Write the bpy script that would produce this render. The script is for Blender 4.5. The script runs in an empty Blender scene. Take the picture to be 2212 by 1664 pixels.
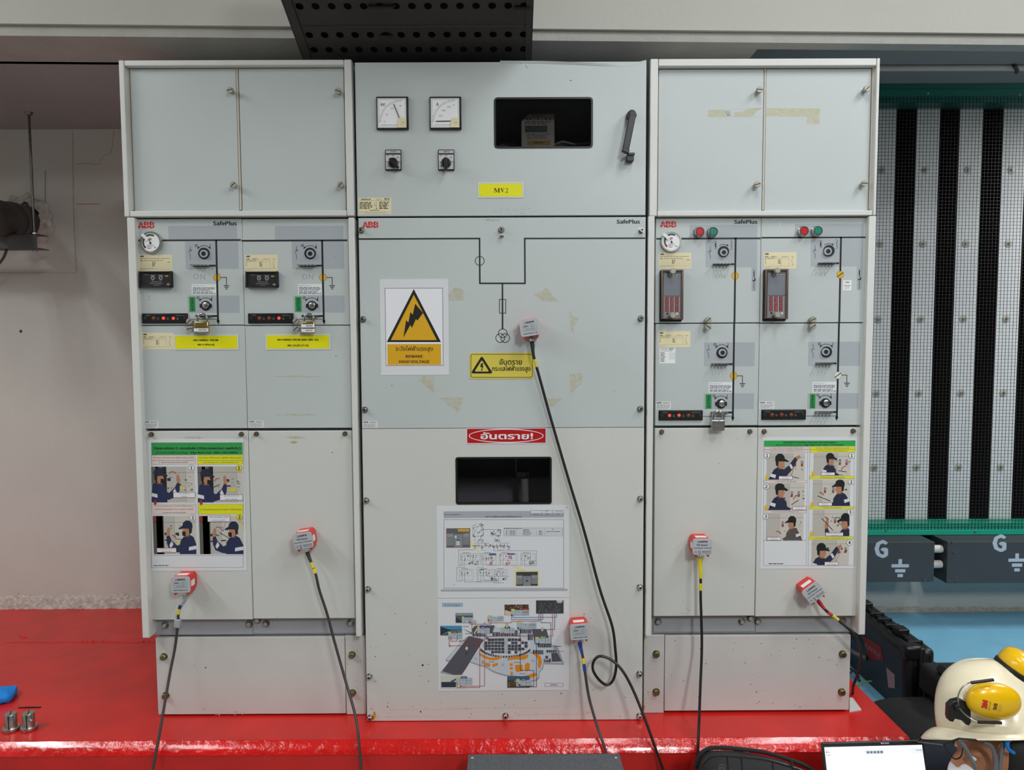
import bpy, bmesh, math, random
from mathutils import Vector, Matrix
random.seed(7)
R_ = math.radians
SC = bpy.context.scene
COL = SC.collection
# ---------------------------------------------------------------- camera
W, H, FPX = 2212, 1664, 1550.0
ZC = 1.42                                   # camera height above the lower floor
PITCH, ROLL, YAW = R_(3.56), R_(0.2535), R_(0.15)
fw = Vector((math.sin(YAW)*math.cos(PITCH), math.cos(YAW)*math.cos(PITCH), -math.sin(PITCH)))
r0 = fw.cross(Vector((0, 0, 1))).normalized(); u0 = r0.cross(fw)
RT = r0*math.cos(ROLL) - u0*math.sin(ROLL)
UP = u0*math.cos(ROLL) + r0*math.sin(ROLL)
cd = bpy.data.cameras.new('camera'); cam = bpy.data.objects.new('camera', cd); COL.objects.link(cam)
cd.sensor_width = 36; cd.lens = 36*FPX/W; cd.clip_start = .02
rm = Matrix((RT, UP, -fw)).transposed().to_4x4(); rm.translation = (0, 0, ZC)
cam.matrix_world = rm
SC.camera = cam
# ---------------------------------------------------------------- world, lights, exposure
wd = bpy.data.worlds.new('world'); SC.world = wd; wd.use_nodes = True
wd.node_tree.nodes['Background'].inputs[0].default_value = (1, .985, .965, 1)
wd.node_tree.nodes['Background'].inputs[1].default_value = .05
SC.view_settings.view_transform = 'Standard'; SC.view_settings.look = 'None'
SC.view_settings.exposure = 0.0; SC.view_settings.gamma = 1
def area(name, loc, sx, sy, power, col=(.955, .985, 1), rot=(0, 0, 0)):
    l = bpy.data.lights.new(name, 'AREA'); l.shape = 'RECTANGLE'; l.size = sx; l.size_y = sy
    l.energy = power; l.color = col
    o = bpy.data.objects.new(name, l); o.location = loc; o.rotation_euler = rot; COL.objects.link(o); return o
LAMPS = [(1.9, .9, 3.2, 1.3, 27), (-2.3, .1, 3.22, 1.3, 20), (1.2, -1.8, 3.2, 1.3, 105), (2.9, -1.0, 2.85, 1.3, 32), (3.3, 2.78, 2.5, .7, 36), (-3.2, 1.0, 3.2, 1.3, 46), (.6, 1.0, 3.2, 1.0, 12)]  # unseen tubes, most of them added; powers fitted to the panel brightness
for i, (x, y, z, ln, pw) in enumerate(LAMPS):
    for dx in (-.09, .09): area('unseen_area_light', (x+dx, y, z), .05, ln, pw/2)

# ---------------------------------------------------------------- helpers
def lin(h):
    h = h.lstrip('#'); c = [int(h[i:i+2], 16)/255 for i in (0, 2, 4)]
    return tuple(v/12.92 if v <= .04045 else ((v+.055)/1.055)**2.4 for v in c)
MATS = {}
def mat(name, hexc, rough=.5, metal=0., var=0., vscale=6., bump=0., bscale=200., emit=0., spec=.5, coat=0., hex2=None):
    m = bpy.data.materials.new(name); m.use_nodes = True; nt = m.node_tree; b = nt.nodes['Principled BSDF']
    c = lin(hexc); b.inputs['Base Color'].default_value = (*c, 1)
    b.inputs['Roughness'].default_value = rough; b.inputs['Metallic'].default_value = metal
    b.inputs['Specular IOR Level'].default_value = spec; b.inputs['Coat Weight'].default_value = coat
    if coat: b.inputs['Coat Roughness'].default_value = .12
    tc = nt.nodes.new('ShaderNodeTexCoord')
    if var or hex2:
        n = nt.nodes.new('ShaderNodeTexNoise'); n.inputs['Scale'].default_value = vscale; n.inputs['Detail'].default_value = 6
        nt.links.new(tc.outputs['Object'], n.inputs['Vector'])
        r = nt.nodes.new('ShaderNodeValToRGB'); r.color_ramp.elements[0].position = .3; r.color_ramp.elements[1].position = .7
        a = lin(hex2) if hex2 else tuple(v*(1-var) for v in c)
        d = c if hex2 else tuple(min(1, v*(1+var)) for v in c)
        r.color_ramp.elements[0].color = (*a, 1); r.color_ramp.elements[1].color = (*d, 1)
        nt.links.new(n.outputs['Fac'], r.inputs['Fac']); nt.links.new(r.outputs['Color'], b.inputs['Base Color'])
    if bump:
        n2 = nt.nodes.new('ShaderNodeTexNoise'); n2.inputs['Scale'].default_value = bscale; n2.inputs['Detail'].default_value = 4
        nt.links.new(tc.outputs['Object'], n2.inputs['Vector'])
        bp = nt.nodes.new('ShaderNodeBump'); bp.inputs['Strength'].default_value = bump; bp.inputs['Distance'].default_value = .01
        nt.links.new(n2.outputs['Fac'], bp.inputs['Height']); nt.links.new(bp.outputs['Normal'], b.inputs['Normal'])
    if emit:
        b.inputs['Emission Color'].default_value = (*c, 1); b.inputs['Emission Strength'].default_value = emit
    MATS[name] = m; return m
def ink(hexc):                               # printed colour, made on demand
    k = 'ink_' + hexc.lstrip('#').lower()
    if k not in MATS: mat(k, hexc, .55)
    return k

mat('panel_blue', '#bfc7c6', .42, var=.025, vscale=3, bump=.03, bscale=350)
mat('panel_grey', '#cdcfca', .45, var=.02, vscale=3, bump=.06, bscale=420)
mat('frame_grey', '#d8d9d5', .4, var=.02, vscale=5, bump=.05, bscale=420)
mat('sheet_grey', '#a3a8ac', .45, var=.04, vscale=5)
mat('base_grey', '#cbcbc7', .45, var=.035, vscale=4, bump=.05, bscale=420)
mat('band_blue', '#a9b0b5', .45)
mat('trim_beige', '#cdc3b4', .5)
mat('dark_gap', '#0c0c0c', .8)
mat('black', '#141415', .4)
mat('black_matt', '#191919', .75, bump=.1, bscale=300)
mat('ink_black', '#151617', .5)
mat('white_paper', '#e9e9ee', .35, var=.01)
mat('laminate', '#dcdfe2', .25)
mat('steel', '#b9b9b4', .3, 1., var=.08, vscale=40)
mat('steel_dark', '#77766f', .38, 1., var=.15, vscale=60)
mat('steel_olive', '#8a8462', .4, 1., var=.15, vscale=60)
mat('chrome', '#dcdcdc', .12, 1.)
mat('brass', '#c9b26a', .28, 1., var=.1, vscale=50)
mat('zinc_knob', '#a9a69a', .5, .4)
mat('cream', '#e6dbb4', .5)
mat('sign_yellow', '#e9e400', .45)
mat('tape_beige', '#c3c2ab', .6, hex2='#b7b79f', vscale=60)
mat('stain', '#b3b199', .6, hex2='#c0c3bb', vscale=90)
mat('red_paint', '#c81d16', .40, var=.12, vscale=7, bump=.16, bscale=16, coat=.25)
mat('red_edge', '#d41512', .2, var=.15, vscale=9, bump=.5, bscale=34, coat=.6)
mat('blue_floor', '#7ab6d2', .5, var=.05, vscale=9, bump=.05, bscale=80)
mat('plaster', '#c6c5be', .85, var=.05, vscale=2.2, bump=.14, bscale=60)
mat('plaster_beam', '#bab9b1', .85, var=.03, vscale=2.5, bump=.10, bscale=60)
mat('plaster_band', '#a9a7a2', .9, var=.06, vscale=9, bump=.3, bscale=60)
mat('slab_grey', '#9a9b9b', .9, var=.05, vscale=3, bump=.1, bscale=60)
mat('mortar', '#d3cdc3', .95, hex2='#aaa298', vscale=55, bump=.9, bscale=70)
mat('grime', '#b0a28c', .95, hex2='#c9c2b8', vscale=60, bump=.7, bscale=70)
mat('tray_black', '#2c2a29', .5, var=.12, vscale=8)
mat('pipe_brown', '#3a3632', .6, var=.25, vscale=14)
mat('bracket_dark', '#4a4a4b', .6, var=.1, vscale=20)
mat('teal', '#1ea388', .45)
mat('teal_shaded', '#0d6b62', .45)  # the top rail's shade is mixed into this copy of the teal
mat('wire', '#2d2b2b', .5, .3)
mat('baffle_white', '#f2f3f3', .7, bump=.15, bscale=160)
mat('baffle_side', '#2a2123', .8)
mat('box_grey', '#3e4245', .55, var=.04, vscale=10)
mat('stencil', '#b9c4cf', .6)
mat('pvc', '#cfccc2', .45)
mat('sensor_red', '#d8301f', .38, bump=.05, bscale=200)
mat('sensor_plate', '#b4b8bd', .4)
mat('cable_black', '#1b1a1a', .45)
mat('cable_grey', '#3a3634', .5)
mat('case_black', '#1a1a1b', .42, bump=.12, bscale=260)
mat('bag_black', '#232324', .8, bump=.5, bscale=420)
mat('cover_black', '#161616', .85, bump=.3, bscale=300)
mat('board_grey', '#54565a', .6, var=.2, vscale=160, bump=.08, bscale=300)
mat('laptop_black', '#26282b', .4)
mat('screen', '#f4f8ff', .3, emit=1.0)
mat('helmet', '#efe4c6', .22, coat=.5, var=.015, vscale=6)
mat('muff_yellow', '#f0bd06', .25, coat=.4)
mat('skin', '#b57a56', .55, var=.05, vscale=20)
mat('hair', '#15110f', .6, var=.4, vscale=120)
mat('strap', '#6d7073', .7)
mat('cloth_dark', '#1c2230', .85, bump=.3, bscale=200)
mat('cloth_blue', '#1186e0', .75, bump=.3, bscale=160)
mat('led_red', '#ff3a2a', .3, emit=1.6)
mat('led_off', '#8a4a22', .3)
mat('btn_red', '#d0161b', .3, coat=.5)
mat('btn_green', '#0f8a6d', .3, coat=.5)
mat('lamp_glow', '#ffffff', .4, emit=6)
mat('lamp_housing', '#e8e8e6', .5)
mat('lcd', '#44504a', .25)
mat('meter_beige', '#c9c5b4', .5)
mat('red_sign', '#b80d12', .4)
mat('relay_brown', '#6f5a4d', .35)
# tinted glass: mostly clear, dark, with a mirror-like sheen
def glass(name, tint, fac):
    m = bpy.data.materials.new(name); m.use_nodes = True; nt = m.node_tree; nt.nodes.clear()
    o = nt.nodes.new('ShaderNodeOutputMaterial'); mx = nt.nodes.new('ShaderNodeMixShader')
    t = nt.nodes.new('ShaderNodeBsdfTransparent'); g = nt.nodes.new('ShaderNodeBsdfGlossy')
    fr = nt.nodes.new('ShaderNodeFresnel'); fr.inputs['IOR'].default_value = fac
    t.inputs['Color'].default_value = (*tint, 1); g.inputs['Roughness'].default_value = .03
    nt.links.new(fr.outputs[0], mx.inputs[0]); nt.links.new(t.outputs[0], mx.inputs[1]); nt.links.new(g.outputs[0], mx.inputs[2])
    nt.links.new(mx.outputs[0], o.inputs[0]); MATS[name] = m
glass('tinted_glass', (.74, .73, .75), 1.3)
glass('clear_plastic', (1, 1, 1), 1.2)

def ray(px, py): return RT*((px-W/2)/FPX) - UP*((py-H/2)/FPX) + fw
def U(px, py, Y):                             # where the sight line through a photo pixel meets the plane y = Y
    d = ray(px, py); k = Y/d.y
    return d.x*k, d.z*k + ZC
def P3(px, py, Y):
    x, z = U(px, py, Y); return Vector((x, Y, z))
def onZ(px, py, z):
    d = ray(px, py); k = (z-ZC)/d.z
    return Vector((d.x*k, d.y*k, z))

class MB:
    def __init__(s): s.v = []; s.f = []; s.mi = []; s.ms = []
    def m(s, k):
        if k not in s.ms: s.ms.append(k)
        return s.ms.index(k)
    def face(s, pts, k):
        n = len(s.v); s.v += [tuple(p) for p in pts]; s.f.append(tuple(range(n, n+len(pts)))); s.mi.append(s.m(k))
    def raw(s, vs, fs, k):
        n = len(s.v); s.v += [tuple(p) for p in vs]; i = s.m(k)
        for f in fs: s.f.append(tuple(a+n for a in f)); s.mi.append(i)
    def box(s, x0, x1, y0, y1, z0, z1, k):
        if x0 > x1: x0, x1 = x1, x0
        if y0 > y1: y0, y1 = y1, y0
        if z0 > z1: z0, z1 = z1, z0
        s.raw([(x0,y0,z0),(x1,y0,z0),(x1,y1,z0),(x0,y1,z0),(x0,y0,z1),(x1,y0,z1),(x1,y1,z1),(x0,y1,z1)],
              [(0,3,2,1),(4,5,6,7),(0,1,5,4),(1,2,6,5),(2,3,7,6),(3,0,4,7)], k); return s
    def obox(s, M4, sx, sy, sz, k):           # oriented box, centred
        n0 = len(s.v); s.box(-sx/2, sx/2, -sy/2, sy/2, -sz/2, sz/2, k)
        for i in range(n0, len(s.v)): s.v[i] = tuple(M4 @ Vector(s.v[i]))
        return s
    def prism(s, pts, y0, y1, k, k2=None):    # outline in (x, z), extruded along y
        n = len(pts); a = [(x, y0, z) for x, z in pts]; b = [(x, y1, z) for x, z in pts]
        s.raw(a+b, [tuple(range(n)), tuple(range(2*n-1, n-1, -1))], k)
        s.raw(a+b, [(i, i+n, (i+1) % n+n, (i+1) % n) for i in range(n)], k2 or k); return s
    def prismx(s, pts, x0, x1, k):            # outline in (y, z), extruded along x
        n = len(pts); a = [(x0, y, z) for y, z in pts]; b = [(x1, y, z) for y, z in pts]
        s.raw(a+b, [tuple(range(n)), tuple(range(2*n-1, n-1, -1))] + [(i, i+n, (i+1) % n+n, (i+1) % n) for i in range(n)], k); return s
    def cyl(s, p0, p1, ra, k, rb=None, n=16, cap=True):
        rb = ra if rb is None else rb
        p0 = Vector(p0); p1 = Vector(p1); a = (p1-p0).normalized()
        t = a.cross(Vector((0, 0, 1)) if abs(a.z) < .9 else Vector((1, 0, 0))).normalized(); w = a.cross(t)
        vs = []
        for p, r in ((p0, ra), (p1, rb)):
            vs += [p + t*(math.cos(2*math.pi*i/n)*r) + w*(math.sin(2*math.pi*i/n)*r) for i in range(n)]
        fs = [(i, (i+1) % n, (i+1) % n+n, i+n) for i in range(n)]
        if cap: fs += [tuple(range(n-1, -1, -1)), tuple(range(n, 2*n))]
        s.raw(vs, fs, k); return s
    def lathe(s, c, axis, prof, k, n=20):     # prof: (radius, height along axis)
        c = Vector(c); a = Vector(axis).normalized()
        t = a.cross(Vector((0, 0, 1)) if abs(a.z) < .9 else Vector((1, 0, 0))).normalized(); w = a.cross(t)
        vs = []; m = len(prof)
        for r, h in prof:
            vs += [c + a*h + t*(math.cos(2*math.pi*i/n)*r) + w*(math.sin(2*math.pi*i/n)*r) for i in range(n)]
        fs = [(j*n+i, j*n+(i+1) % n, (j+1)*n+(i+1) % n, (j+1)*n+i) for j in range(m-1) for i in range(n)]
        fs += [tuple(range(n-1, -1, -1)), tuple(range((m-1)*n, m*n))]
        s.raw(vs, fs, k); return s
    def tube(s, pts, r, k, n=8, cap=True):
        pts = [Vector(p) for p in pts]; rs = r if isinstance(r, (list, tuple)) else [r]*len(pts)
        up = Vector((0, 1, 0)); vs = []; prev = None
        for i, p in enumerate(pts):
            d = (pts[min(i+1, len(pts)-1)] - pts[max(i-1, 0)]).normalized()
            t = (prev - d*prev.dot(d)) if prev else d.cross(up)
            if t.length < 1e-5: t = d.cross(Vector((1, 0, 0)))
            t.normalize(); prev = t; w = d.cross(t)
            vs += [p + t*(math.cos(2*math.pi*j/n)*rs[i]) + w*(math.sin(2*math.pi*j/n)*rs[i]) for j in range(n)]
        m = len(pts)
        fs = [(i*n+j, i*n+(j+1) % n, (i+1)*n+(j+1) % n, (i+1)*n+j) for i in range(m-1) for j in range(n)]
        if cap: fs += [tuple(range(n-1, -1, -1)), tuple(range((m-1)*n, m*n))]
        s.raw(vs, fs, k); return s
    def ball(s, c, rx, ry, rz, k, nu=20, nv=12, M4=None, f=None):
        vs = []
        for j in range(nv+1):
            th = math.pi*j/nv
            for i in range(nu):
                ph = 2*math.pi*i/nu
                p = Vector((math.sin(th)*math.cos(ph), math.sin(th)*math.sin(ph), math.cos(th)))
                if f: p = f(p)
                p = Vector((p.x*rx, p.y*ry, p.z*rz))
                if M4: p = M4 @ p
                vs.append(p + Vector(c))
        s.raw(vs, [(j*nu+i, (j+1)*nu+i, (j+1)*nu+(i+1) % nu, j*nu+(i+1) % nu) for j in range(nv) for i in range(nu)], k); return s
    def build(s, name, parent=None, bevel=0, seg=2, smooth=True, weld=True, sub=0):
        base = Vector((0, 0, 0)); q = parent
        while q is not None: base += q.location; q = q.parent
        me = bpy.data.meshes.new(name)
        me.from_pydata([tuple(Vector(v)-base) for v in s.v], [], s.f)
        for k in s.ms: me.materials.append(MATS[k])
        me.polygons.foreach_set('material_index', s.mi)
        if weld:
            bm = bmesh.new(); bm.from_mesh(me)
            bmesh.ops.remove_doubles(bm, verts=bm.verts, dist=1e-6)
            bmesh.ops.recalc_face_normals(bm, faces=bm.faces); bm.to_mesh(me); bm.free()
        if smooth:
            me.polygons.foreach_set('use_smooth', [True]*len(me.polygons)); me.set_sharp_from_angle(angle=R_(38))
        o = bpy.data.objects.new(name, me); COL.objects.link(o)
        if parent: o.parent = parent
        if bevel:
            b = o.modifiers.new('bevel', 'BEVEL'); b.width = bevel; b.segments = seg; b.limit_method = 'ANGLE'; b.angle_limit = R_(50)
        if sub:
            b = o.modifiers.new('subsurf', 'SUBSURF'); b.levels = sub; b.render_levels = sub
        return o

def tag(o, label, cat, group=None):
    o['label'] = label; o['category'] = cat
    if group: o['group'] = group
    return o
def thing(name, label, cat, loc=(0, 0, 0), group=None):
    o = bpy.data.objects.new(name, None); COL.objects.link(o); o.location = loc; o.empty_display_size = .05
    return tag(o, label, cat, group)
def struct(o): o['kind'] = 'structure'; return o
def origin(o):
    b = Vector((0, 0, 0))
    while o is not None: b += o.location; o = o.parent
    return b
def lab(o, label): o['label'] = label; return o
def copy_part(o, parent, loc=None, rot=None):
    c = o.copy(); COL.objects.link(c); c.parent = parent
    if loc is not None:
        base = Vector((0, 0, 0)); q = parent
        while q is not None: base += q.location; q = q.parent
        c.location = Vector(loc)-base
    if rot is not None: c.rotation_euler = rot
    return c

# ---------------------------------------------------------------- lettering and printed marks
def _letterer():
    c = bpy.data.curves.new('lettering', 'FONT'); c.resolution_u = 2
    return c, bpy.data.objects.new('lettering', c)
_fc, _fo = _letterer(); _fl, _flo = _letterer()
try: _fl.font = bpy.data.fonts.load(bpy.utils.system_resource('DATAFILES', path='fonts') + '/Noto Sans CJK Regular.woff2')   # the sans face that ships inside Blender
except Exception: pass
_tc = {}
def glyphs(sx, bold=0.):
    k = (sx, bold)
    if k not in _tc:
        c, o = (_fl, _flo) if all(ord(ch) < 128 for ch in sx) else (_fc, _fo)
        c.body = sx
        me = bpy.data.meshes.new_from_object(o)
        v0 = [(v.co.x, v.co.y) for v in me.vertices]; f0 = [tuple(p.vertices) for p in me.polygons]
        bpy.data.meshes.remove(me)
        par = list(range(len(v0)))               # separate strokes of one letter may overlap: give each its own hair of depth
        def root(i):
            while par[i] != i: par[i] = par[par[i]]; i = par[i]
            return i
        for f in f0:
            for i in f[1:]: par[root(i)] = root(f[0])
        ids = {}; isl = [ids.setdefault(root(i), len(ids)) % 4 for i in range(len(v0))]
        if not v0: _tc[k] = ([], [], 1); return _tc[k]
        vs = []; fs = []
        for w, (dx, dy) in enumerate(((-bold, 0), (bold, 0), (0, bold*.7), (0, -bold*.7)) + (((0, 0),) if bold > .012 else ()) if bold else ((0, 0),)):   # heavier weight: the outline struck several times
            n = len(vs); vs += [(x+dx, y+dy, w*.24+isl[i]*.05) for i, (x, y) in enumerate(v0)]; fs += [tuple(i+n for i in f) for f in f0]
        x0 = min(v[0] for v in vs); x1 = max(v[0] for v in vs); y0 = min(v[1] for v in vs); y1 = max(v[1] for v in vs)
        vs = [((x-x0)/(x1-x0), (y-y0)/max(1e-6, y1-y0), w) for x, y, w in vs]
        _tc[k] = (vs, fs, (x1-x0)/max(1e-6, y1-y0))
    return _tc[k]
DZ = .00007
class D(MB):
    """marks printed on a plane y = Y; (x, y) in a frame of the photograph (origin, scale) or in local metres"""
    def __init__(s, fr=(0, 0, 1), Y=0., local=False):
        super().__init__(); s.fr = fr; s.Y = Y; s.local = local
    def P(s, x, y):
        if s.local: return (x, y)
        return U(s.fr[0]+x*s.fr[2], s.fr[1]+y*s.fr[2], s.Y)
    def put(s, pts, k, L): s.face([(x, s.Y-L*DZ, z) for x, z in pts], k)
    def rect(s, x0, y0, x1, y1, k, L=1):
        xm, ym = (x0+x1)/2, (y0+y1)/2
        a = s.P(x0, ym)[0]; b = s.P(x1, ym)[0]; t = s.P(xm, y0)[1]; c = s.P(xm, y1)[1]
        s.put([(a, c), (b, c), (b, t), (a, t)], k, L); return s
    def poly(s, pts, k, L=1): s.put([s.P(*p) for p in pts], k, L); return s
    def line(s, pts, w, k, L=1, closed=False):
        if closed: pts = list(pts)+[pts[0]]
        for i, ((xa, ya), (xb, yb)) in enumerate(zip(pts, pts[1:])):
            dx, dy = xb-xa, yb-ya; l = math.hypot(dx, dy) or 1; dx, dy = dx/l*w/2, dy/l*w/2
            s.poly([(xa-dx-dy, ya-dy+dx), (xb+dx-dy, yb+dy+dx), (xb+dx+dy, yb+dy-dx), (xa-dx+dy, ya-dy-dx)], k, L+.16*(i % 4))
        return s
    def box4(s, x0, y0, x1, y1, w, k, L=1): return s.line([(x0, y0), (x1, y0), (x1, y1), (x0, y1)], w, k, L, True)
    def disc(s, cx, cy, r, k, L=1, n=24, ry=None, rot=0):
        ry = ry or r; c_, s_ = math.cos(rot), math.sin(rot)
        return s.poly([(cx+math.cos(a)*r*c_-math.sin(a)*ry*s_, cy+math.cos(a)*r*s_+math.sin(a)*ry*c_) for a in [2*math.pi*i/n for i in range(n)]], k, L)
    def arc(s, cx, cy, r, a0, a1, w, k, L=1, n=20, ry=None):
        ry = ry or r
        a = [R_(a0+(a1-a0)*i/n) for i in range(n+1)]
        o = [(cx+math.cos(t)*(r+w/2), cy-math.sin(t)*(ry+w/2)) for t in a]; i_ = [(cx+math.cos(t)*(r-w/2), cy-math.sin(t)*(ry-w/2)) for t in a]
        for j in range(n): s.poly([o[j], o[j+1], i_[j+1], i_[j]], k, L)
        return s
    def ring(s, cx, cy, r, w, k, L=1, ry=None): return s.arc(cx, cy, r, 0, 360, w, k, L, 28, ry)
    def text(s, body, x0, y0, x1, y1, k='ink_black', L=2, bold=0., rot=0):
        vs, fs, _ = glyphs(body, bold)
        def q(u, v):
            if rot == 90: u, v = 1-v, u
            elif rot == -90: u, v = v, 1-u
            return s.P(x0+(x1-x0)*u, y1+(y0-y1)*v)
        s.raw([(*q(u, v), w) for u, v, w in vs], fs, k)
        n = len(vs)
        if n: s.v[-n:] = [(a, s.Y-(L+w)*DZ, b) for a, b, w in s.v[-n:]]
        return s
    def ctext(s, body, cx, cy, h, k='ink_black', L=2, bold=0., wmax=None, sq=1.):
        asp = glyphs(body, bold)[2]; w = h*asp*sq
        if wmax and w > wmax: w = wmax
        return s.text(body, cx-w/2, cy-h/2, cx+w/2, cy+h/2, k, L, bold)
    def greek(s, x0, y0, x1, y1, rows, k='ink_black', L=2, fill=.55, seed=1):   # lines of print too small to read
        rg = random.Random(seed); p = (y1-y0)/rows
        for i in range(rows):
            x = x0; e = x1 - rg.random()*(x1-x0)*.25
            while x < e:
                w = p*(1+rg.random()*2.2); s.rect(x, y0+i*p+p*(1-fill)/2, min(x+w, e), y0+i*p+p*(1+fill)/2, k, L); x += w+p*.5
        return s
    def done(s, name, parent): return s.build(name, parent, smooth=False, weld=False)
def abb(d, x0, y0, x1, y1, bg, k=None, L=2):   # the red split-letter logo
    k = k or ink('#c8231a'); d.text('ABB', x0, y0, x1, y1, k, L, .024)
    w = x1-x0; h = y1-y0
    d.line([(x0-w*.02, y0+h*.55), (x1+w*.02, y0+h*.55)], h*.05, bg, L+2)
    for u in (.19, .52, .86): d.line([(x0+w*u, y0-h*.03), (x0+w*u, y1+h*.03)], w*.013, bg, L+2.3)

# ================================================================ the room
PT = ZC-1.178                                  # top of the red plinth
PE = 1.176                                     # its right-hand end
XJ = .9; YB = 3.13; YR = 3.64; CL = ZC+.908; CR = ZC+1.215
mat('screed', '#8f8d88', .7, var=.08, vscale=5, bump=.1, bscale=60)
b = MB(); b.box(-4, 4, -3, 4, -.1, 0, 'screed'); fl = struct(b.build('floor'))
b = MB(); b.box(1.0, 4, 1.9, YR, .0003, .002, 'blue_floor'); lab(b.build('painted_floor', fl), 'blue painted floor area')
b = MB(); b.box(-4, XJ, YB, YB+.15, 0, CL+.02, 'plaster'); wl = struct(b.build('wall_back'))
b = MB(); b.box(XJ-.15, XJ, YB+.15, YR+.15, 0, CR, 'plaster'); struct(b.build('wall_return'))
# right-hand wall with the opening for the air baffles
ox0, ox1, oz0, oz1 = 1.45, 3.2, ZC-.966, CR-.02
b = MB(); b.box(XJ, 4, YR, YR+.15, 0, oz0, 'plaster'); b.box(XJ, ox0, YR, YR+.15, oz0, CR, 'plaster'); b.box(ox1, 4, YR, YR+.15, oz0, CR, 'plaster')
b.box(ox0, ox1, YR, YR+.15, oz1, CR, 'plaster')
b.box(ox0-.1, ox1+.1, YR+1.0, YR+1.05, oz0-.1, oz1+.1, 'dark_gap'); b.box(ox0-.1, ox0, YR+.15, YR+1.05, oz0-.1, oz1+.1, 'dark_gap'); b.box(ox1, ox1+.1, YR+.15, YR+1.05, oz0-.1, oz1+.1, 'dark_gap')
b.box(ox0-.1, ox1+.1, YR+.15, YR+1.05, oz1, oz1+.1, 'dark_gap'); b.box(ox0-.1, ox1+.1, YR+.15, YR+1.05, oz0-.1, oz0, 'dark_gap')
struct(b.build('wall_right'))
b = MB(); b.box(-4.15, -4, -3, YB+.15, 0, 3.5, 'plaster'); struct(b.build('wall_left'))
b = MB(); b.box(-4.15, 4.0, -3, 2.6, 3.45, 3.6, 'plaster_beam'); struct(b.build('ceiling'))
# slab over the back bay: low on the left, higher on the right
def YF_(x): return 2.235+.03*x
b = MB()
for (x0, x1, z) in ((-4, .78, CL), (.78, 4, CR)):
    ya, yb = (YF_(x0)+.2, YF_(x1)+.2) if x0 < 0 else (YF_(x0)+.035, YF_(x1)+.035)
    b.raw([(x0, ya, z), (x1, yb, z), (x1, 4, z), (x0, 4, z), (x0, ya, 3.46), (x1, yb, 3.46), (x1, 4, 3.46), (x0, 4, 3.46)],
          [(0,3,2,1),(4,5,6,7),(0,1,5,4),(1,2,6,5),(2,3,7,6),(3,0,4,7)], 'slab_grey')
struct(b.build('ceiling_slab', smooth=False, weld=False))
b = MB()
def strip(za, zb, off, th0, k):
    for xa, xb, th in ((-4, .78, th0), (.78, 4, .05)):
        ya, yb = YF_(xa)+off, YF_(xb)+off
        b.raw([(xa, ya, za), (xb, yb, za), (xb, yb+th, za), (xa, ya+th, za), (xa, ya, zb), (xb, yb, zb), (xb, yb+th, zb), (xa, ya+th, zb)],
              [(0,3,2,1),(4,5,6,7),(0,1,5,4),(1,2,6,5),(2,3,7,6),(3,0,4,7)], k)
strip(CL, CL+.03, .0, .22, 'plaster_band'); strip(CL+.03, 3.46, -.012, .23, 'plaster_beam')
struct(b.build('ceiling_beam', smooth=False, weld=False))
# red plinth: flat top, chamfered lumpy front edge, upright face
b = MB()
yE, yF = 2.057, 2.030
b.box(-4, PE, yE, YB, 0, PT, 'red_paint')
b.raw([(-4, yF, 0), (PE, yF, 0), (PE, yE, 0), (-4, yE, 0), (-4, yF, PT-.03), (PE, yF, PT-.03), (PE, yE, PT), (-4, yE, PT)],
      [(0, 1, 5, 4), (0, 4, 7, 3), (1, 2, 6, 5)], 'red_paint')
rg = random.Random(5); nx, ny = 420, 5; vs = []
for j in range(ny+1):
    t = j/ny
    for i in range(nx+1):
        x = -4+(PE+4)*i/nx; a = math.sin(t*math.pi)
        w = (rg.random()-.5)*.0035*(.35+a)
        vs.append((x, yF+(yE-yF)*t-.0025*a+w*.6-.0015, PT-.03+.03*t+.0015*a+w*.5))
b.raw(vs, [(j*(nx+1)+i, j*(nx+1)+i+1, (j+1)*(nx+1)+i+1, (j+1)*(nx+1)+i) for j in range(ny) for i in range(nx)], 'red_edge')
pl = b.build('plinth', weld=False); struct(pl)
# painted-over ridges and chips on the plinth top
def ridge(pts, r, name='paint_ridge'):
    m = MB(); m.tube(pts, r, 'red_edge', 6); return m
q = MB()
rg = random.Random(2)
pp = []
for i in range(46):
    x = -5+i*7.6; p = onZ(x, 1388+rg.random()*1.2, PT); p.z += .0006; pp.append(p)
q.tube(pp, [.0006+.0006*rg.random() for _ in pp], 'red_edge', 5)
for (cx, cy, n, sx, sy) in ((200, 1385, 26, 24, 3.5), (316, 1386, 12, 9, 1.2), (52, 1377, 8, 9, 2)):
    for i in range(n):
        p = onZ(cx+rg.uniform(-sx, sx), cy+rg.uniform(-sy, sy), PT); q.ball(p, .006*rg.uniform(.5, 1), .006, .004*rg.uniform(.4, 1), 'red_edge', 7, 5)
q.build('paint_ridge', pl)
q = MB()
for a, c in (((40, 1530), (88, 1529)),):
    p0 = onZ(*a, PT); p1 = onZ(*c, PT); q.tube([p0, (p0+p1)/2+Vector((0, 0, .001)), p1], .003, 'dark_gap', 6)
q.build('paint_crack', pl)
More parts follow.
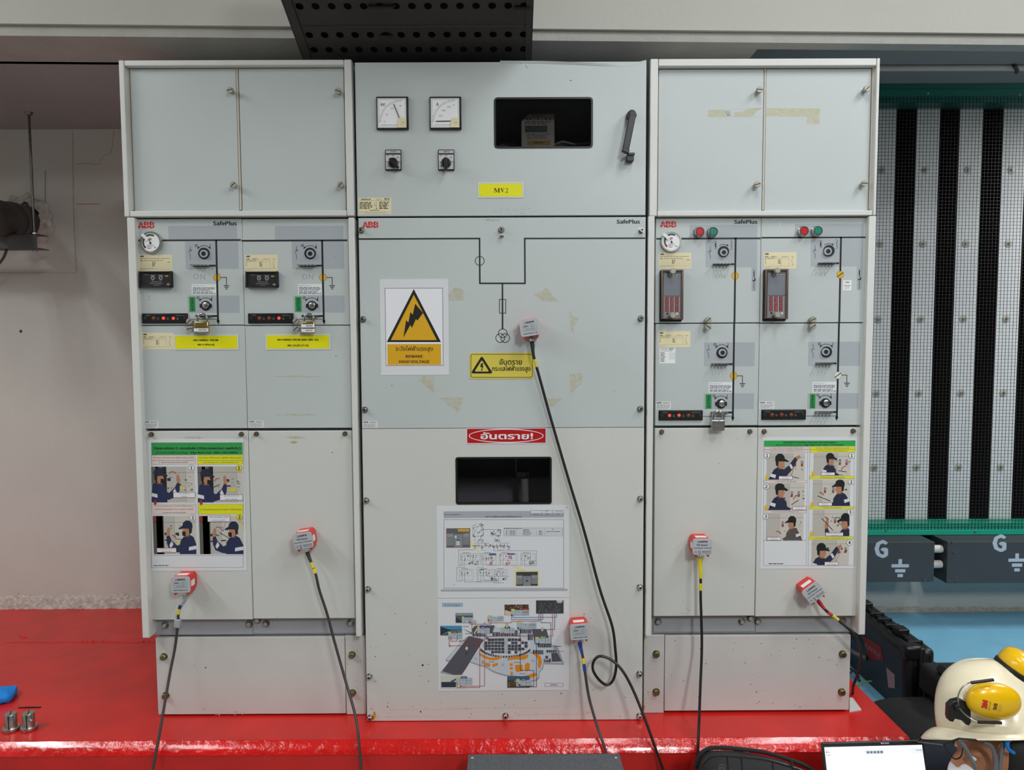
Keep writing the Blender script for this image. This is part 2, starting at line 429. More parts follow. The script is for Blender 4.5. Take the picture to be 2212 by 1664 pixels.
# back wall: filled patch, seams, crack, pencil line, rough mortar foot
d = D((0, 0, 1), YB)
d.line([(157, 283), (158, 420), (160, 500), (165, 590)], 2.2, 'plaster_band', 2)
d.line([(159, 300), (160, 420), (162, 500), (167, 590)], 1.6, 'mortar', 2)
d.line([(0, 589), (165, 590)], 1.4, 'plaster_band', 2)
d.line([(246, 283), (243, 315), (238, 332), (224, 337), (217, 346), (214, 354), (205, 355), (190, 353), (165, 355)], .8, ink('#6a615a'), 2)
d.line([(166, 441), (215, 441)], 1.4, ink('#a4523f'), 2)
d.line([(98, 370), (98, 455)], 2.5, ink('#8c837d'), 1)
d.disc(45, 716, 3.4, ink('#3a3633'), 2)
d.line([(40, 1283), (42, 1296)], 1.5, ink('#4d4038'), 2)
d.done('plaster_marks', wl)
q = MB(); rg = random.Random(9)
n = 150; vs = []
for j in range(5):
    for i in range(n+1):
        x = -3.0+2.0*i/n; t = j/4
        vs.append((x, YB-(.012+.010*rg.random())*(1-t)**.7-.0006, PT+(.050+.014*rg.random())*t))
q.raw(vs, [(j*(n+1)+i, j*(n+1)+i+1, (j+1)*(n+1)+i+1, (j+1)*(n+1)+i) for j in range(4) for i in range(n)], 'mortar')
q.build('mortar_skirt', wl, weld=False)
d = D((0, 0, 1), YR)
rg = random.Random(4)
pts = [(1870+i*8, 1309+rg.random()*5) for i in range(70)]
d.poly(pts+[(2430, 1324), (1870, 1321)], 'grime', 2)
d.done('damp_stain', struct(bpy.data.objects['wall_right']))

# unseen tube fittings, mostly added for brightness, around the area lights
for i, (x, y, z, ln, pw) in enumerate(LAMPS):
    t = thing('unseen_tube_light', 'unseen tube light placed to match the brightness, ' + ['right of the cabinets, in front', 'on the left, in front of the cabinets', 'behind the camera', 'far right behind the camera', 'added in the right-hand bay to light the baffles', 'at the far left', 'above the middle cabinet'][i], 'lamp', (x, y, z), 'ceiling tube lights')
    m = MB(); m.box(x-.14, x+.14, y-ln/2-.03, y+ln/2+.03, z+.05, z+.10, 'lamp_housing'); m.box(x-.006, x+.006, y-.3, y-.28, z+.1, 3.45 if y < 2 else CR, 'lamp_housing'); m.box(x-.006, x+.006, y+.28, y+.3, z+.1, 3.45 if y < 2 else CR, 'lamp_housing'); m.build('housing', t, .006)
    for dx in (-.09, .09): m = MB(); m.cyl((x+dx, y-ln/2, z+.032), (x+dx, y+ln/2, z+.032), .016, 'lamp_glow'); m.build('tube', t)

# ================================================================ cabinets
YP = 2.170        # face of the panels of the two side cabinets
YS = 2.150        # face of their frames
YC = 2.156        # face of the middle cabinet
YBK = 2.97        # back of all cabinets
F0 = (0, 0, 1)
fL = (270, 460, 510/1768); fR = (1380, 460, 520/1803)
fC1 = (750, 120, 670/2212); fC2 = (750, 460, 670/2212); fC3 = (750, 920, 670/2212); fC4 = (750, 1260, 670/2212)
def fp(fr, x, y): return (fr[0]+x*fr[2], fr[1]+y*fr[2])
def R4(px0, py0, px1, py1, Y):
    xm, ym = (px0+px1)/2, (py0+py1)/2
    return U(px0, ym, Y)[0], U(px1, ym, Y)[0], U(xm, py1, Y)[1], U(xm, py0, Y)[1]
def slab(m, px, Y, th, k):
    x0, x1, z0, z1 = R4(*px, Y); m.box(x0, x1, Y, Y+th, z0, z1, k); return x0, x1, z0, z1

def knob_proto(parent, p):                     # slotted quarter-turn screw
    m = MB(); m.lathe(p, (0, -1, 0), [(.0062, -.001), (.0062, .012), (.0092, .013), (.0095, .021), (.0085, .0225)], 'zinc_knob', 18)
    k = m.build('knob_screw', None); k.data.transform(Matrix.Translation(-Vector(p))); base = origin(parent)
    k.parent = parent; k.location = Vector(p)-base
    s = MB(); s.box(-.0086, .0086, -.0229, -.0212, -.001, .001, 'dark_gap'); g = s.build('slot', None); g.parent = k
    k.rotation_euler = (0, R_(random.uniform(-50, 50)), 0)
    return k
def knobs(parent, pts, Y):
    first = None
    for (x, y) in pts:
        p = P3(x, y, Y-.015); p.y = Y
        if first is None: first = knob_proto(parent, p)
        else:
            c = copy_part(first, parent, p, (0, R_(random.uniform(-60, 60)), 0))
            for g in first.children: e = g.copy(); COL.objects.link(e); e.parent = c
def bolt_mesh(kind):
    m = MB()
    if kind == 'hex':      # hexagon bolt with washer
        m.lathe((0, 0, 0), (0, -1, 0), [(.0115, -.001), (.0115, .0018)], 'steel_dark', 20)
        m.lathe((0, 0, 0), (0, -1, 0), [(.0078, .0018), (.0078, .009), (.0068, .0098)], 'steel', 6)
    elif kind == 'olive':
        m.lathe((0, 0, 0), (0, -1, 0), [(.0112, -.001), (.0112, .0016)], 'steel_olive', 20)
        m.lathe((0, 0, 0), (0, -1, 0), [(.0098, .0016), (.0098, .011), (.0085, .012)], 'steel_olive', 6)
    elif kind == 'small':  # small hex screw
        m.lathe((0, 0, 0), (0, -1, 0), [(.0075, -.001), (.0075, .0015)], 'steel_dark', 16)
        m.lathe((0, 0, 0), (0, -1, 0), [(.0058, .0015), (.0058, .010), (.005, .011)], 'steel_olive', 6)
    else:                  # chromed cap screw
        m.lathe((0, 0, 0), (0, -1, 0), [(.0098, -.001), (.0098, .002)], 'steel', 18)
        m.lathe((0, 0, 0), (0, -1, 0), [(.0068, .002), (.0068, .012), (.0058, .013)], 'steel', 18)
        m.lathe((0, -.0131, 0), (0, -1, 0), [(.0032, -.0003), (.0032, .0002)], 'dark_gap', 6)
    o = m.build('bolt', None); me = o.data; bpy.data.objects.remove(o); return me
BOLT = {k: bolt_mesh(k) for k in ('hex', 'olive', 'small', 'cap')}
def bolts(parent, pts, Y, kind):
    for (x, y) in pts:
        o = bpy.data.objects.new('bolt', BOLT[kind]); COL.objects.link(o); o.parent = parent
        p = P3(x, y, Y-.008); p.y = Y
        base = Vector((0, 0, 0)); q = parent
        while q is not None: base += q.location; q = q.parent
        o.location = p-base; o.rotation_euler = (0, random.random()*6, 0)

def upper_box(name, label, out, doors, bars, knob_px, rails):
    xa, xb, zb, zt = R4(*out, YS)
    t = thing(name, label, 'cabinet', ((xa+xb)/2, YBK, zb))
    m = MB(); m.box(xa+.002, xb-.002, YP+.012, YBK, zb, zt-.002, 'frame_grey'); m.build('body', t, .002)
    f = MB()
    dl = R4(*doors[0], YP); dr = R4(*doors[1], YP)
    sl, sr = dl[0]-.006, dr[1]+.006
    f.box(xa, sl, YS, YP+.012, zb, zt, 'frame_grey'); f.box(sr, xb, YS, YP+.012, zb, zt, 'frame_grey')
    zt1 = R4(out[0], bars[0], out[2], bars[0]+1, YS)[3]; zb1 = R4(out[0], bars[1], out[2], bars[1]+1, YS)[3]
    f.box(sl+.0015, sr-.0015, YS+.001, YP+.012, zt1, zt, 'frame_grey'); f.box(sl+.0015, sr-.0015, YS+.001, YP+.012, zb, zb1, 'frame_grey')
    f.build('frame', t, .0022)
    for x in (dl[0]-.004, (dl[1]+dr[0])/2, dr[1]+.004): MB().box(x-.0022, x+.0022, YP-.001, YP+.012, dl[2], dl[3], 'trim_beige').build('edge_trim', t)
    ds = []
    for q in (dl, dr):
        m = MB(); m.box(q[0], q[1], YP, YP+.011, zb1+.0015, zt1-.0015, 'panel_blue'); ds.append(m.build('door', t, .0015))
    for i, kp in enumerate(knob_px): knobs(ds[i], kp, YP)
    return t, ds
tl, dsl = upper_box('upper_compartment', 'left upper compartment with two plain grey-blue doors, above the two incoming panels', 'cabinet' and (262, 129, 762, 467),
                    [(285, 141, 513, 454), (519, 141, 745, 454)], (141, 455), [[(498, 196), (505, 400)], [(731, 198), (736, 400)]], None)
tr, dsr = upper_box('upper_compartment', 'right upper compartment with peeled tape strip across its two doors', (1404, 126, 1897, 466),
                    [(1422, 142, 1648, 454), (1653, 142, 1879, 454)], (142, 455), [[(1640, 195), (1635, 399)], [(1871, 193), (1866, 397)]], None)
d = D((1380, 100, 520/2212), YP)
d.poly([(640, 585), (780, 582), (778, 600), (800, 640), (835, 645), (835, 650), (640, 650), (628, 640)], 'tape_beige', 1)
d.poly([(870, 610), (950, 600), (1010, 575), (1130, 570), (1070, 610), (1040, 645), (880, 648)], 'tape_beige', 1)
for i in range(5): d.line([(785+i*12, 592), (815+i*6, 640)], 4, ink('#8b8c80'), 2)
d.line([(840, 580), (1140, 570)], 3, ink('#b6bab4'), 1); d.line([(840, 650), (1130, 648)], 3, ink('#b6bab4'), 1)
d.done('tape_residue', dsr[0])
d = D((1380, 100, 520/2212), YP)
d.poly([(1178, 570), (1666, 570), (1660, 716), (1540, 716), (1545, 648), (1172, 645)], 'tape_beige', 1)
d.line([(1250, 590), (1345, 640)], 4, ink('#d5d5c6'), 2)
d.done('tape_residue', dsr[1])

# ---- middle upper compartment: meters, window, handle
xa, xb, zb, zt = R4(769, 134, 1395.5, 466, YC)
tc = thing('upper_compartment', 'middle upper compartment with two dial meters, dark window and black handle', 'cabinet', ((xa+xb)/2, YBK, zb))
m = MB(); m.box(xa+.004, xb-.004, 2.40, YBK, zb, zt-.003, 'sheet_grey')
for x in (xa+.004, xb-.007): m.box(x, x+.003, YC+.012, 2.40, zb, zt-.003, 'sheet_grey')
m.box(xa+.004, xb-.004, YC+.012, 2.40, zb, zb+.003, 'sheet_grey'); m.box(xa+.004, xb-.004, YC+.012, 2.40, zt-.006, zt-.003, 'sheet_grey')
m.build('body', tc)
wx0, wx1, wz0, wz1 = R4(1069, 212, 1279, 319, YC)
def hole_panel(x0, x1, z0, z1, a0, a1, c0, c1, y0, y1, k):    # sheet with a rectangular opening
    m = MB(); o = [(x0, z0), (x1, z0), (x1, z1), (x0, z1)]; h = [(a0, c0), (a1, c0), (a1, c1), (a0, c1)]
    v = [(x, y0, z) for x, z in o]+[(x, y0, z) for x, z in h]+[(x, y1, z) for x, z in o]+[(x, y1, z) for x, z in h]; f = []
    for i in range(4):
        j = (i+1) % 4; f += [(i, j, 4+j, 4+i), (8+i, 12+i, 12+j, 8+j), (i, 8+i, 8+j, j), (4+i, 4+j, 12+j, 12+i)]
    m.raw(v, f, k); return m
m = hole_panel(xa, xb, zb, zt, wx0, wx1, wz0, wz1, YC, YC+.012, 'panel_blue')
# bent top lip at the right
pts = [(1080, 134.5), (1170, 136), (1230, 138), (1300, 141), (1350, 142), (1385, 135), (1396, 132)]
rows = [[P3(x, y-3.5, YC-.001) + Vector((0, -.004*math.sin(i*.9), 0)) for i, (x, y) in enumerate(pts)], [P3(x, y+1.5, YC-.0005) for x, y in pts]]
m.raw(rows[0]+rows[1], [(i, i+1, i+8, i+7) for i in range(6)], 'panel_blue')
door = m.build('door', tc, .0012)
def window(fr_name, px, parent, rad):
    x0, x1, z0, z1 = R4(*px, YC)
    o = []; r = rad
    def rr(ix):
        pts = []
        for cx, cz, a in ((x1-r, z1-r, 0), (x0+r, z1-r, 90), (x0+r, z0+r, 180), (x1-r, z0+r, 270)):
            for i in range(6): pts.append((cx+(r+ix)*math.cos(R_(a+18*i)), cz+(r+ix)*math.sin(R_(a+18*i))))
        return pts
    m = MB(); A = rr(.0025); B = rr(-.003); n = len(A)
    m.raw([(x, YC-.0012, z) for x, z in A]+[(x, YC-.0012, z) for x, z in B]+[(x, YC+.006, z) for x, z in B], [(i, (i+1) % n, n+(i+1) % n, n+i) for i in range(n)]+[(n+i, n+(i+1) % n, 2*n+(i+1) % n, 2*n+i) for i in range(n)], 'black')
    # close the square corners behind the rounded gasket
    for cx, cz in ((x0, z0), (x1, z0), (x0, z1), (x1, z1)):
        sx = r*.3 if cx == x0 else -r*.3; sz = r*.3 if cz == z0 else -r*.3
        m.box(cx, cx+sx, YC+.004, YC+.006, cz, cz+sz, 'black')
    m.build('window_gasket', parent)
    g = MB(); g.box(x0+.001, x1-.001, YC+.007, YC+.010, z0+.001, z1-.001, 'tinted_glass'); lab(g.build('window_pane', parent), 'dark tinted pane')
window('meter', (1069, 212, 1279, 319), door, .009)
# energy meter and wiring behind the glass
m = MB(); ym = 2.26
x0, x1, z0, z1 = R4(1126, 246, 1198, 330, ym)
m.prism([(x0, z0), (x1, z0), (x1, z1), (x0+.022, z1), (x0, z1-.022)], ym, ym+.07, 'meter_beige')
mt = m.build('energy_meter', tc, .002)
d = D(fC1, ym)
d.text('ENERMAX', 1318, 424, 1395, 440, ink('#3c3c36')); d.rect(1268, 500, 1428, 548, 'lcd', 1)
for x in (1280, 1305, 1360, 1417, 1447): d.disc(x, 452, 7, ink('#4a4a42'), 1, 12)
d.greek(1268, 468, 1460, 494, 2, ink('#55554c')); d.greek(1280, 556, 1450, 598, 4, ink('#77776c'))
d.rect(1283, 606, 1450, 640, ink('#b5a13a'), 1); d.greek(1330, 614, 1400, 628, 1, ink('#3c3c30')); d.text('CE', 1308, 645, 1330, 660, ink('#3c3c36'))
d.done('printed_face', mt)
m = MB()
for i, (x, y) in enumerate(((1090, 300), (1085, 308), (1215, 306))):
    p = [P3(x-20, y+8, 2.3), P3(x, y, 2.29), P3(x+25, y+6, 2.3), P3(x+60, y+3, 2.31)]
    m.tube(p, .004, ['cable_black', 'cable_grey', 'pvc'][i])
m.build('internal_wiring', tc)
# dial meters
def meter(px, parent, unit, marks, needle, label):
    x0, x1, z0, z1 = R4(*px, YC-.010)
    m = MB(); m.box(x0, x1, YC-.010, YC+.001, z0, z1, 'black')
    o = lab(m.build('dial_meter', parent, .0015), label)
    fw_ = (px[2]-px[0])/226.0                     # crop-4 units: meter is 226 wide
    d = D((px[0], px[1], fw_), YC-.0101)
    d.rect(8, 12, 212, 222, ink('#d6d9dc'), 1); d.rect(22, 26, 200, 212, ink('#f1f2f3'), 2)
    cx, cy = 176, 178
    for i in range(31):
        a = R_(90+90*i/30) if False else R_(180-90*i/30)
        r1 = 142; r2 = 154 if i % 5 else 162
        xA, yA = cx+r1*math.cos(a), cy-r1*math.sin(a)
        d.line([(xA, yA), (cx+r2*math.cos(a), cy-r2*math.sin(a))], 1.6, 'ink_black', 3)
    for s, x, y, h in marks: d.ctext(s, x, y, h, 'ink_black', 3)
    d.ctext(unit[0], unit[1], unit[2], 22, 'ink_black', 3, .01)
    d.greek(34, 200, 150, 206, 1, ink('#5a5a5a'), 3)
    d.done('dial_face', o)
    n = MB(); a, c = needle
    A = P3(px[0]+a[0]*fw_, px[1]+a[1]*fw_, YC-.0122); B = P3(px[0]+c[0]*fw_, px[1]+c[1]*fw_, YC-.0122)
    n.tube([A, B], .0010, 'black', 6); n.build('needle', o)
    k = MB(); a0, a1, b0, b1 = R4(px[0]+150*fw_, px[1]+150*fw_, px[0]+212*fw_, px[1]+220*fw_, YC-.013)
    k.prism([(a0, b0), (a1, b0), (a1, b1-.0), (a0+.006, b1), (a0, b1-.006)], YC-.0135, YC-.010, 'cream')
    k.lathe(((a0+a1)/2+.003, YC-.0135, (b0+b1)/2), (0, -1, 0), [(.0042, -.001), (.0042, .002)], 'lamp_housing', 14)
    k.box((a0+a1)/2, (a0+a1)/2+.006, YC-.0158, YC-.0154, (b0+b1)/2-.0006, (b0+b1)/2+.0006, 'dark_gap')
    k.build('corner_cap', o)
meter((813, 208.5, 882, 279), door, ('kV', 46, 56), [('0', 58, 178, 12), ('10', 74, 128, 12), ('20', 110, 84, 12), ('30', 170, 66, 12)], ((122, 52), (166, 160)), 'square kilovolt meter with needle at about 24')
meter((928, 208.5, 996.5, 279), door, ('A', 56, 56), [('200', 78, 138, 12), ('400', 100, 100, 12), ('600', 138, 74, 12), ('800', 172, 60, 7)], ((44, 176), (150, 174)), 'square ammeter with needle at zero')
# rotary selector switches
def selector(px, parent, title, ang, label):
    x0, x1, z0, z1 = R4(*px, YC-.006)
    m = MB(); m.box(x0, x1, YC-.007, YC+.001, z0, z1, 'black'); o = lab(m.build('selector_switch', parent, .002), label)
    u = (px[2]-px[0])/112.0; d = D((px[0], px[1], u), YC-.0071)
    d.rect(5, 6, 106, 26, ink('#b9bbbd'), 1); d.text(title, 36, 11, 78, 20, 'ink_black', 2, .01)
    d.rect(5, 36, 106, 136, ink('#c9c9cb'), 1)
    for (x, y) in ((18, 42), (56, 42), (88, 54), (98, 86), (16, 86), (24, 116)): d.greek(x-7, y-4, x+7, y+4, 1, 'ink_black', 2)
    d.done('switch_plate', o)
    c = P3(px[0]+53*u, px[1]+88*u, YC-.02)
    k = MB(); k.lathe((c.x, YC-.007, c.z), (0, -1, 0), [(.0145, 0), (.0140, .010), (.0125, .012)], 'black', 24)
    M4 = Matrix.Translation((c.x, YC-.024, c.z)) @ Matrix.Rotation(R_(ang), 4, 'Y') @ Matrix.Translation((0, 0, -.006))
    k.obox(M4, .0085, .014, .036, 'black'); k.build('knob', o, .0015)
selector((832, 323, 867, 368), door, 'VOLTMETER', -42, 'voltmeter selector with knob turned to lower right')
selector((946.5, 323, 981.5, 368), door, 'AMMETER', 0, 'ammeter selector with knob pointing down')
# swing handle and catch
m = MB(); A = P3(1366, 250, YC-.028); B = P3(1351, 326, YC-.034)
m.lathe(P3(1362, 252, YC), (0, -1, 0), [(.014, 0), (.014, .012), (.011, .03)], 'black', 20)
dv = (B-A); L = dv.length; ang = math.atan2(dv.x, -dv.z)
m.obox(Matrix.Translation((A+B)/2) @ Matrix.Rotation(-ang, 4, 'Y'), .019, .016, L, 'black')
m.lathe(A+Vector((0, .01, 0)), (0, -1, 0), [(.0115, 0), (.0115, .018), (.009, .02)], 'black', 20)
m.obox(Matrix.Translation(B) @ Matrix.Rotation(-ang+.25, 4, 'Y'), .021, .018, .012, 'black')
m.build('door_handle', door, .002)
m = MB(); x0, x1, z0, z1 = R4(1353, 334, 1368, 350, YC-.01); m.box(x0, x1, YC-.022, YC, z0, z1, 'black'); m.box(x0+.003, x1+.002, YC-.026, YC-.022, z1-.006, z1+.002, 'black'); m.build('handle_catch', door, .0012)
d = D(fC1, YC)
d.rect(82, 1014, 314, 1130, 'cream', 1); d.text('SafePlus-M', 98, 1020, 166, 1031, 'ink_black', 2, .02); d.text('Serial No.', 206, 1022, 248, 1031, 'ink_black', 2)
d.greek(264, 1016, 304, 1032, 2); d.line([(88, 1036), (306, 1036)], 1.5, ink('#55503c'), 2); d.greek(88, 1044, 180, 1096, 5); d.greek(228, 1042, 300, 1096, 5, seed=3)
d.line([(208, 1046), (208, 1090)], 2, 'ink_black', 2); d.line([(196, 1052), (196, 1070), (208, 1074)], 2, 'ink_black', 2); d.disc(208, 1092, 4, 'ink_black', 2, 10)
d.line([(90, 1116), (304, 1116)], 1.5, ink('#55503c'), 2); d.text('ABB High Voltage Switchgear Co.,Ltd. Beijing', 126, 1120, 276, 1127, 'ink_black', 2); d.rect(160, 1101, 230, 1106, ink('#77725c'), 2)
lab(d.done('rating_plate', door), 'cream rating plate at lower left of door')
d = D(fC1, YC)
d.disc(1594, 178, 8, ink('#6d767b'), 1, 7, 5); d.line([(1272, 70), (1285, 90)], 3, ink('#4a5054'), 1); d.line([(1225, 52), (1238, 60)], 3, ink('#4a5054'), 1)
rg = random.Random(12)
for i in range(46): d.disc(1060+rg.gauss(0, 40)+rg.random()*300, 1090+rg.random()*40, 1+rg.random()*3, ink('#9ea6a9'), 1, 6)
d.done('scuff_marks', door)

# ---------------------------------------------------------------- pieces used on the switch panels
def tongue(parent, fr, x0, x1, y, Y=YP):       # padlocking slot with a slotted tongue sticking out
    d = D(fr, Y); d.rect(x0, y-7, x1, y+7, 'ink_black', 3); d.done('slot', parent)
    a, b, c, e = R4(*fp(fr, x0, y-8), *fp(fr, x1, y+8), Y); z = (c+e)/2
    w = (b-a)*.78; m = MB()
    m.box(a, a+w, Y-.010, Y+.002, z-.0012, z+.0012, 'steel')
    n = 5
    for i in range(n):
        u = a+w*(i+.12)/n; m.box(u, u+w/n*.42, Y-.026, Y-.010, z-.0012, z+.0012, 'steel')
    m.build('lock_tongue', parent)
def bushing(parent, fr, x, y, r, rx, ry, Y=YP):
    p = P3(*fp(fr, x, y), Y); k = fr[2]*Y/FPX
    m = MB(); m.lathe(p, (0, -1, 0), [(r*k, -.001), (r*k, .0022)], 'ink_black', 28)
    q = P3(*fp(fr, rx, ry), Y)
    m.lathe((q.x, Y-.0022, q.z), (0, -1, 0), [(r*k*.68, 0), (r*k*.68, .006), (r*k*.40, .0065)], 'sheet_grey', 24)
    m.lathe((q.x, Y-.0087, q.z), (0, -1, 0), [(r*k*.40, 0), (r*k*.40, .0003)], 'ink_black', 18)
    m.build('operating_bushing', parent)
def earth_bushing(parent, fr, x, y, Y=YP):
    p = P3(*fp(fr, x, y), Y); k = fr[2]*Y/FPX
    m = MB(); m.lathe(p, (0, -1, 0), [(36*k, -.001), (36*k, .0022)], 'ink_black', 28)
    m.box(p.x-44*k, p.x+44*k, Y-.0022, Y+.001, p.z-13*k, p.z+13*k, 'ink_black')
    m.lathe((p.x+3*k, Y-.0022, p.z+2*k), (0, -1, 0), [(24*k, 0), (24*k, .004), (22*k, .0045)], 'steel', 20)
    m.build('earthing_bushing', parent)
def oi(d, ox, oy, ix, cx, cy, r):              # O / I marks with the double arrow
    d.ring(ox, oy, 8, 4.5, 'ink_black', 2); d.rect(ix-2, oy-10, ix+2, oy+10, 'ink_black', 2)
    d.arc(cx, cy, r, 52, 128, 4, 'ink_black', 2)
    for s in (-1, 1):
        a = R_(90-s*40); x, y = cx+r*math.cos(a), cy-r*math.sin(a)
        d.poly([(x+s*14, y+14), (x-s*6, y+2), (x+s*6, y-9)], 'ink_black', 2)
def coil(d, x, y0, y1, zig=True):
    d.arc(x-2, y0+6, 8, -60, 150, 3, 'ink_black', 2, 8); d.arc(x-2, y1-6, 8, -150, 60, 3, 'ink_black', 2, 8)
    if zig:
        n = 6; h = (y1-y0-24)/n
        d.line([(x+(5 if i % 2 else -5), y0+12+h*i) for i in range(n+1)], 2.6, 'ink_black', 2)
    else:
        for i in range(3): d.disc(x, y0+15+i*(y1-y0-30)/2, 6, 'ink_black', 2, 10)
def ground(d, pts, w=5):
    d.line(pts, w, 'ink_black', 2); x, y = pts[-1]
    for i, hw in enumerate((21, 14, 8)): d.rect(x-hw, y+i*12-2, x+hw, y+i*12+4, 'ink_black', 2)
def sw_symbol(d, x, y0, y1, kind):
    m = (y0+y1)/2
    d.line([(x, y0), (x, m-14)], 3, 'ink_black', 2); d.line([(x-14, m-12), (x, m+20), (x, y1)], 3, 'ink_black', 2)
    if kind == 'o': d.ring(x+3, m-16, 6, 2.5, 'ink_black', 3); d.rect(x-8, m-24, x+8, m-21, 'ink_black', 3)
    elif kind == 'x': d.line([(x-7, m-19), (x+7, m-7)], 2.5, 'ink_black', 3); d.line([(x+7, m-19), (x-7, m-7)], 2.5, 'ink_black', 3)
    else: d.line([(x-10, m-14), (x+10, m-14)], 3, 'ink_black', 3)
def indicator(parent, fr, x, y, ang, colr, Y=YP):
    d = D(fr, Y); d.disc(x, y, 28, ink('#4e4a3a'), 4); d.disc(x, y, 26, ink(colr), 5)
    c, s = math.cos(ang)*25, math.sin(ang)*25
    d.line([(x-s, y-c), (x+s, y+c)], 11 if ang == 0 else 6, 'ink_black', 6); d.done('position_indicator', parent)
def note(parent, fr, x0, y0, x1, y1, Y=YP):
    d = D(fr, Y); d.rect(x0, y0, x1, y1, ink('#e2e5e8'), 2); w = x1-x0
    d.text('Earthing Switch (E.S.) operation', x0+8, y0+8, x0+w*.52, y0+17, ink('#55565a'), 3)
    d.greek(x0+8, y0+22, x1-6, y0+50, 3, ink('#55565a'), 3); d.greek(x0+8, y0+54, x1-4, y1-4, 2, ink('#55565a'), 3, seed=5)
    lab(d.done('instruction_label', parent), 'small white instruction label')
def green_label(parent, fr, x0, y0, x1, y1, Y=YP):
    d = D(fr, Y); d.rect(x0, y0, x1, y1, ink('#3fae3a'), 2); d.rect(x0+7, y0+7, x1-7, y1-7, ink('#0f7d4c'), 3)
    for i in range(9):
        y = y0+4+i*(y1-y0-12)/8
        d.line([(x0+1, y+4), (x0+6, y)], 2.2, 'ink_black', 4); d.line([(x1-6, y+4), (x1-1, y)], 2.2, 'ink_black', 4)
    for i in range(4):
        x = x0+6+i*(x1-x0-12)/3; d.line([(x-2, y0+5), (x+2, y0+1)], 2.2, 'ink_black', 4); d.line([(x-2, y1-1), (x+2, y1-5)], 2.2, 'ink_black', 4)
    xm = (x0+x1)/2; h = y1-y0
    d.line([(xm, y0+h*.14), (xm, y0+h*.40)], 3, 'ink_black', 4); d.rect(xm-9, y0+h*.12, xm+9, y0+h*.15, 'ink_black', 4); d.rect(xm-9, y0+h*.38, xm+9, y0+h*.41, 'ink_black', 4)
    d.line([(xm-8, y0+h*.5), (xm+4, y0+h*.72), (xm+4, y0+h*.84)], 3, 'ink_black', 4)
    for i, hw in enumerate((10, 7, 4)): d.rect(xm-hw+3, y0+h*(.84+.035*i), xm+hw+3, y0+h*(.86+.035*i), 'ink_black', 4)
    lab(d.done('switch_state_label', parent), 'green label with black earthing symbol')
def plate(parent, fr, x0, y0, x1, y1, full, Y=YP):
    d = D(fr, Y); w = x1-x0; h = y1-y0; dk = ink('#5d5840')
    d.rect(x0, y0, x1, y1, 'cream', 2); d.text('ABB', x0+6, y0+h*.06, x0+w*.15, y0+h*.15, 'ink_black', 3, .03)
    if full:
        d.greek(x0+6, y0+h*.21, x1-10, y0+h*.27, 1, dk, 3); d.text('Safe', x0+6, y0+h*.32, x0+w*.12, y0+h*.39, 'ink_black', 3, .02); d.greek(x0+w*.15, y0+h*.33, x1-20, y0+h*.39, 1, dk, 3, seed=2)
        for i in range(6): d.line([(x0+6, y0+h*(.42+.08*i)), (x1-8, y0+h*(.42+.08*i))], .9, dk, 3)
        d.greek(x0+w*.40, y0+h*.43, x0+w*.5, y0+h*.72, 4, 'ink_black', 3, .5, 4); d.greek(x0+w*.86, y0+h*.44, x1-10, y0+h*.48, 1, 'ink_black', 3)
        d.text('Sales Order. 08-4021-30845', x0+6, y0+h*.81, x0+w*.46, y0+h*.86, dk, 3); d.line([(x0+6, y0+h*.88), (x1-8, y0+h*.88)], 1, dk, 3); d.text('Made in PRC', x0+6, y0+h*.91, x0+w*.2, y0+h*.95, dk, 3)
    else:
        d.text('Safe', x0+6, y0+h*.22, x0+w*.14, y0+h*.29, 'ink_black', 3, .02); d.text('Module  C', x0+w*.22, y0+h*.22, x0+w*.4, y0+h*.29, 'ink_black', 3, .01); d.greek(x0+w*.56, y0+h*.24, x0+w*.74, y0+h*.28, 1, dk, 3)
        for yy in (.32, .42): d.line([(x0+6, y0+h*yy), (x0+w*.76, y0+h*yy)], 1, dk, 3)
        d.greek(x0+6, y0+h*.35, x0+w*.34, y0+h*.4, 1, dk, 3); d.line([(x0+w*.53, y0+h*.32), (x0+w*.53, y0+h*.84)], 1, dk, 3); d.line([(x0+w*.77, y0+h*.18), (x0+w*.77, y0+h*.84)], 1, dk, 3)
        d.greek(x0+w*.44, y0+h*.45, x0+w*.52, y0+h*.72, 4, 'ink_black', 3, .5, 6); d.greek(x0+8, y0+h*.46, x0+14, y0+h*.72, 4, dk, 3)
        X = x0+w*.88; d.rect(X-10, y0+h*.26, X+12, y0+h*.28, dk, 3); d.line([(X, y0+h*.34), (X, y0+h*.4), (X-6, y0+h*.5), (X-6, y0+h*.6), (X, y0+h*.62), (X, y0+h*.75)], 1.6, 'ink_black', 3); d.rect(X-6, y0+h*.75, X+6, y0+h*.77, 'ink_black', 3)
        d.line([(x0+6, y0+h*.85), (x1-8, y0+h*.85)], 1, dk, 3); d.text('Made in PRC', x0+6, y0+h*.9, x0+w*.2, y0+h*.95, dk, 3)
    lab(d.done('rating_plate', parent), 'cream rating plate with black print')
def pe_sticker(parent, fr, x0, y0, x1, y1, Y=YP):
    d = D(fr, Y); w = x1-x0; h = y1-y0; g = ink('#6b6d70')
    d.rect(x0, y0, x1, y1, ink('#dfe1e1'), 2); d.text('OPE', x0+w*.04, y0+h*.08, x0+w*.38, y0+h*.3, 'ink_black', 3, .02)
    d.greek(x0+w*.48, y0+h*.1, x1-4, y0+h*.3, 2, g, 3); d.greek(x0+w*.06, y0+h*.38, x1-4, y0+h*.94, 5, g, 3, .4, 8)
    lab(d.done('service_sticker', parent), 'small white service sticker')
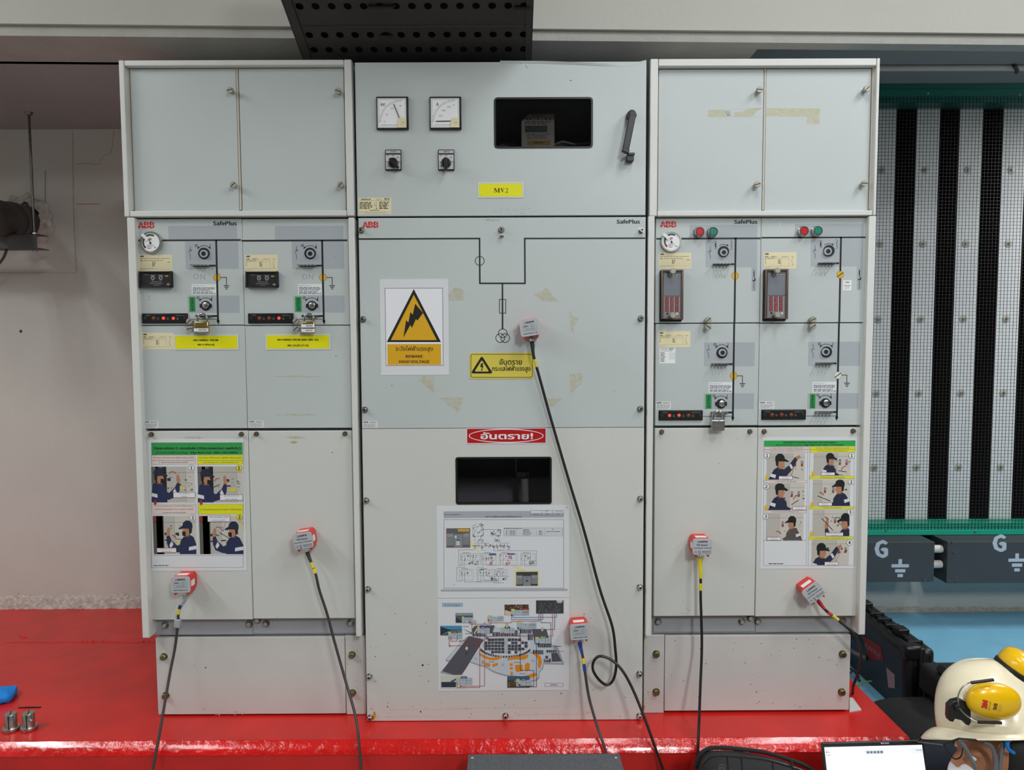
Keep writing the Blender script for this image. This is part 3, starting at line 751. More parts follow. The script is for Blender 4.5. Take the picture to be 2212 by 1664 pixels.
def led_strip(parent, fr, x0, y0, x1, y1, leds, on, screws, Y=YP):
    a, b, c, e = R4(*fp(fr, x0, y0), *fp(fr, x1, y1), Y-.004); k = fr[2]*Y/FPX
    m = MB(); m.box(a, b, Y-.003, Y+.001, c, e, 'dark_gap'); m.box(a+6*k, b-3*k, Y-.0065, Y-.003, c+4*k, e-4*k, 'black'); o = m.build('voltage_indicator', parent, .001)
    d = D(fr, Y-.0066); d.text('HORSTMANN', x0+28, y0+12, x0+62, y0+20, ink('#8a8a8c'), 1); d.text('CAPDIS-S1', x1-88, y0+12, x1-20, y0+20, ink('#8a8a8c'), 1)
    for i, (x, y) in enumerate(leds):
        d.rect(x+24, y-6, x+40, y+8, ink('#3c3c3d'), 1); d.ring(x, y, 13, 3, ink('#8d4a24'), 2); d.text('L%d' % (i+1), x+28, y+3, x+38, y+11, ink('#9a9a9a'), 2)
    d.done('printed_face', o)
    for i, (x, y) in enumerate(leds):
        p = P3(*fp(fr, x, y), Y-.0066); l = MB(); l.ball((p.x, Y-.0066, p.z), 10*k, .003, 10*k, 'led_red' if on[i] else 'led_off', 14, 8); lab(l.build('led', o), 'lit red lamp' if on[i] else 'unlit amber lamp')
    for x, y in screws:
        p = P3(*fp(fr, x, y), Y-.0066); l = MB(); l.lathe((p.x, Y-.0066, p.z), (0, -1, 0), [(9*k, 0), (8*k, .0018)], 'chrome', 14); l.box(p.x-6*k, p.x+6*k, Y-.0088, Y-.0083, p.z-k, p.z+k, 'dark_gap'); l.build('screw', o)
def gauge(parent, fr, x, y, r, Y=YP):
    p = P3(*fp(fr, x, y), Y-.01); k = fr[2]*(Y-.01)/FPX; c = Vector((p.x, Y, p.z))
    m = MB(); m.lathe(c, (0, -1, 0), [(r*k, -.001), (r*k, .0065), (r*k*.95, .0095), (r*k*.88, .0095), (r*k*.84, .006)], 'steel', 36)
    o = lab(m.build('pressure_gauge', parent), 'round gas pressure gauge with white dial')
    d = D((fr[0]+x*fr[2], fr[1]+y*fr[2], fr[2]), Y-.0061)
    d.disc(0, 0, r*.84, ink('#eceded'), 1, 32); R = r*.66; w = r*.17
    d.arc(0, 0, R, 190, 232, w, ink('#8c1f1c'), 2); d.arc(0, 0, R, 150, 190, w, ink('#1d5a33'), 2); d.arc(0, 0, R, 60, 135, w, ink('#1d5a33'), 2)
    abb(d, -r*.3, -r*.38, r*.12, -r*.2, ink('#eceded'), ink('#a02020'), 2)
    d.greek(-r*.3, r*.2, r*.2, r*.62, 3, ink('#55565a'), 2, .4); d.disc(0, r*.08, r*.1, 'ink_black', 3, 14)
    d.line([(-r*.2, -r*.35), (r*.04, r*.1)], r*.04, 'ink_black', 3); d.line([(0, r*.1), (r*.4, r*.42)], r*.03, 'ink_black', 3)
    d.greek(-r*.62, r*.4, -r*.4, r*.5, 1, 'ink_black', 3); d.greek(r*.36, r*.45, r*.55, r*.55, 1, 'ink_black', 3)
    d.done('dial_face', o)
    g = MB(); A = P3(fr[0]+(x-r*.78)*fr[2], fr[1]+(y-r*.72)*fr[2], Y-.0105); B = P3(fr[0]+(x-r*.22)*fr[2], fr[1]+(y-r*.22)*fr[2], Y-.0105)
    dv = B-A; g.obox(Matrix.Translation((A+B)/2) @ Matrix.Rotation(math.atan2(-dv.z, dv.x), 4, 'Y'), dv.length, .002, .009, 'lamp_housing'); g.build('paper_tag', o)
def relay(parent, fr, x0, y0, x1, y1, mx, Y=YP):
    a, b, c, e = R4(*fp(fr, x0, y0), *fp(fr, x1, y1), Y-.02); k = fr[2]*Y/FPX
    m = MB(); m.box(a, b, Y-.004, Y+.001, c, e, 'dark_gap'); m.box(a+3*k, b-3*k, Y-.012, Y-.004, c+10*k, e-3*k, 'black'); m.build
    o = lab(m.build('protection_relay', parent, .003), 'tall relay with brown frame, grey screen and red label strips')
    f = MB(); w = 9*k; A, B, C_, E_ = a+6*k, b-5*k, c+14*k, e-5*k
    f.box(A, A+w, Y-.019, Y-.010, C_, E_, 'relay_brown'); f.box(B-w, B, Y-.019, Y-.010, C_, E_, 'relay_brown'); f.box(A, B, Y-.019, Y-.010, C_, C_+w, 'relay_brown'); f.box(A, B, Y-.019, Y-.010, E_-w, E_, 'relay_brown')
    f.build('cover_frame', o, .0035)
    g = MB(); g.box(A+w, B-w, Y-.0142, Y-.0136, C_+w, E_-w, 'clear_plastic'); lab(g.build('clear_cover', o), 'clear plastic cover')
    s = x1-x0; h = y1-y0
    d = D(fr, Y-.0121); d.rect(x0+18, y0+16, x1-16, y1-22, ink('#9a9b9e'), 1); d.rect(x0+26, y0+24, x1-24, y0+50, ink('#7f8186'), 2)
    d.text('ABB', x0+34, y0+18, x0+58, y0+28, ink('#3a3a3a') if mx else ink('#8e2a25'), 3, .03); d.text('REJ603', x0+100, y0+16, x0+130, y0+23, ink('#4a4a4c'), 3)
    for u in (30, 60, 84, 112, 134): d.rect(x0+u, y0+37, x0+u+14, y0+44, ink('#c9cacc'), 3)
    d.rect(x0+24, y0+58, x1-22, y0+200, ink('#8b9097'), 2); d.rect(x0+26, y0+60, x1-24, y0+196, ink('#8f969e'), 3); d.rect(x0+24, y0+196, x1-22, y0+201, ink('#5a5d61'), 4)
    for i in range(3):
        X = x0+32+i*37
        for j in range(2):
            yA = y0+205+j*57; d.rect(X, yA, X+25, yA+54, ink('#97262a'), 3); d.text(('Setting', 'Reset', 'I>/t>[s]')[i], X+8, yA+6, X+18, yA+48, ink('#e5dada'), 4, 0, 90)
        d.greek(X+27, y0+210, X+33, y0+316, 12, ink('#d5d6d8'), 3)
    d.disc(x0+48, y1-56, 8, 'ink_black', 3, 14); d.disc(x1-48, y1-56, 9, ink('#f4f4f4'), 3, 14)
    d.done('printed_face', o)
    for yy in (y0+12, y1-44):
        p = P3(*fp(fr, (x0+x1)/2+5, yy), Y-.035); n = MB(); n.lathe((p.x, Y-.012, p.z), (0, -1, 0), [(.0045, 0), (.0045, .014), (.0085, .015), (.0085, .026), (.007, .028)], 'zinc_knob', 18); n.build('cover_knob', o)
def fault_box(parent, fr, x0, y0, x1, y1, Y=YP):
    a, b, c, e = R4(*fp(fr, x0, y0), *fp(fr, x1, y1), Y-.008); k = fr[2]*Y/FPX
    m = MB(); m.box(a, b, Y-.010, Y+.001, c, e, 'black_matt'); m.box(a, b, Y-.014, Y-.010, e-9*k, e, 'black_matt'); m.box(a, b, Y-.014, Y-.010, c, c+12*k, 'black_matt'); m.box(a, a+9*k, Y-.014, Y-.010, c, e, 'black_matt'); m.box(b-14*k, b, Y-.014, Y-.010, c, e, 'black_matt')
    o = lab(m.build('fault_indicator', parent, .0012), 'black earth fault indicator box')
    d = D(fr, Y-.0102); w = x1-x0; g = ink('#a9aaac')
    for X, t in ((.4, 'Test'), (.645, 'Reset')):
        d.ring(x0+w*X, y0+48, 12, 4, ink('#b9babc'), 1); d.disc(x0+w*X, y0+48, 6, ink('#55504c'), 2, 12); d.text(t, x0+w*X-9, y0+64, x0+w*X+9, y0+70, g, 1); d.greek(x0+w*X-18, y0+26, x0+w*X+18, y0+33, 1, g, 1)
    d.greek(x0+w*.14, y0+20, x0+w*.28, y0+27, 1, ink('#77787a'), 1); d.rect(x0+w*.78, y0+30, x0+w*.88, y0+38, ink('#c7a53a'), 1)
    d.text('Earth Fault Low', x0+w*.36, y0+73, x0+w*.66, y0+81, g, 1); d.text('Short Circuit Indicator', x0+w*.3, y0+85, x0+w*.72, y0+93, g, 1); d.text('Type EKL-1', x0+w*.42, y0+98, x0+w*.63, y0+107, g, 1)
    d.disc(x0+w*.88, y0+96, 12, ink('#8f9092'), 1, 16, 9); d.text('H', x0+w*.86, y0+92, x0+w*.9, y0+100, 'ink_black', 2)
    d.done('printed_face', o)
def push_button(parent, fr, x, y, colr, Y=YP):
    p = P3(*fp(fr, x, y), Y-.02); k = fr[2]*Y/FPX; c = Vector((p.x, Y, p.z))
    m = MB(); m.lathe(c, (0, -1, 0), [(40*k, -.001), (40*k, .004), (38*k, .005), (35*k, .005), (35*k, .016), (33*k, .019), (28*k, .019), (28*k, .015)], 'chrome', 32)
    o = m.build('push_button', parent); lab(o, 'red round push button' if colr == 'btn_red' else 'green round push button')
    n = MB(); n.lathe(c+Vector((0, -.014, 0)), (0, -1, 0), [(27.5*k, 0), (27.5*k, .004), (26*k, .005)], colr, 28); cp = n.build('cap', o)
    d = D((fr[0]+x*fr[2], fr[1]+y*fr[2], fr[2]), Y-.0191); d.ring(0, 0, 21, 1.6, ink('#5a0a0c' if colr == 'btn_red' else '#073f33'), 1)
    if colr == 'btn_red': d.ring(0, 0, 8, 2, ink('#8a0d10'), 1)
    else: d.rect(-1.6, -13, 1.6, 13, ink('#052d25'), 1)
    d.done('symbol', cp)
def pencil(parent, fr, s, x0, y0, x1, y1):
    d = D(fr, YP); d.text(s, x0, y0, x1, y1, ink('#9aa3a8'), 3); d.done('pencil_note', parent)
def bar(d, x0, y0, x1, y1, w): d.line([(x0, y0), (x1, y1)], w, 'ink_black', 2)

def cabinet_shell(name, label, stl, pan_up, pan_lo, doors, strip, by, nm=None):
    """stl: two stiles (px at mid height), y range; panels and doors as photo rectangles"""
    xl = R4(*stl[0], YS); xr = R4(*stl[1], YS)
    t = thing(name, label, 'cabinet', ((xl[0]+xr[1])/2, YBK, xl[2]))
    m = MB()
    zb = U((doors[0][0]+doors[1][2])/2, by, YP+.03)[1]
    m.box(xl[0]+.003, xr[1]-.003, YP+.032, YBK, zb, xl[3]-.002, 'sheet_grey'); m.build('body', t)
    for q in (xl, xr):
        f = MB(); f.box(q[0], q[1], YS, YP+.06, q[2], q[3], 'frame_grey'); f.build('side_frame', t, .0022)
    P = []
    for q in pan_up+pan_lo:
        m = MB(); x0, x1, z0, z1 = R4(*q, YP); m.box(x0, x1, YP, YP+.032, z0, z1, 'panel_blue'); P.append(m.build('front_panel', t, .0012))
    Dn = []
    for q in doors:
        m = MB(); x0, x1, z0, z1 = R4(*q, YP); m.box(x0, x1, YP, YP+.025, z0, z1, 'panel_grey'); Dn.append(m.build('cable_door', t, .002))
    m = MB()
    for q in strip:
        x0, x1, z0, z1 = R4(*q, YP+.03); m.box(x0, x1, YP+.028, YP+.06, z0, z1, 'sheet_grey')
    st = m.build('lower_rail', t, .001)
    return t, P, Dn, st

# ================================================================ left cabinet: two incoming switches
tA, PA, DA, SA = cabinet_shell('switchgear_cabinet', 'left switchgear cabinet with two incoming switches and brass padlocks', [(290.5, 470, 306.5, 1379), (760.5, 470, 773, 1376)],
    [(294.5, 473, 525, 702.3), (525.8, 473, 755.8, 702.3)], [(303, 704, 531.3, 926), (532.2, 704, 758.5, 925)],
    [(318, 931.5, 540.7, 1339.5), (541.8, 931, 763.5, 1337)], [(335, 1336, 546, 1371), (546.6, 1336, 771, 1368)], 1372)
for (dx, par, par2, i) in ((0, PA[0], PA[2], 0), (795, PA[1], PA[3], 1)):
    d = D(fL, YP)
    if i == 0: d.rect(325, 97, 840, 197, 'band_blue', 1); d.rect(452, 215, 850, 420, 'band_blue', 1); d.rect(470, 620, 858, 750, 'band_blue', 1)
    else: d.rect(1122, 98, 1635, 200, 'band_blue', 1); d.rect(1250, 215, 1640, 420, 'band_blue', 1); d.rect(1262, 620, 1645, 748, 'band_blue', 1)
    if i == 0: d.rect(72, 199, 869, 212, 'ink_black', 2)
    else: d.rect(874, 201, 1665, 214, 'ink_black', 2)
    vx = 683 if i == 0 else 1476; vb = 697 if i == 0 else 1489
    bar(d, vx, 208, vb, 806, 14); d.poly([(vb-12, 806), (vb+13, 806), (vb+3, 838)], 'ink_black', 2)
    yx = 690 if i == 0 else 1482
    ground(d, [(yx+26, 484), (yx+70, 484), (yx+70, 545)])
    sw_symbol(d, 490+dx, 250, 348, 'o'); oi(d, 534+dx, 245, 638+dx, 592+dx, 305, 60); oi(d, 547+dx, 637, 650+dx, 604+dx, 694, 58)
    d.rect(470+dx, 795, 690+dx, 799, 'ink_black', 2); d.disc(522+dx, 797, 5, ink('#6d7276'), 3, 12); d.rect(528+dx, 765, 552+dx, 782, 'ink_black', 2)
    if i == 0: abb(d, 97, 67, 222, 117, 'panel_blue'); d.text('SafePlus', 658, 60, 838, 95, 'ink_black', 2, .018)
    for (x, y) in ((183, 628), (178, 648), (1575, 335)):
        if (i == 0) == (x < 880): d.disc(x, y, 3, ink('#4a4f52'), 2, 8)
    d.done('printed_diagram', par)
    indicator(par, fL, yx, 484, 0, '#d8ab2a')
    bushing(par, fL, 592+dx, 304, 42, 597+dx, 308); earth_bushing(par, fL, 606+dx, 696)
    tongue(par, fL, 510+dx, 680+dx, 396); tongue(par, fL, 560+dx, 690+dx, 773)
    pencil(par, fL, 'ON', (512 if i == 0 else 1325), 456, (600 if i == 0 else 1410), 498)
    if i == 0: plate(par, fL, 105, 313, 353, 436, True); fault_box(par, fL, 112, 439, 353, 558); note(par, fL, 500, 535, 684, 612); green_label(par, fL, 482, 630, 527, 741)
    else: plate(par, fL, 900, 313, 1144, 437, False); fault_box(par, fL, 908, 441, 1147, 558); note(par, fL, 1297, 533, 1474, 612); green_label(par, fL, 1275, 629, 1322, 741)
gauge(PA[0], fL, 190, 220, 82)
led_strip(PA[0], fL, 125, 753, 468, 828, [(215, 789), (288, 789), (362, 790)], (0, 1, 1), [(152, 789), (446, 789)])
led_strip(PA[1], fL, 920, 752, 1260, 828, [(1007, 789), (1080, 789), (1153, 789)], (0, 0, 1), [(945, 789), (1237, 788)])
knobs(PA[0], [fp(fL, 487, 814)], YP); knobs(PA[2], [fp(fL, 490, 869)], YP); knobs(PA[1], [fp(fL, 1283, 811)], YP); knobs(PA[3], [fp(fL, 1283, 868)], YP)
plate(PA[2], fL, 128, 898, 366, 1021, False)
pe_sticker(PA[2], fL, 138, 1557, 252, 1612); pe_sticker(PA[3], fL, 927, 1555, 1040, 1608)
d = D(fL, YP); rg = random.Random(8)
for (x0, x1, y0, s) in ((1105, 1475, 1226, 8), (1125, 1445, 1513, 8)):
    top = [(x0+(x1-x0)*i/24, y0-s*math.sin(math.pi*i/24)**.6*(.5+rg.random())) for i in range(25)]; bot = [(x1-(x1-x0)*i/24, y0+s*math.sin(math.pi*i/24)**.6*(.4+rg.random())) for i in range(25)]
    d.poly(top+bot, 'stain', 1)
d.disc(1580, 1071, 4, ink('#3d4245'), 1, 8)
d.done('glue_residue', PA[3])
bolts(DA[0], [(324.5, 939.5), (519.5, 939)], YP, 'small'); bolts(DA[1], [(552, 938.5), (744, 938)], YP, 'small')
bolts(SA, [(354, 1353), (537, 1350), (555, 1342), (573, 1349.5), (756, 1348)], YP+.028, 'hex')
d = D(fLB := (280, 920, 520/1803), YP)
d.poly([(400, 90), (440, 80), (520, 82), (560, 90), (520, 97), (430, 96)], 'stain', 1); d.disc(570, 1308, 3, ink('#5a5d5c'), 1, 8)
d.done('glue_residue', DA[0])
d = D(fLB, YP); d.poly([(1160, 85), (1250, 78), (1330, 92), (1240, 100)], 'stain', 1); d.poly([(1195, 125), (1230, 112), (1262, 122), (1235, 136)], ink('#b6a777'), 1); d.disc(1518, 200, 4, 'ink_black', 1, 10); d.disc(1108, 1440, 3, ink('#6b6c6a'), 1, 8)
d.done('glue_residue', DA[1])

# ================================================================ right cabinet: two outgoing breakers
tB, PB, DB, SB = cabinet_shell('switchgear_cabinet', 'right switchgear cabinet with two outgoing breakers and coloured push buttons', [(1397.5, 467, 1411, 1375), (1866, 467, 1881, 1372)],
    [(1416, 471, 1642.5, 697.5), (1643.3, 470, 1870.5, 697)], [(1416, 699.5, 1638.5, 919.5), (1639.3, 699, 1864.5, 919)],
    [(1413.5, 925, 1633.5, 1331.5), (1634.5, 924, 1855, 1332)], [(1411, 1330, 1631, 1365), (1631.6, 1331, 1838, 1365)], 1368)
d = D(fR, YP)
d.rect(380, 90, 888, 188, 'band_blue', 1); d.poly([(499, 200), (886, 200), (886, 408), (880, 582), (842, 582), (843, 408), (499, 408)], 'band_blue', 1)
d.rect(131, 186, 912, 199, 'ink_black', 2); bar(d, 725, 192, 716, 822, 14)
abb(d, 158, 62, 282, 110, 'panel_blue'); d.text('SafePlus', 712, 50, 888, 83, 'ink_black', 2, .018)
sw_symbol(d, 535, 255, 346, 'x'); d.arc(634, 290, 54, 62, 128, 4, 'ink_black', 2); d.poly([(673, 250), (654, 247), (664, 233)], 'ink_black', 2)
coil(d, 575, 217, 268, False); coil(d, 694, 210, 272); coil(d, 862, 430, 486, False); d.disc(862, 500, 13, 'ink_black', 2); d.disc(858, 496, 8, 'band_blue', 3); coil(d, 860, 518, 580)
d.done('printed_diagram', PB[0])
d = D(fR, YP)
d.rect(1168, 82, 1680, 180, 'band_blue', 1); d.poly([(1286, 195), (1679, 195), (1676, 402), (1668, 574), (1631, 574), (1632, 402), (1286, 402)], 'band_blue', 1)
d.rect(918, 179, 1705, 191, 'ink_black', 2); bar(d, 1514, 186, 1501, 818, 14)
sw_symbol(d, 1320, 245, 340, 'x'); d.arc(1422, 284, 54, 62, 128, 4, 'ink_black', 2); d.poly([(1461, 244), (1442, 241), (1452, 227)], 'ink_black', 2)
coil(d, 1362, 210, 260, False); coil(d, 1483, 203, 264); coil(d, 1652, 424, 478, False); d.disc(1652, 492, 13, 'ink_black', 2); d.disc(1648, 488, 8, 'band_blue', 3); coil(d, 1650, 510, 572)
d.line([(1056, 66), (1056, 100)], 3, ink('#e8ecee'), 2)
d.done('printed_diagram', PB[1])
d = D(fR, YP)
d.rect(488, 970, 868, 1150, 'band_blue', 1); d.rect(485, 1352, 862, 1470, 'band_blue', 1); bar(d, 714, 836, 704, 1532, 14); d.poly([(691, 1532), (716, 1532), (703, 1563)], 'ink_black', 2)
ground(d, [(735, 1221), (776, 1221), (776, 1278)]); sw_symbol(d, 523, 990, 1088, 't'); oi(d, 569, 987, 668, 622, 1046, 58); oi(d, 563, 1371, 662, 615, 1430, 58)
d.rect(480, 1523, 704, 1527, 'ink_black', 2); d.disc(528, 1525, 5, ink('#6d7276'), 3, 12)
d.done('printed_diagram', PB[2])
d = D(fR, YP)
d.rect(1268, 965, 1658, 1147, 'band_blue', 1); d.rect(1262, 1352, 1645, 1468, 'band_blue', 1); bar(d, 1499, 831, 1483, 1528, 14); d.poly([(1469, 1528), (1495, 1528), (1481, 1560)], 'ink_black', 2)
ground(d, [(1516, 1216), (1558, 1216), (1558, 1275)]); sw_symbol(d, 1305, 985, 1085, 't'); oi(d, 1352, 982, 1453, 1404, 1041, 58); oi(d, 1341, 1366, 1441, 1396, 1425, 58)
d.rect(1255, 1520, 1484, 1524, 'ink_black', 2); d.disc(1305, 1522, 5, ink('#6d7276'), 3, 12)
d.done('printed_diagram', PB[3])
indicator(PB[0], fR, 721, 471, 0, '#d8ab2a'); indicator(PB[1], fR, 1508, 463, -.95, '#d8ab2a'); indicator(PB[2], fR, 709, 1221, 0, '#d8ab2a'); indicator(PB[3], fR, 1490, 1217, -.95, '#dedcd4')
bushing(PB[0], fR, 634, 290, 41, 631, 298); bushing(PB[1], fR, 1422, 284, 42, 1409, 290); bushing(PB[2], fR, 622, 1048, 41, 621, 1047); bushing(PB[3], fR, 1404, 1042, 41, 1393, 1041)
earth_bushing(PB[2], fR, 615, 1430); earth_bushing(PB[3], fR, 1396, 1425)
tongue(PB[0], fR, 553, 715, 385); tongue(PB[1], fR, 1340, 1500, 378); tongue(PB[2], fR, 540, 702, 1134); tongue(PB[3], fR, 1322, 1480, 1128); tongue(PB[2], fR, 537, 700, 1496); tongue(PB[3], fR, 1315, 1484, 1493)
plate(PB[0], fR, 152, 298, 392, 416, True); plate(PB[1], fR, 937, 295, 1180, 417, False); plate(PB[2], fR, 148, 887, 385, 1006, False)
note(PB[2], fR, 523, 1268, 703, 1346); note(PB[3], fR, 1300, 1265, 1481, 1344); green_label(PB[2], fR, 500, 1360, 545, 1468); green_label(PB[3], fR, 1280, 1357, 1322, 1466)
pe_sticker(PB[2], fR, 128, 1413, 240, 1470); pe_sticker(PB[3], fR, 903, 1412, 1015, 1468)
gauge(PB[0], fR, 245, 213, 78)
led_strip(PB[2], fR, 150, 1480, 480, 1555, [(230, 1518), (301, 1517), (372, 1517)], (1, 1, 0), [(174, 1518), (459, 1516)])
led_strip(PB[3], fR, 920, 1475, 1253, 1550, [(998, 1512), (1070, 1512), (1142, 1512)], (0, 0, 0), [(943, 1512), (1230, 1511)])
knobs(PB[0], [fp(fR, 517, 802)], YP); knobs(PB[2], [fp(fR, 517, 855)], YP); knobs(PB[1], [fp(fR, 1300, 799)], YP); knobs(PB[3], [fp(fR, 1300, 850)], YP)
relay(PB[0], fR, 166, 425, 335, 812, True); relay(PB[1], fR, 945, 421, 1121, 808, False)
push_button(PB[0], fR, 459, 140, 'btn_red'); push_button(PB[0], fR, 560, 140, 'btn_green'); push_button(PB[1], fR, 1241, 134, 'btn_red'); push_button(PB[1], fR, 1345, 133, 'btn_green')
pencil(PB[0], fR, 'ON', 568, 460, 648, 490); pencil(PB[1], fR, 'OFF', 1320, 446, 1408, 476)
d = D(fR, YP); d.rect(155, 1013, 273, 1127, ink('#eef0f0'), 2); d.text('PDEX', 224, 1014, 262, 1027, ink('#2b7a6a'), 3, .02); d.greek(165, 1016, 215, 1024, 1, ink('#66686a'), 3)
d.greek(162, 1030, 250, 1038, 1, ink('#88898a'), 3); d.greek(162, 1044, 200, 1118, 7, ink('#77787a'), 3)
for y in (1042, 1054, 1065, 1078, 1088): d.box4(228, y, 270, y+9, 1, ink('#8a8b8c'), 3)
lab(d.done('inspection_label', PB[2]), 'white inspection label with green heading')
d = D(fR, YP); d.rect(1530, 505, 1592, 580, ink('#eceded'), 2); d.text('PDEX', 1546, 514, 1578, 526, ink('#2f7d6d'), 3, .02); d.text('BREAKER', 1538, 541, 1584, 550, ink('#8d4b46'), 3, .01); d.text('OFF', 1542, 556, 1576, 571, ink('#a8423f'), 3)
lab(d.done('breaker_off_sticker', PB[1]), 'white breaker OFF sticker')
fRB = (1380, 920, 520/1803)
bolts(DB[0], [(1430.5, 934), (1621.5, 933)], YP, 'small'); bolts(DB[1], [(1652.5, 933), (1845, 932)], YP, 'small')
bolts(SB, [(1422, 1345), (1604, 1344.5), (1622, 1337), (1638, 1344.5), (1823, 1344)], YP+.028, 'hex')
rg = random.Random(21)
d = D(fRB, YP)
for (x, y) in ((603, 284), (740, 98), (357, 1373), (325, 1408), (377, 1384), (330, 1318), (778, 1208)): d.disc(x, y, 3, ink('#474a4a'), 1, 8)
d.done('paint_specks', DB[0])

# ================================================================ middle cabinet
xa, xb, zb, zt = R4(783.5, 470, 1391, 1557, YC)
tM = thing('switchgear_cabinet', 'middle tall metering cabinet with black one-line diagram and bolted covers', 'cabinet', ((xa+xb)/2, YBK, PT))
zs = U(1088, 925, YC)[1]
m = MB(); m.box(xa+.006, xb-.006, 2.42, YBK, PT, zt-.002, 'sheet_grey')
for x in (xa+.006, xb-.009): m.box(x, x+.003, YC+.012, 2.42, PT, zt-.002, 'sheet_grey')
m.box(xa+.006, xb-.006, YC+.02, 2.42, PT, PT+.02, 'dark_gap'); m.box(xa+.006, xb-.006, YC+.02, 2.42, zt-.006, zt-.002, 'sheet_grey')
m.build('body', tM)
m = MB(); m.box(xa, xb, YC, YC+.012, zs+.0006, zt, 'panel_blue'); cU = m.build('front_cover', tM, .0012)
q = R4(986, 989, 1190, 1088, YC)
cL = hole_panel(xa, xb, zb, zs-.0006, q[0], q[1], q[2], q[3], YC, YC+.012, 'panel_grey').build('front_cover', tM, .0012)
window('lower', (986, 989, 1190, 1088), cL, .005)
m = MB()
A = P3(1133, 1034, 2.32); B = P3(1135, 1130, 2.32); m.cyl(A, B, .0125, 'pvc'); m.build('fuse_tube', tM)
m = MB(); x0, x1, z0, z1 = R4(1116, 1019, 1136, 1030, 2.31); m.box(x0, x1, 2.30, 2.33, z0, z1, 'steel_dark'); x0, x1, z0, z1 = R4(1113, 975, 1116, 1019, 2.31); m.box(x0, x1, 2.30, 2.33, z0, z1, 'steel_dark'); x0, x1, z0, z1 = R4(1139, 1017, 1142, 1028, 2.31); m.box(x0, x1, 2.30, 2.33, z0, z1, 'steel_dark'); m.build('terminal_bracket', tM)
d = D(fC2, YC)
d.line([(86, 187), (944, 183), (946, 503), (1268, 503), (1266, 183), (2120, 181)], 11, 'ink_black', 2); d.line([(1107, 503), (1108, 826)], 11, 'ink_black', 2)
d.ring(945, 343, 32, 5, 'ink_black', 2); d.box4(1086, 617, 1130, 716, 5, 'ink_black', 2)
d.ring(1109, 859, 31, 5, 'ink_black', 2); d.ring(1091, 893, 31, 5, 'ink_black', 2); d.ring(1127, 893, 31, 5, 'ink_black', 2)
abb(d, 108, 62, 224, 108, 'panel_blue'); d.text('SafePlus', 1920, 46, 2088, 78, 'ink_black', 2, .018)
d.done('printed_diagram', cU)
d = D(fC2, YC)
for pts in (((722, 575), (770, 528), (828, 548), (834, 622), (760, 630), (722, 626)), ((1325, 578), (1380, 566), (1415, 530), (1450, 560), (1462, 590), (1508, 632), (1390, 632)), ((1586, 690), (1610, 740), (1650, 752), (1628, 800), (1610, 840), (1630, 858), (1600, 850), (1588, 800)),
            ((505, 1190), (545, 1160), (618, 1162), (622, 1290)), ((652, 1318), (828, 1316), (808, 1390), (785, 1426)), ((1584, 1148), (1660, 1140), (1682, 1150), (1670, 1220), (1586, 1298)), ((1405, 1322), (1535, 1324), (1470, 1382), (1440, 1388))): d.poly(pts, 'stain', 1)
for x, y, r in ((318, 1232, 4), (1390, 66, 3), (1905, 1276, 3), (550, 840, 2)): d.disc(x, y, r, ink('#52585b'), 2, 8)
rg = random.Random(31)
for i in range(30): d.disc(980+rg.random()*100, 44+rg.random()*14, 1.5+rg.random()*3, ink('#7a7f80'), 1, 6, 2)
d.done('glue_residue', cU)
pe_sticker(cU, fC2, 110, 1484, 218, 1535, YC)
bolts(cU, [(779.5, 497), (1386.5, 497), (783, 690), (1385, 688), (787, 886), (1384, 884), (1083, 496)], YC, 'cap')
p = P3(1084, 511, YC); m = MB(); m.box(p.x-.006, p.x+.006, YC-.014, YC, p.z-.001, p.z+.001, 'chrome'); m.build('cover_hook', cU)
bolts(cL, [(790, 1083), (1384, 1079), (794, 1275), (1383, 1270), (797, 1464), (1382, 1458), (799, 1553), (1092, 1549), (1382, 1549)], YC, 'cap')
d = D(fC4, YC)
d.poly([(185, 920), (200, 918), (206, 945), (192, 978), (180, 974)], ink('#c79a1c'), 1)
rg = random.Random(17)
for i in range(90):
    d.disc(150+rg.random()*1940, 960-(rg.random()**2)*900, 1.2+rg.random()*2.6, ink('#4c4a48'), 1, 7)
for x, y, r in ((538, 586, 8), (524, 918, 6), (288, 882, 5), (1526, 788, 5), (200, 524, 4), (580, 700, 4), (1690, 222, 4)): d.disc(x, y, r, ink('#3d3b3a'), 1, 8)
d.line([(1705, 924), (1735, 922)], 5, ink('#c7a85a'), 1)
for x0, x1, y in ((300, 900, 905), (700, 1500, 893), (1200, 1760, 940), (200, 700, 955)): d.line([(x0, y), (x1, y-6)], 1.6, ink('#b5aa9e'), 1)
d.done('paint_specks', cL)

# ================================================================ steel bases under the side cabinets
YBS = 2.195
def base(name, label, main, filler, zt_px, bl, tie):
    a = R4(*main, YBS); f = R4(*filler, YBS); xl = min(a[0], f[0])+.004; xr = max(a[1], f[1])-.004
    t = thing(name, label, 'base', ((xl+xr)/2, YBK, PT))
    ztop = tie.location.z if False else U((main[0]+main[2])/2, zt_px, YP+.03)[1]
    m = MB(); m.box(xl, xr, YBS+.02, YBK, PT, ztop-.001, 'sheet_grey'); m.build('frame', t)
    m = MB(); m.box(a[0], a[1], YBS, YBS+.02, a[2]+.004, ztop-.006, 'base_grey'); p = m.build('cover_plate', t, .0015)
    m = MB(); m.box(f[0], f[1], YBS+.002, YBS+.02, f[2]+.002, ztop-.004, 'base_grey'); q = m.build('end_plate', t, .0015)
    bolts(p, bl[0], YBS, 'olive'); bolts(q, bl[1], YBS+.002, 'olive')
    return t, p, q
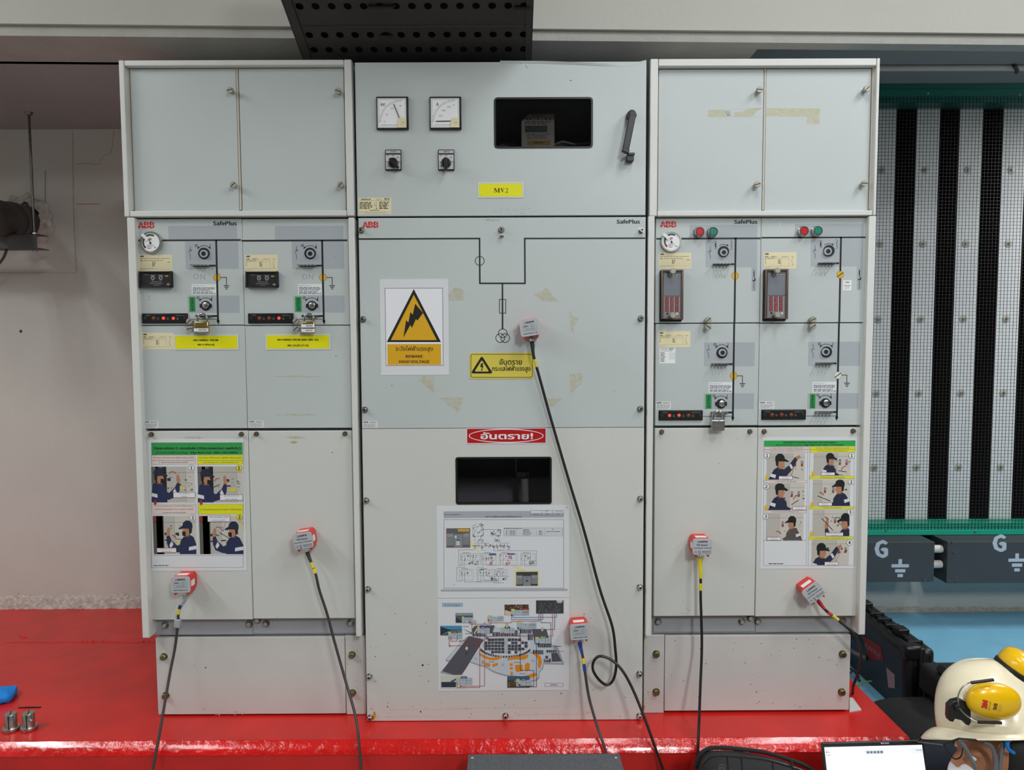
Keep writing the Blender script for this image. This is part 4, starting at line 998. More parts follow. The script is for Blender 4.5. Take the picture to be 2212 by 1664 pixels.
bA, pA_, qA_ = base('cabinet_base', 'grey steel base under the left cabinet with pinkish scuff', (338.5, 1372, 745.5, 1546), (746.5, 1373, 790, 1546), 1372, ([(352, 1421), (356, 1505)], [(759.5, 1417), (760.5, 1499.5)]), tA)
bB, pB_, qB_ = base('cabinet_base', 'grey steel base under the right cabinet beside the black case', (1436, 1368, 1836, 1538), (1391, 1368, 1435, 1543), 1368, ([(1822, 1415), (1820, 1497)], [(1418.5, 1415), (1418.5, 1497)]), tB)
d = D((0, 1280, 500/2167), YBS)
d.disc(1925, 706, 9, ink('#7b7562'), 1, 8); d.disc(1822, 684, 4, ink('#4a4846'), 1, 8); d.disc(1908, 1092, 5, ink('#4a4846'), 1, 8)
rg = random.Random(41)
for i in range(40): d.disc(2010+rg.random()*330, 1128+rg.gauss(0, 14), 3+rg.random()*9, ink('#cfb3b0'), 1, 7, 2.5)
d.done('paint_specks', pA_)
d = D((1600, 1300, 612/2212), YBS); rg = random.Random(43)
for i in range(46): d.disc(-580+rg.random()*1420, 270+rg.random()*560, 1.5+rg.random()*3.2, ink('#4a4846'), 1, 7)
d.done('paint_specks', pB_)
d = D((1360, 1320, 120/768), YBS+.002); d.poly([(200, 1300), (222, 1320), (205, 1370), (198, 1370)], ink('#c79a1c'), 1); d.poly([(205, 395), (240, 370), (258, 400), (225, 480), (205, 480)], ink('#d8d2bd'), 1); rg = random.Random(5)
for i in range(30): d.disc(240+rg.gauss(0, 26), 1150+rg.gauss(0, 60), 2+rg.random()*4, ink('#9a8f80'), 1, 7)
d.done('paint_specks', qB_)
d = D((720, 1320, 140/896), YBS+.002); d.poly([(395, 385), (420, 360), (440, 395), (420, 420)], ink('#d6cfb8'), 1); d.poly([(402, 1200), (430, 1185), (445, 1215), (420, 1240)], ink('#d6cfb8'), 1); rg = random.Random(6)
for i in range(24): d.disc(190+rg.random()*240, 480+rg.random()*760, 2+rg.random()*4, ink('#77736d'), 1, 7)
d.done('paint_specks', qA_)
# the loose plate and shims by the right base
m = MB(); a = P3(1838, 1512, 2.22); m.raw([onZ(1836, 1540, PT), onZ(1860, 1536, PT), onZ(1841, 1508, PT), onZ(1836, 1508, PT)], [(0, 1, 2, 3)], 'base_grey')
v = [onZ(1835, 1540, PT), onZ(1861, 1536, PT), onZ(1842, 1510, PT), onZ(1835, 1510, PT)]
m = MB(); m.raw([p+Vector((0, 0, .0002)) for p in v]+[p+Vector((0, 0, .004)) for p in v], [(3,2,1,0),(4,5,6,7),(0,1,5,4),(1,2,6,5),(2,3,7,6),(3,0,4,7)], 'base_grey')
tag(m.build('shim_plate'), 'loose grey shim plate on the red plinth beside the right base', 'plate')

# ================================================================ signs and sheets stuck to the cabinets
def sheet(name, label, cat, fr, x0, y0, x1, y1, Y, k='laminate', th=.0008, rad=0):
    a, b, c, e = R4(*fp(fr, x0, y0), *fp(fr, x1, y1), Y-th)
    m = MB()
    if rad:
        pts = []
        for cx, cz, s in ((b-rad, e-rad, 0), (a+rad, e-rad, 90), (a+rad, c+rad, 180), (b-rad, c+rad, 270)):
            pts += [(cx+rad*math.cos(R_(s+18*i)), cz+rad*math.sin(R_(s+18*i))) for i in range(6)]
        m.prism(pts, Y-th, Y-.0001, k)
    else: m.box(a, b, Y-th, Y-.0001, c, e, k)
    o = m.build(name); o.data.transform(Matrix.Translation((-(a+b)/2, -Y, -c))); o.location = ((a+b)/2, Y, c)
    tag(o, label, cat)
    return o, D(fr, Y-th)
# beware sign
o, d = sheet('warning_sign', 'white BEWARE HIGH VOLTAGE sign with big black-and-yellow triangle', 'sign', fC2, 236, 472, 724, 1157, YC)
d.rect(272, 536, 684, 1091, 'ink_black', 1); d.rect(275, 539, 681, 1088, ink('#e9eaee'), 2)
YL = ink('#dba70f'); d.poly([(475, 543), (669, 922), (282, 922)], 'ink_black', 3); d.poly([(475, 584), (639, 908), (311, 908)], YL, 4)
d.poly([(485, 648), (541, 714), (500, 770), (491, 757), (462, 820), (450, 800), (401, 890), (420, 766), (437, 782), (451, 707), (467, 727)], 'ink_black', 5)
d.rect(287, 936, 669, 1085, YL, 3); d.text('ระวังไฟฟ้าแรงสูง', 345, 948, 612, 995, ink('#3d1508'), 4, .012); d.text('BEWARE', 417, 1014, 540, 1034, ink('#3d1508'), 4, .014); d.text('HIGH VOLTAGE', 371, 1051, 588, 1072, ink('#3d1508'), 4, .014)
d.done('print', o)
# yellow danger plate
o, d = sheet('danger_sign', 'yellow rounded danger plate with black triangle and Thai lettering', 'sign', fC2, 872, 998, 1332, 1184, YC, 'sign_plate' if 'sign_plate' in MATS else ink('#dccb58'), .0012, .007)
K = ink('#d9c94f')
def rrect(d, x0, y0, x1, y1, r, k, L):
    pts = []
    for cx, cy, s in ((x1-r, y0+r, 0), (x0+r, y0+r, 90), (x0+r, y1-r, 180), (x1-r, y1-r, 270)): pts += [(cx+r*math.cos(R_(s+18*i)), cy-r*math.sin(R_(s+18*i))) for i in range(6)]
    d.poly(pts, k, L)
rrect(d, 880, 1007, 1323, 1175, 16, 'ink_black', 1); rrect(d, 884, 1011, 1319, 1171, 13, K, 2)
def rtri(d, cx, y0, y1, hw, r, k, L):
    P_ = [Vector((cx, y0)), Vector((cx+hw, y1)), Vector((cx-hw, y1))]; c = (P_[0]+P_[1]+P_[2])/3; pts = []
    for i in range(3):
        p = P_[i]; a = (P_[i-1]-p).normalized(); b = (P_[(i+1) % 3]-p).normalized()
        for t in range(5):
            u = t/4; q = p + (a*(1-u)**2 + b*u**2)*r*2.2*1.0
            pts.append((q.x, q.y))
    d.poly(pts, k, L)
rtri(d, 960, 1018, 1146, 80, 9, 'ink_black', 3); rtri(d, 960, 1050, 1132, 52, 5, K, 4)
d.poly([(955, 1073), (972, 1074), (964, 1090), (973, 1091), (962, 1118), (968, 1118), (959, 1130), (954, 1116), (958, 1117), (961, 1101), (948, 1100)], 'ink_black', 5)
d.text('อันตราย', 1085, 1040, 1246, 1084, 'ink_black', 3, .022); d.text('กระแสไฟฟ้าแรงสูง', 1033, 1088, 1308, 1140, 'ink_black', 3, .022)
d.done('print', o)
# red danger sign
o, d = sheet('danger_sign', 'red danger sign with Thai word in white oval', 'sign', fC3, 850, 17, 1420, 128, YC, 'white_paper', .0012)
d.rect(855, 21, 1415, 123, 'red_sign', 1); d.arc(1134, 72, 264, 0, 360, 6, 'white_paper', 2, 48, 47); d.text('อันตราย!', 950, 46, 1326, 97, 'white_paper', 3, .03)
d.done('print', o)
# name plates
def nameplate(label, fr, x0, y0, x1, y1, Y, lines):
    o, d = sheet('name_plate', label, 'sign', fr, x0, y0, x1, y1, Y, ink('#d9dcd2'), .0016)
    w = (x1-x0)*.014; d.rect(x0+9, y0+8, x1-9, y1-9, ink('#c2c600'), 1); d.rect(x0+11, y0+10, x1-11, y1-11, 'sign_yellow', 2)
    for s, a, b, c, e, bo in lines: d.text(s, a, b, c, e, 'ink_black', 3, bo)
    return o, d
o, d = nameplate('yellow name plate reading MV.2', fC1, 932, 905, 1257, 1015, YC, [])
def glyph_m(d, x0, y0, x1, y1, k='ink_black', L=3):    # bold roman M, V and 2 drawn stroke by stroke
    h = y1-y0; w = x1-x0
    def R(a, b, c, e): d.rect(x0+w*a, y0+h*b, x0+w*c, y0+h*e, k, L)
    def Pp(*p): d.poly([(x0+w*a, y0+h*b) for a, b in p], k, L)
    R(0, 0, .12, .06); R(0, .94, .13, 1); R(.04, .03, .07, .97); Pp((.05, 0), (.14, 0), (.235, .8), (.19, .95)); Pp((.21, .9), (.33, 0), (.36, 0), (.21, 1)); R(.32, .03, .40, .97); R(.30, 0, .44, .06); R(.28, .94, .44, 1)
    Pp((.46, 0), (.61, 0), (.61, .06), (.46, .06)); Pp((.66, 0), (.76, 0), (.76, .06), (.66, .06)); Pp((.49, .03), (.57, .03), (.635, .72), (.615, 1)); Pp((.70, .03), (.73, .03), (.62, 1), (.60, .95))
    d.disc(x0+w*.79, y0+h*.94, w*.022, k, L, 12)
    d.arc(x0+w*.92, y0+h*.25, w*.055, -40, 170, w*.04, k, L, 12, h*.2); Pp((.965, .36), (.99, .40), (.88, .9), (.85, .9)); R(.85, .85, .99, 1)
glyph_m(d, 1045, 947, 1147, 978); d.disc(1003, 979, 2, 'ink_black', 3, 8); d.done('print', o)
o, d = nameplate('yellow name plate reading INCOMING FROM MV-6 (Plot-A)', fL, 367, 913, 849, 1026, YP, [('INCOMING  FROM', 513, 946, 698, 962, .02), ('MV-6 (Plot-A)', 545, 979, 670, 998, .02)]); d.done('print', o)
o, d = nameplate('yellow name plate reading INCOMING FROM RMU (MV-10)', fL, 1053, 909, 1536, 1025, YP, [('INCOMING FROM RMU (MV-10)', 1141, 942, 1449, 961, .02), ('MV-10 (PLOT-K)', 1218, 985, 1375, 1004, .02)]); d.done('print', o)

# ---- printed instruction posters: small pictures of a worker operating the switches
PIC = {'navy': '#242c50', 'skin': '#b58063', 'white': '#d8dae0', 'bg': '#bab6ad', 'bg2': '#c9c5bc', 'dk': '#2b2a2a'}
def clampd(d, rc):
    x0, y0, x1, y1 = rc
    def poly(pts, c, L): d.poly([(min(max(x, x0), x1), min(max(y, y0), y1)) for x, y in pts], ink(c), L)
    return poly
def worker(d, rc, hx, hy, s, flip, pose, capc='#17181c', body='#232a45', mask=False, L=5):
    pl_ = clampd(d, rc); f = -1 if flip else 1
    def g(pts, c, l): pl_([(hx+f*x*s, hy+y*s) for x, y in pts], c, l)
    g([(-75, 112), (-22, 82), (42, 108), (84, 165), (92, 330), (95, 620), (-150, 620), (-140, 330), (-128, 200)], body, L)
    g([(-150, 215), (-20, 232), (-18, 275), (-150, 258)] if mask else [(-118, 165), (-52, 182), (-62, 225), (-126, 204)], PIC['white'], L+1)
    if pose == 'up':
        g([(10, 140), (110, 62), (185, -40), (222, -12), (158, 108), (70, 210)], body, L+1); g([(185, -42), (246, -68), (262, -34), (220, -10)], PIC['skin'], L+2); g([(112, 60), (136, 42), (164, 88), (142, 112)], PIC['white'], L+2)
    elif pose == 'mid':
        g([(0, 160), (120, 215), (190, 150), (215, 90), (250, 105), (245, 190), (215, 260), (110, 300), (20, 260)], body, L+1); g([(212, 92), (205, 10), (232, -8), (252, 60), (250, 106)], PIC['skin'], L+2); g([(165, 200), (190, 160), (215, 215), (196, 245)], PIC['white'], L+2)
    else:
        g([(-10, 150), (120, 235), (205, 285), (190, 345), (60, 330), (-40, 270)], body, L+1); g([(200, 285), (250, 255), (268, 285), (205, 335)], PIC['skin'], L+2); g([(140, 248), (172, 262), (160, 340), (126, 336)], PIC['white'], L+2)
    g([(-12, 62), (30, 80), (42, 112), (-25, 106)], '#8f624a', L+2)
    g([(-28, 4), (46, 8), (56, 40), (66, 52), (54, 60), (40, 96), (4, 102), (-30, 66)], PIC['skin'], L+3)
    g([(-56, 6), (-18, 8), (-22, 40), (-26, 82), (-52, 60)], '#1c1512', L+4)
    if mask: g([(20, 46), (64, 50), (56, 98), (18, 102)], '#141416', L+4)
    else: g([(30, 20), (48, 22), (48, 26), (30, 25)], '#231a16', L+4)
    g([(-62, 2), (-60, -48), (-28, -84), (20, -86), (52, -56), (58, -24), (106, 8), (96, 20), (40, 10), (-50, 14)], capc, L+5)
def photo(d, x0, y0, x1, y1, L=2, split=None, dark=None, seed=1):
    d.rect(x0, y0, x1, y1, ink(PIC['bg']), L); w = x1-x0; h = y1-y0; rg = random.Random(seed)
    if split: d.rect(x0+w*split, y0, x1, y1, ink(PIC['bg2']), L+1); d.rect(x0+w*split, y0, x0+w*split+2, y1, ink('#7f7b74'), L+2)
    d.rect(x0, y0+h*.16, x1, y0+h*.17, ink('#86827b'), L+2)
    if dark:
        for a, b, c in dark: d.rect(x0+w*a, y0, x0+w*b, y1, ink(c), L+2)
    for i in range(12):
        u = .35+rg.random()*.6; v = .25+rg.random()*.4; ww = 8+rg.random()*22; hh = 6+rg.random()*12
        d.rect(x0+w*u, y0+h*v, min(x1, x0+w*u+ww), y0+h*v+hh, ink(rg.choice(['#3a3a3c', '#4b4b4c', '#cabf92', '#7c7a74', '#8f949a'])), L+2)
def callout(d, x0, y0, x1, y1, lines, L=12):
    d.rect(x0, y0, x1, y1, ink('#8c2a33'), L); d.rect(x0+4, y0+4, x1-4, y1-4, ink('#e6e6ea'), L+1); n = len(lines); h = (y1-y0)/n
    for i, t in enumerate(lines): d.ctext(t, (x0+x1)/2, y0+h*(i+.5), h*.42, ink('#2f3036'), L+2, .004, (x1-x0)*.84)
def badge(d, x, y, r, n, yel, L=14): d.disc(x, y, r, ink('#3b3b3d'), L); d.disc(x, y, r-3, ink('#e8d80c') if yel else ink('#e9e9ee'), L+1); d.ctext(n, x, y, r*1.15, 'ink_black', L+2, .015)
def arrow_d(d, x, y, w, h, c, L=14): d.poly([(x-w*.28, y), (x+w*.28, y), (x+w*.28, y+h*.5), (x+w*.5, y+h*.5), (x, y+h), (x-w*.5, y+h*.5), (x-w*.28, y+h*.5)], ink(c), L)
def cell(d, x0, y0, x1, y1, c, lines, L=2, hh=.42):
    d.rect(x0, y0, x1, y1, ink('#55565a'), L); d.rect(x0+2, y0+2, x1-2, y1-2, ink(c), L+1); n = len(lines); h = (y1-y0)/n
    for i, t in enumerate(lines): d.ctext(t, (x0+x1)/2, y0+h*(i+.5), h*hh, ink('#3c3f3a'), L+2, .004, (x1-x0)*.93, 1.2)
pA = (320, 940, 220/1220)
o, d = sheet('poster', 'operation poster with green heading for the C-module, worker in navy cap in four pictures', 'poster', pA, 22, 50, 1160, 1628, YP)
GR = '#2f9a4a'; PK = '#e2cfc8'; YW = '#e3e010'
d.box4(40, 92, 1140, 1588, 3, ink('#6d6f74'), 1)
d.rect(40, 92, 1132, 238, ink(GR), 2); d.text('Operation C-module ( Disconector switch )', 66, 142, 1108, 180, 'ink_black', 3, .02); d.text('ตู้สวิตซ์เกียร์ไฟฟ้าแรงดันสูง', 92, 196, 478, 230, ink('#123a1c'), 3, .015); d.text('Rign Main Unit : RMU / INCOMING', 508, 199, 1076, 226, 'ink_black', 3, .018)
cell(d, 42, 240, 566, 304, PK, ['การ Open /หรือปลดวงจร ปฏิบัติตามขั้นตอนดังนี้']); cell(d, 590, 240, 1134, 304, YW, ['การ Close /หรือต่อวงจร ปฏิบัติตามขั้นตอนดังนี้'])
cell(d, 42, 306, 566, 352, PK, ['1. Open Disconnector switch'], hh=.5); cell(d, 590, 306, 1134, 352, YW, ['1. Open Earthing switch / หรือปลดสวิตซ์ลงกราวด์'])
cell(d, 45, 830, 576, 950, PK, ['2. Close Earthing switch / ก่อนทำการต้องตรวจสอบ', 'แรงไฟว่าไม่มีกระแสไฟมาที่ Line การต่อกราวด์ปฏิบัติ', 'ตามกฎการต่อการปลอดภัยไฟฟ้า'], hh=.5); cell(d, 602, 830, 1138, 950, YW, ['2. Close Disconnector switch / หรือต่อวงจร'], hh=.2)
dkL = [(0, .25, '#6b665e'), (.1, .17, '#3d3a36'), (.25, .35, '#1e1d1d')]
dkR = [(0, .25, '#5d5952'), (.08, .14, '#2b2928'), (.13, .23, '#1d1c1c')]
for (rc, sp, dk, sd) in (((44, 380, 558, 808), .8, dkL, 1), ((596, 378, 1130, 808), .88, dkL, 2), ((62, 970, 578, 1428), .5, dkR, 3), ((616, 970, 1142, 1428), .5, dkR, 4)): photo(d, *rc, 2, sp, dk, sd)
worker(d, (44, 380, 558, 808), 132, 478, 1.0, False, 'mid', '#1d2540', PIC['navy'], True)
worker(d, (596, 378, 1130, 808), 690, 490, 1.02, False, 'mid', '#1d2540', PIC['navy'], True)
worker(d, (62, 970, 578, 1428), 470, 1110, 1.0, True, 'mid', '#1d2540', PIC['navy'], True)
worker(d, (616, 970, 1142, 1428), 1022, 1120, 1.0, True, 'mid', '#1d2540', PIC['navy'], True)
RD = ink('#b8232a')
for (x, y, r, a0, a1) in ((292, 480, 42, 20, 160), (832, 555, 34, 60, 190), (296, 1240, 40, 10, 110), (836, 1150, 48, 20, 120)): d.arc(x, y, r, a0, a1, 7, RD, 12, 12)
for a, b in (((190, 540), (280, 505)), ((745, 650), (860, 590)), ((330, 1245), (470, 1252)), ((860, 1170), (985, 1245))): d.line([a, b], 6, ink('#1a1a1a'), 11)
for a, b in (((300, 620), (350, 690)), ((345, 1270), (310, 1350)), ((930, 1040), (890, 1160))): d.line([a, b], 3, RD, 11)
for x0, y0, x1, y1 in ((366, 620, 434, 646), (965, 642, 1056, 672), (246, 1286, 312, 1318), (356, 1286, 426, 1312), (1110, 1056, 1136, 1080)): d.rect(x0, y0, x1, y1, ink('#d9cc2e'), 4)
for x0, y0 in ((230, 522), (340, 522), (932, 530), (198, 1170), (330, 1170), (745, 1184)): d.rect(x0, y0, x0+40, y0+30, ink('#2c2c2e'), 4)
for x0, y0 in ((340, 588), (935, 604), (200, 1252), (748, 1266), (876, 1258)): d.rect(x0, y0, x0+56, y0+15, ink('#1f1f21'), 4)
callout(d, 302, 686, 568, 752, ['Open : หมุนด้ามขัน ตาม', 'เข็มนาฬิกา']); callout(d, 860, 714, 1136, 784, ['Open Earthing switch : หมุน', 'ด้ามขัน ทวนเข็มนาฬิกา']); callout(d, 104, 1352, 340, 1408, ['Close Earthing switch : หมุน', 'ด้ามขัน ตามเข็มนาฬิกา']); callout(d, 712, 962, 984, 1040, ['Close Disconnector switch', 'หมุนด้ามขัน ตามเข็มนาฬิกา'])
badge(d, 520, 396, 36, '1', False); badge(d, 1090, 396, 36, '1', True); badge(d, 536, 990, 36, '2', False); badge(d, 1096, 986, 36, '2', True)
for x, y in ((86, 780), (636, 780), (82, 976), (636, 976)): arrow_d(d, x, y, 42, 66, '#b5261f')
d.line([(60, 1443), (1140, 1443)], 3, ink('#5a5b60'), 2); d.line([(597, 354), (606, 1443)], 3, ink('#77787c'), 2)
d.greek(66, 1556, 256, 1572, 1, ink('#44454a'), 2, .6)
d.done('print', o)
pV = (1640, 940, 220/1220)
o, d = sheet('poster', 'operation poster with green heading for the V-module, worker in black cap in seven pictures', 'poster', pV, 26, 26, 1156, 1602, YP)
d.box4(52, 68, 1136, 1564, 3, ink('#6d6f74'), 1)
d.rect(58, 68, 1152, 136, ink('#27a54a'), 2); d.text('Operation V-module ( Vacumm circuit breaker )', 284, 76, 928, 104, 'ink_black', 3, .016); d.text('ตู้สวิตซ์เกียร์ไฟฟ้าแรงดันสูง', 200, 108, 522, 134, ink('#12401c'), 3, .012); d.text('Rign Main Unit : RMU / OUTGOING', 540, 110, 1010, 132, 'ink_black', 3, .016)
cell(d, 58, 140, 590, 174, PK, ['การ Open /หรือปลดวงจร ปฏิบัติตามขั้นตอนดังนี้'], hh=.55); cell(d, 606, 140, 1152, 174, YW, ['การ Close /หรือต่อวงจร ปฏิบัติตามขั้นตอนดังนี้'], hh=.55)
cell(d, 56, 176, 588, 208, PK, ['1. Open Circuit breaker / หรือบิดสับสวิตซ์ "OFF" ( 0 )'], hh=.5); cell(d, 606, 176, 1150, 208, YW, ['1.Open Earthing switch / หรือปลดสวิตซ์ลงกราวด์'], hh=.5)
cell(d, 52, 544, 576, 574, PK, ['2. Open  Isolator / หรือปลดสวิตซ์'], hh=.55); cell(d, 46, 904, 570, 936, PK, ['3. Close Earthing switch / หรือต่อลงกราวด์'], hh=.55)
cell(d, 602, 492, 1142, 526, YW, ['2. Close Isolator / หรือต่อสวิตซ์'], hh=.5); cell(d, 596, 858, 1134, 888, YW, ['3. ชาร์จสปริง / หรือหมุนชาร์จสปริง'], hh=.5); cell(d, 586, 1220, 1126, 1252, YW, ['4. Close Circuit breaker / หรือบิดสับสวิตซ์ "ON" ( 1 )'], hh=.5)
PV = [((88, 215, 545, 535), 250, 305, .95, False, 'up', .68), ((88, 580, 542, 900), 248, 650, .95, False, 'low', .6), ((80, 940, 527, 1262), 392, 1040, .82, True, 'low', .36),
      ((650, 215, 1095, 485), 850, 280, .80, False, 'low', .64), ((640, 535, 1088, 850), 965, 608, .92, True, 'low', .24), ((640, 895, 1080, 1212), 1034, 1022, 1.0, True, 'mid', .3), ((627, 1255, 1075, 1560), 745, 1375, .95, False, 'up', .66)]
for i, (rc, hx, hy, s, fl, po, sp) in enumerate(PV):
    photo(d, *rc, 2, sp, None, 20+i); worker(d, rc, hx, hy, s, fl, po, '#111214', '#57504c' if i == 2 else '#20263f')
    for j in range(2):
        x = rc[0]+(rc[2]-rc[0])*(sp+.06+.22*j if sp < .5 else sp+.04+.18*j); y = rc[1]+(rc[3]-rc[1])*.3
        if x < rc[2]-34: d.rect(x, y, x+26, y+66, ink('#7e5f55'), 4); d.rect(x+5, y+8, x+21, y+32, ink('#9aa0a6'), 5); d.rect(x+5, y+36, x+21, y+60, ink('#8f3434'), 5)
for (x, y, r, a0, a1) in ((460, 780, 52, 95, 170), (216, 1200, 46, 15, 110), (1040, 428, 56, 95, 175), (726, 738, 50, 20, 100), (776, 1030, 52, 10, 85)): d.arc(x, y, r, a0, a1, 8, RD, 13, 10)
for a, b in (((448, 290), (380, 500)), ((430, 800), (388, 840)), ((985, 1380), (918, 1520)), ((830, 1040), (800, 1170))): d.line([a, b], 3, RD, 11)
for a, b in (((390, 832), (470, 780)), ((700, 730), (850, 790)), ((750, 1000), (880, 1140)), ((950, 428), (1040, 440)), ((400, 500), (470, 516))): d.line([a, b], 7, ink('#1a1a1a'), 11)
for x0, y0, x1, y1, a in ((232, 490, 398, 534, ('หมุนบิดสับ "OFF" ลง', 'Open Circuit breaker')), (396, 854, 566, 900, ('Open Isolator หมุนด้าม', 'ตามด้านเข็มนาฬิกา')), (90, 1222, 260, 1262, ('Close Earthing switch', 'หมุนด้ามขันตามเข็มนาฬิกา')), (738, 446, 906, 486, ('Open Earthing switch', 'หมุนด้ามขันทวนเข็ม')), (706, 808, 872, 850, ('Close Isolator หมุนด้าม', 'ขันตามเข็มนาฬิกา')), (792, 1166, 1006, 1210, ('ชาร์จสปริง Close Circuit breaker', 'หมุนด้ามขันตามเข็มนาฬิกา')), (780, 1518, 946, 1564, ('หมุนสับขึ้น "ON" บน', 'Close Circuit breaker'))): callout(d, x0, y0, x1, y1, a)
for x, y, n in ((92, 246, '1'), (84, 614, '2'), (78, 976, '3'), (1106, 246, '1'), (1100, 562, '2'), (1088, 922, '3'), (1080, 1288, '4')): badge(d, x, y, 36, n, False)
for x, y in ((90, 480), (80, 842), (644, 436), (632, 806), (626, 1152)): arrow_d(d, x, y, 46, 66, '#e8b914')
d.line([(582, 140), (562, 1564)], 3, ink('#77787c'), 2); d.line([(605, 140), (586, 1564)], 3, ink('#77787c'), 2); d.line([(44, 1268), (560, 1268)], 3, ink('#66676b'), 2)
d.greek(112, 1534, 300, 1550, 1, ink('#33343a'), 2, .6)
d.done('print', o)
# ---- single-line schematic sheet
pS = (940, 1090, 295/2212)
o, d = sheet('diagram_sheet', 'white single-line schematic sheet with two small cabinet photos in yellow callouts, upper of the pair', 'poster', pS, 30, 22, 2172, 1512, YC)
G = ink('#a9adb6'); K = ink('#3b3c44'); RDi = ink('#b33a44'); YC_ = ink('#e3dca0')
d.rect(136, 108, 2082, 218, G, 1); d.rect(1548, 100, 2082, 176, ink('#d9dbe2'), 2); d.box4(1548, 100, 2082, 176, 4, K, 3); d.rect(1551, 140, 2079, 173, G, 2.5)
for x in (1728, 1900): d.line([(x, 100), (x, 176)], 4, K, 3)
d.text('MEGA', 1592, 144, 1682, 168, K, 4); d.text('C&B', 1784, 144, 1846, 168, K, 4); d.text('TTI', 1966, 144, 2018, 168, K, 4)
d.line([(1780, 118), (1800, 96), (1832, 98), (1790, 120), (1836, 116)], 3, K, 4); d.line([(1945, 126), (1965, 106), (1985, 124), (2006, 104), (2040, 122), (2048, 104)], 4, ink('#3a4a8c'), 4)
d.text('PROJECT : MEGA BANGNA-PLOT K', 142, 158, 420, 174, K, 3, .006); d.text('STEP : 8 POWER ON LOAD HENKPING & PLOT-K', 812, 188, 1402, 212, K, 3, .012)
d.box4(142, 248, 2082, 1358, 5, K, 1); d.rect(92, 1372, 2142, 1408, G, 1)
def miniphoto(x0, y0, x1, y1, dark):
    d.rect(x0, y0, x1, y1, ink(dark), 3); w = x1-x0; h = y1-y0
    d.rect(x0, y0+h*.25, x0+w*.31, y0+h*.9, ink('#7d8387'), 4); d.rect(x0+w*.33, y0+h*.3, x0+w*.68, y1-4, ink('#868c90'), 4); d.rect(x0+w*.7, y0+h*.22, x1-4, y0+h*.86, ink('#7d8387'), 4)
    for u in (.05, .18, .74, .86): d.rect(x0+w*u, y0+h*.32, x0+w*(u+.09), y0+h*.42, ink('#c5c8c9'), 5); d.rect(x0+w*(u+.02), y0+h*.35, x0+w*(u+.07), y0+h*.4, ink('#2b2c2e'), 6)
    d.rect(x0+w*.44, y0+h*.6, x0+w*.56, y0+h*.68, 'ink_black', 5); d.line([(x0+w*.44, y0+h*.36), (x0+w*.5, y0+h*.46), (x0+w*.56, y0+h*.36)], 4, 'ink_black', 5)
d.poly([(566, 570), (574, 655), (745, 808)], YC_, 2); d.box4(180, 388, 566, 700, 6, ink('#c06a60'), 3); miniphoto(184, 392, 562, 696, '#5d6266'); d.rect(342, 660, 400, 640, ink('#d7d9dc'), 6); d.rect(372, 400, 546, 438, ink('#d9c524'), 6); d.text('MV-02 PANEL', 388, 410, 532, 428, ink('#a03a20'), 7, .01); d.ring(464, 462, 20, 8, RDi, 7)
d.rect(316, 508, 348, 545, ink('#dcdcda'), 6); d.rect(342, 590, 398, 642, ink('#c9ccd3'), 6)
d.poly([(1232, 975), (1460, 1070), (1340, 1066)], YC_, 2); d.rect(1286, 1066, 1684, 1328, YC_, 2); miniphoto(1312, 1092, 1662, 1320, '#3a3c3e')
rg = random.Random(77)
def cluster(x0, y0, x1, y1, n, k=K):
    for i in range(n):
        x = x0+rg.random()*(x1-x0); y = y0+rg.random()*(y1-y0)
        r = rg.random()
        if r < .35: d.rect(x, y, x+8+rg.random()*26, y+5, k, 2)
        elif r < .6: d.rect(x, y, x+4, y+10+rg.random()*26, k, 2)
        elif r < .8: d.ring(x, y, 9, 4, k, 2)
        else: d.rect(x, y, x+18, y+14, k, 2)
cluster(606, 300, 780, 520, 46); cluster(900, 410, 1060, 520, 26); cluster(680, 550, 770, 600, 12); cluster(960, 550, 1060, 600, 12)
d.line([(606, 340), (606, 516), (780, 516)], 3, K, 2); d.line([(780, 320), (780, 516)], 3, K, 2); d.line([(740, 408), (1070, 408)], 4, K, 2); d.line([(1064, 408), (1064, 510), (900, 510), (900, 420)], 3, K, 2); d.line([(650, 516), (650, 586), (620, 586)], 3, K, 2); d.line([(742, 516), (742, 620)], 3, K, 2); d.line([(1032, 470), (1032, 626), (1196, 626)], 3, K, 2)
d.line([(632, 626), (876, 626)], 3, K, 2); d.line([(590, 670), (1200, 676)], 5, K, 2)
for i in range(10): x = 636+i*60; d.line([(x, 630), (x, 700)], 3, K, 2); cluster(x-16, 640, x+20, 700, 4)
d.line([(636, 700), (636, 738), (378, 738), (378, 990), (436, 990), (436, 830)], 4, K, 2); d.line([(948, 690), (948, 750), (1642, 750), (1642, 992), (1452, 992), (1452, 820)], 4, K, 2); d.line([(752, 690), (752, 742), (815, 742)], 3, K, 2); d.line([(1008, 690), (1008, 736), (1120, 738)], 3, K, 2); d.ring(1190, 720, 13, 6, K, 2)
for (x0, x1, k) in ((408, 735, K), (750, 988, K), (1034, 1330, RDi), (1382, 1626, K)):
    d.box4(x0, 796, x1, 974, 2.4, K if k is K else ink('#7a5a70'), 2); d.greek(x0+40, 778, x0+160, 790, 1, k, 2); d.box4(x0+12, 812, x1-20, 904, 2, K, 2)
    for i in range(int((x1-x0-40)/44)):
        x = x0+26+i*44; d.line([(x, 816), (x, 900)], 2.4, k if i < 4 else K, 2); cluster(x-10, 822, x+10, 890, 3, k if i < 4 else K)
cluster(534, 920, 716, 966, 26); cluster(880, 915, 922, 966, 8); cluster(1512, 912, 1604, 960, 18); cluster(1150, 900, 1210, 960, 12, RDi)
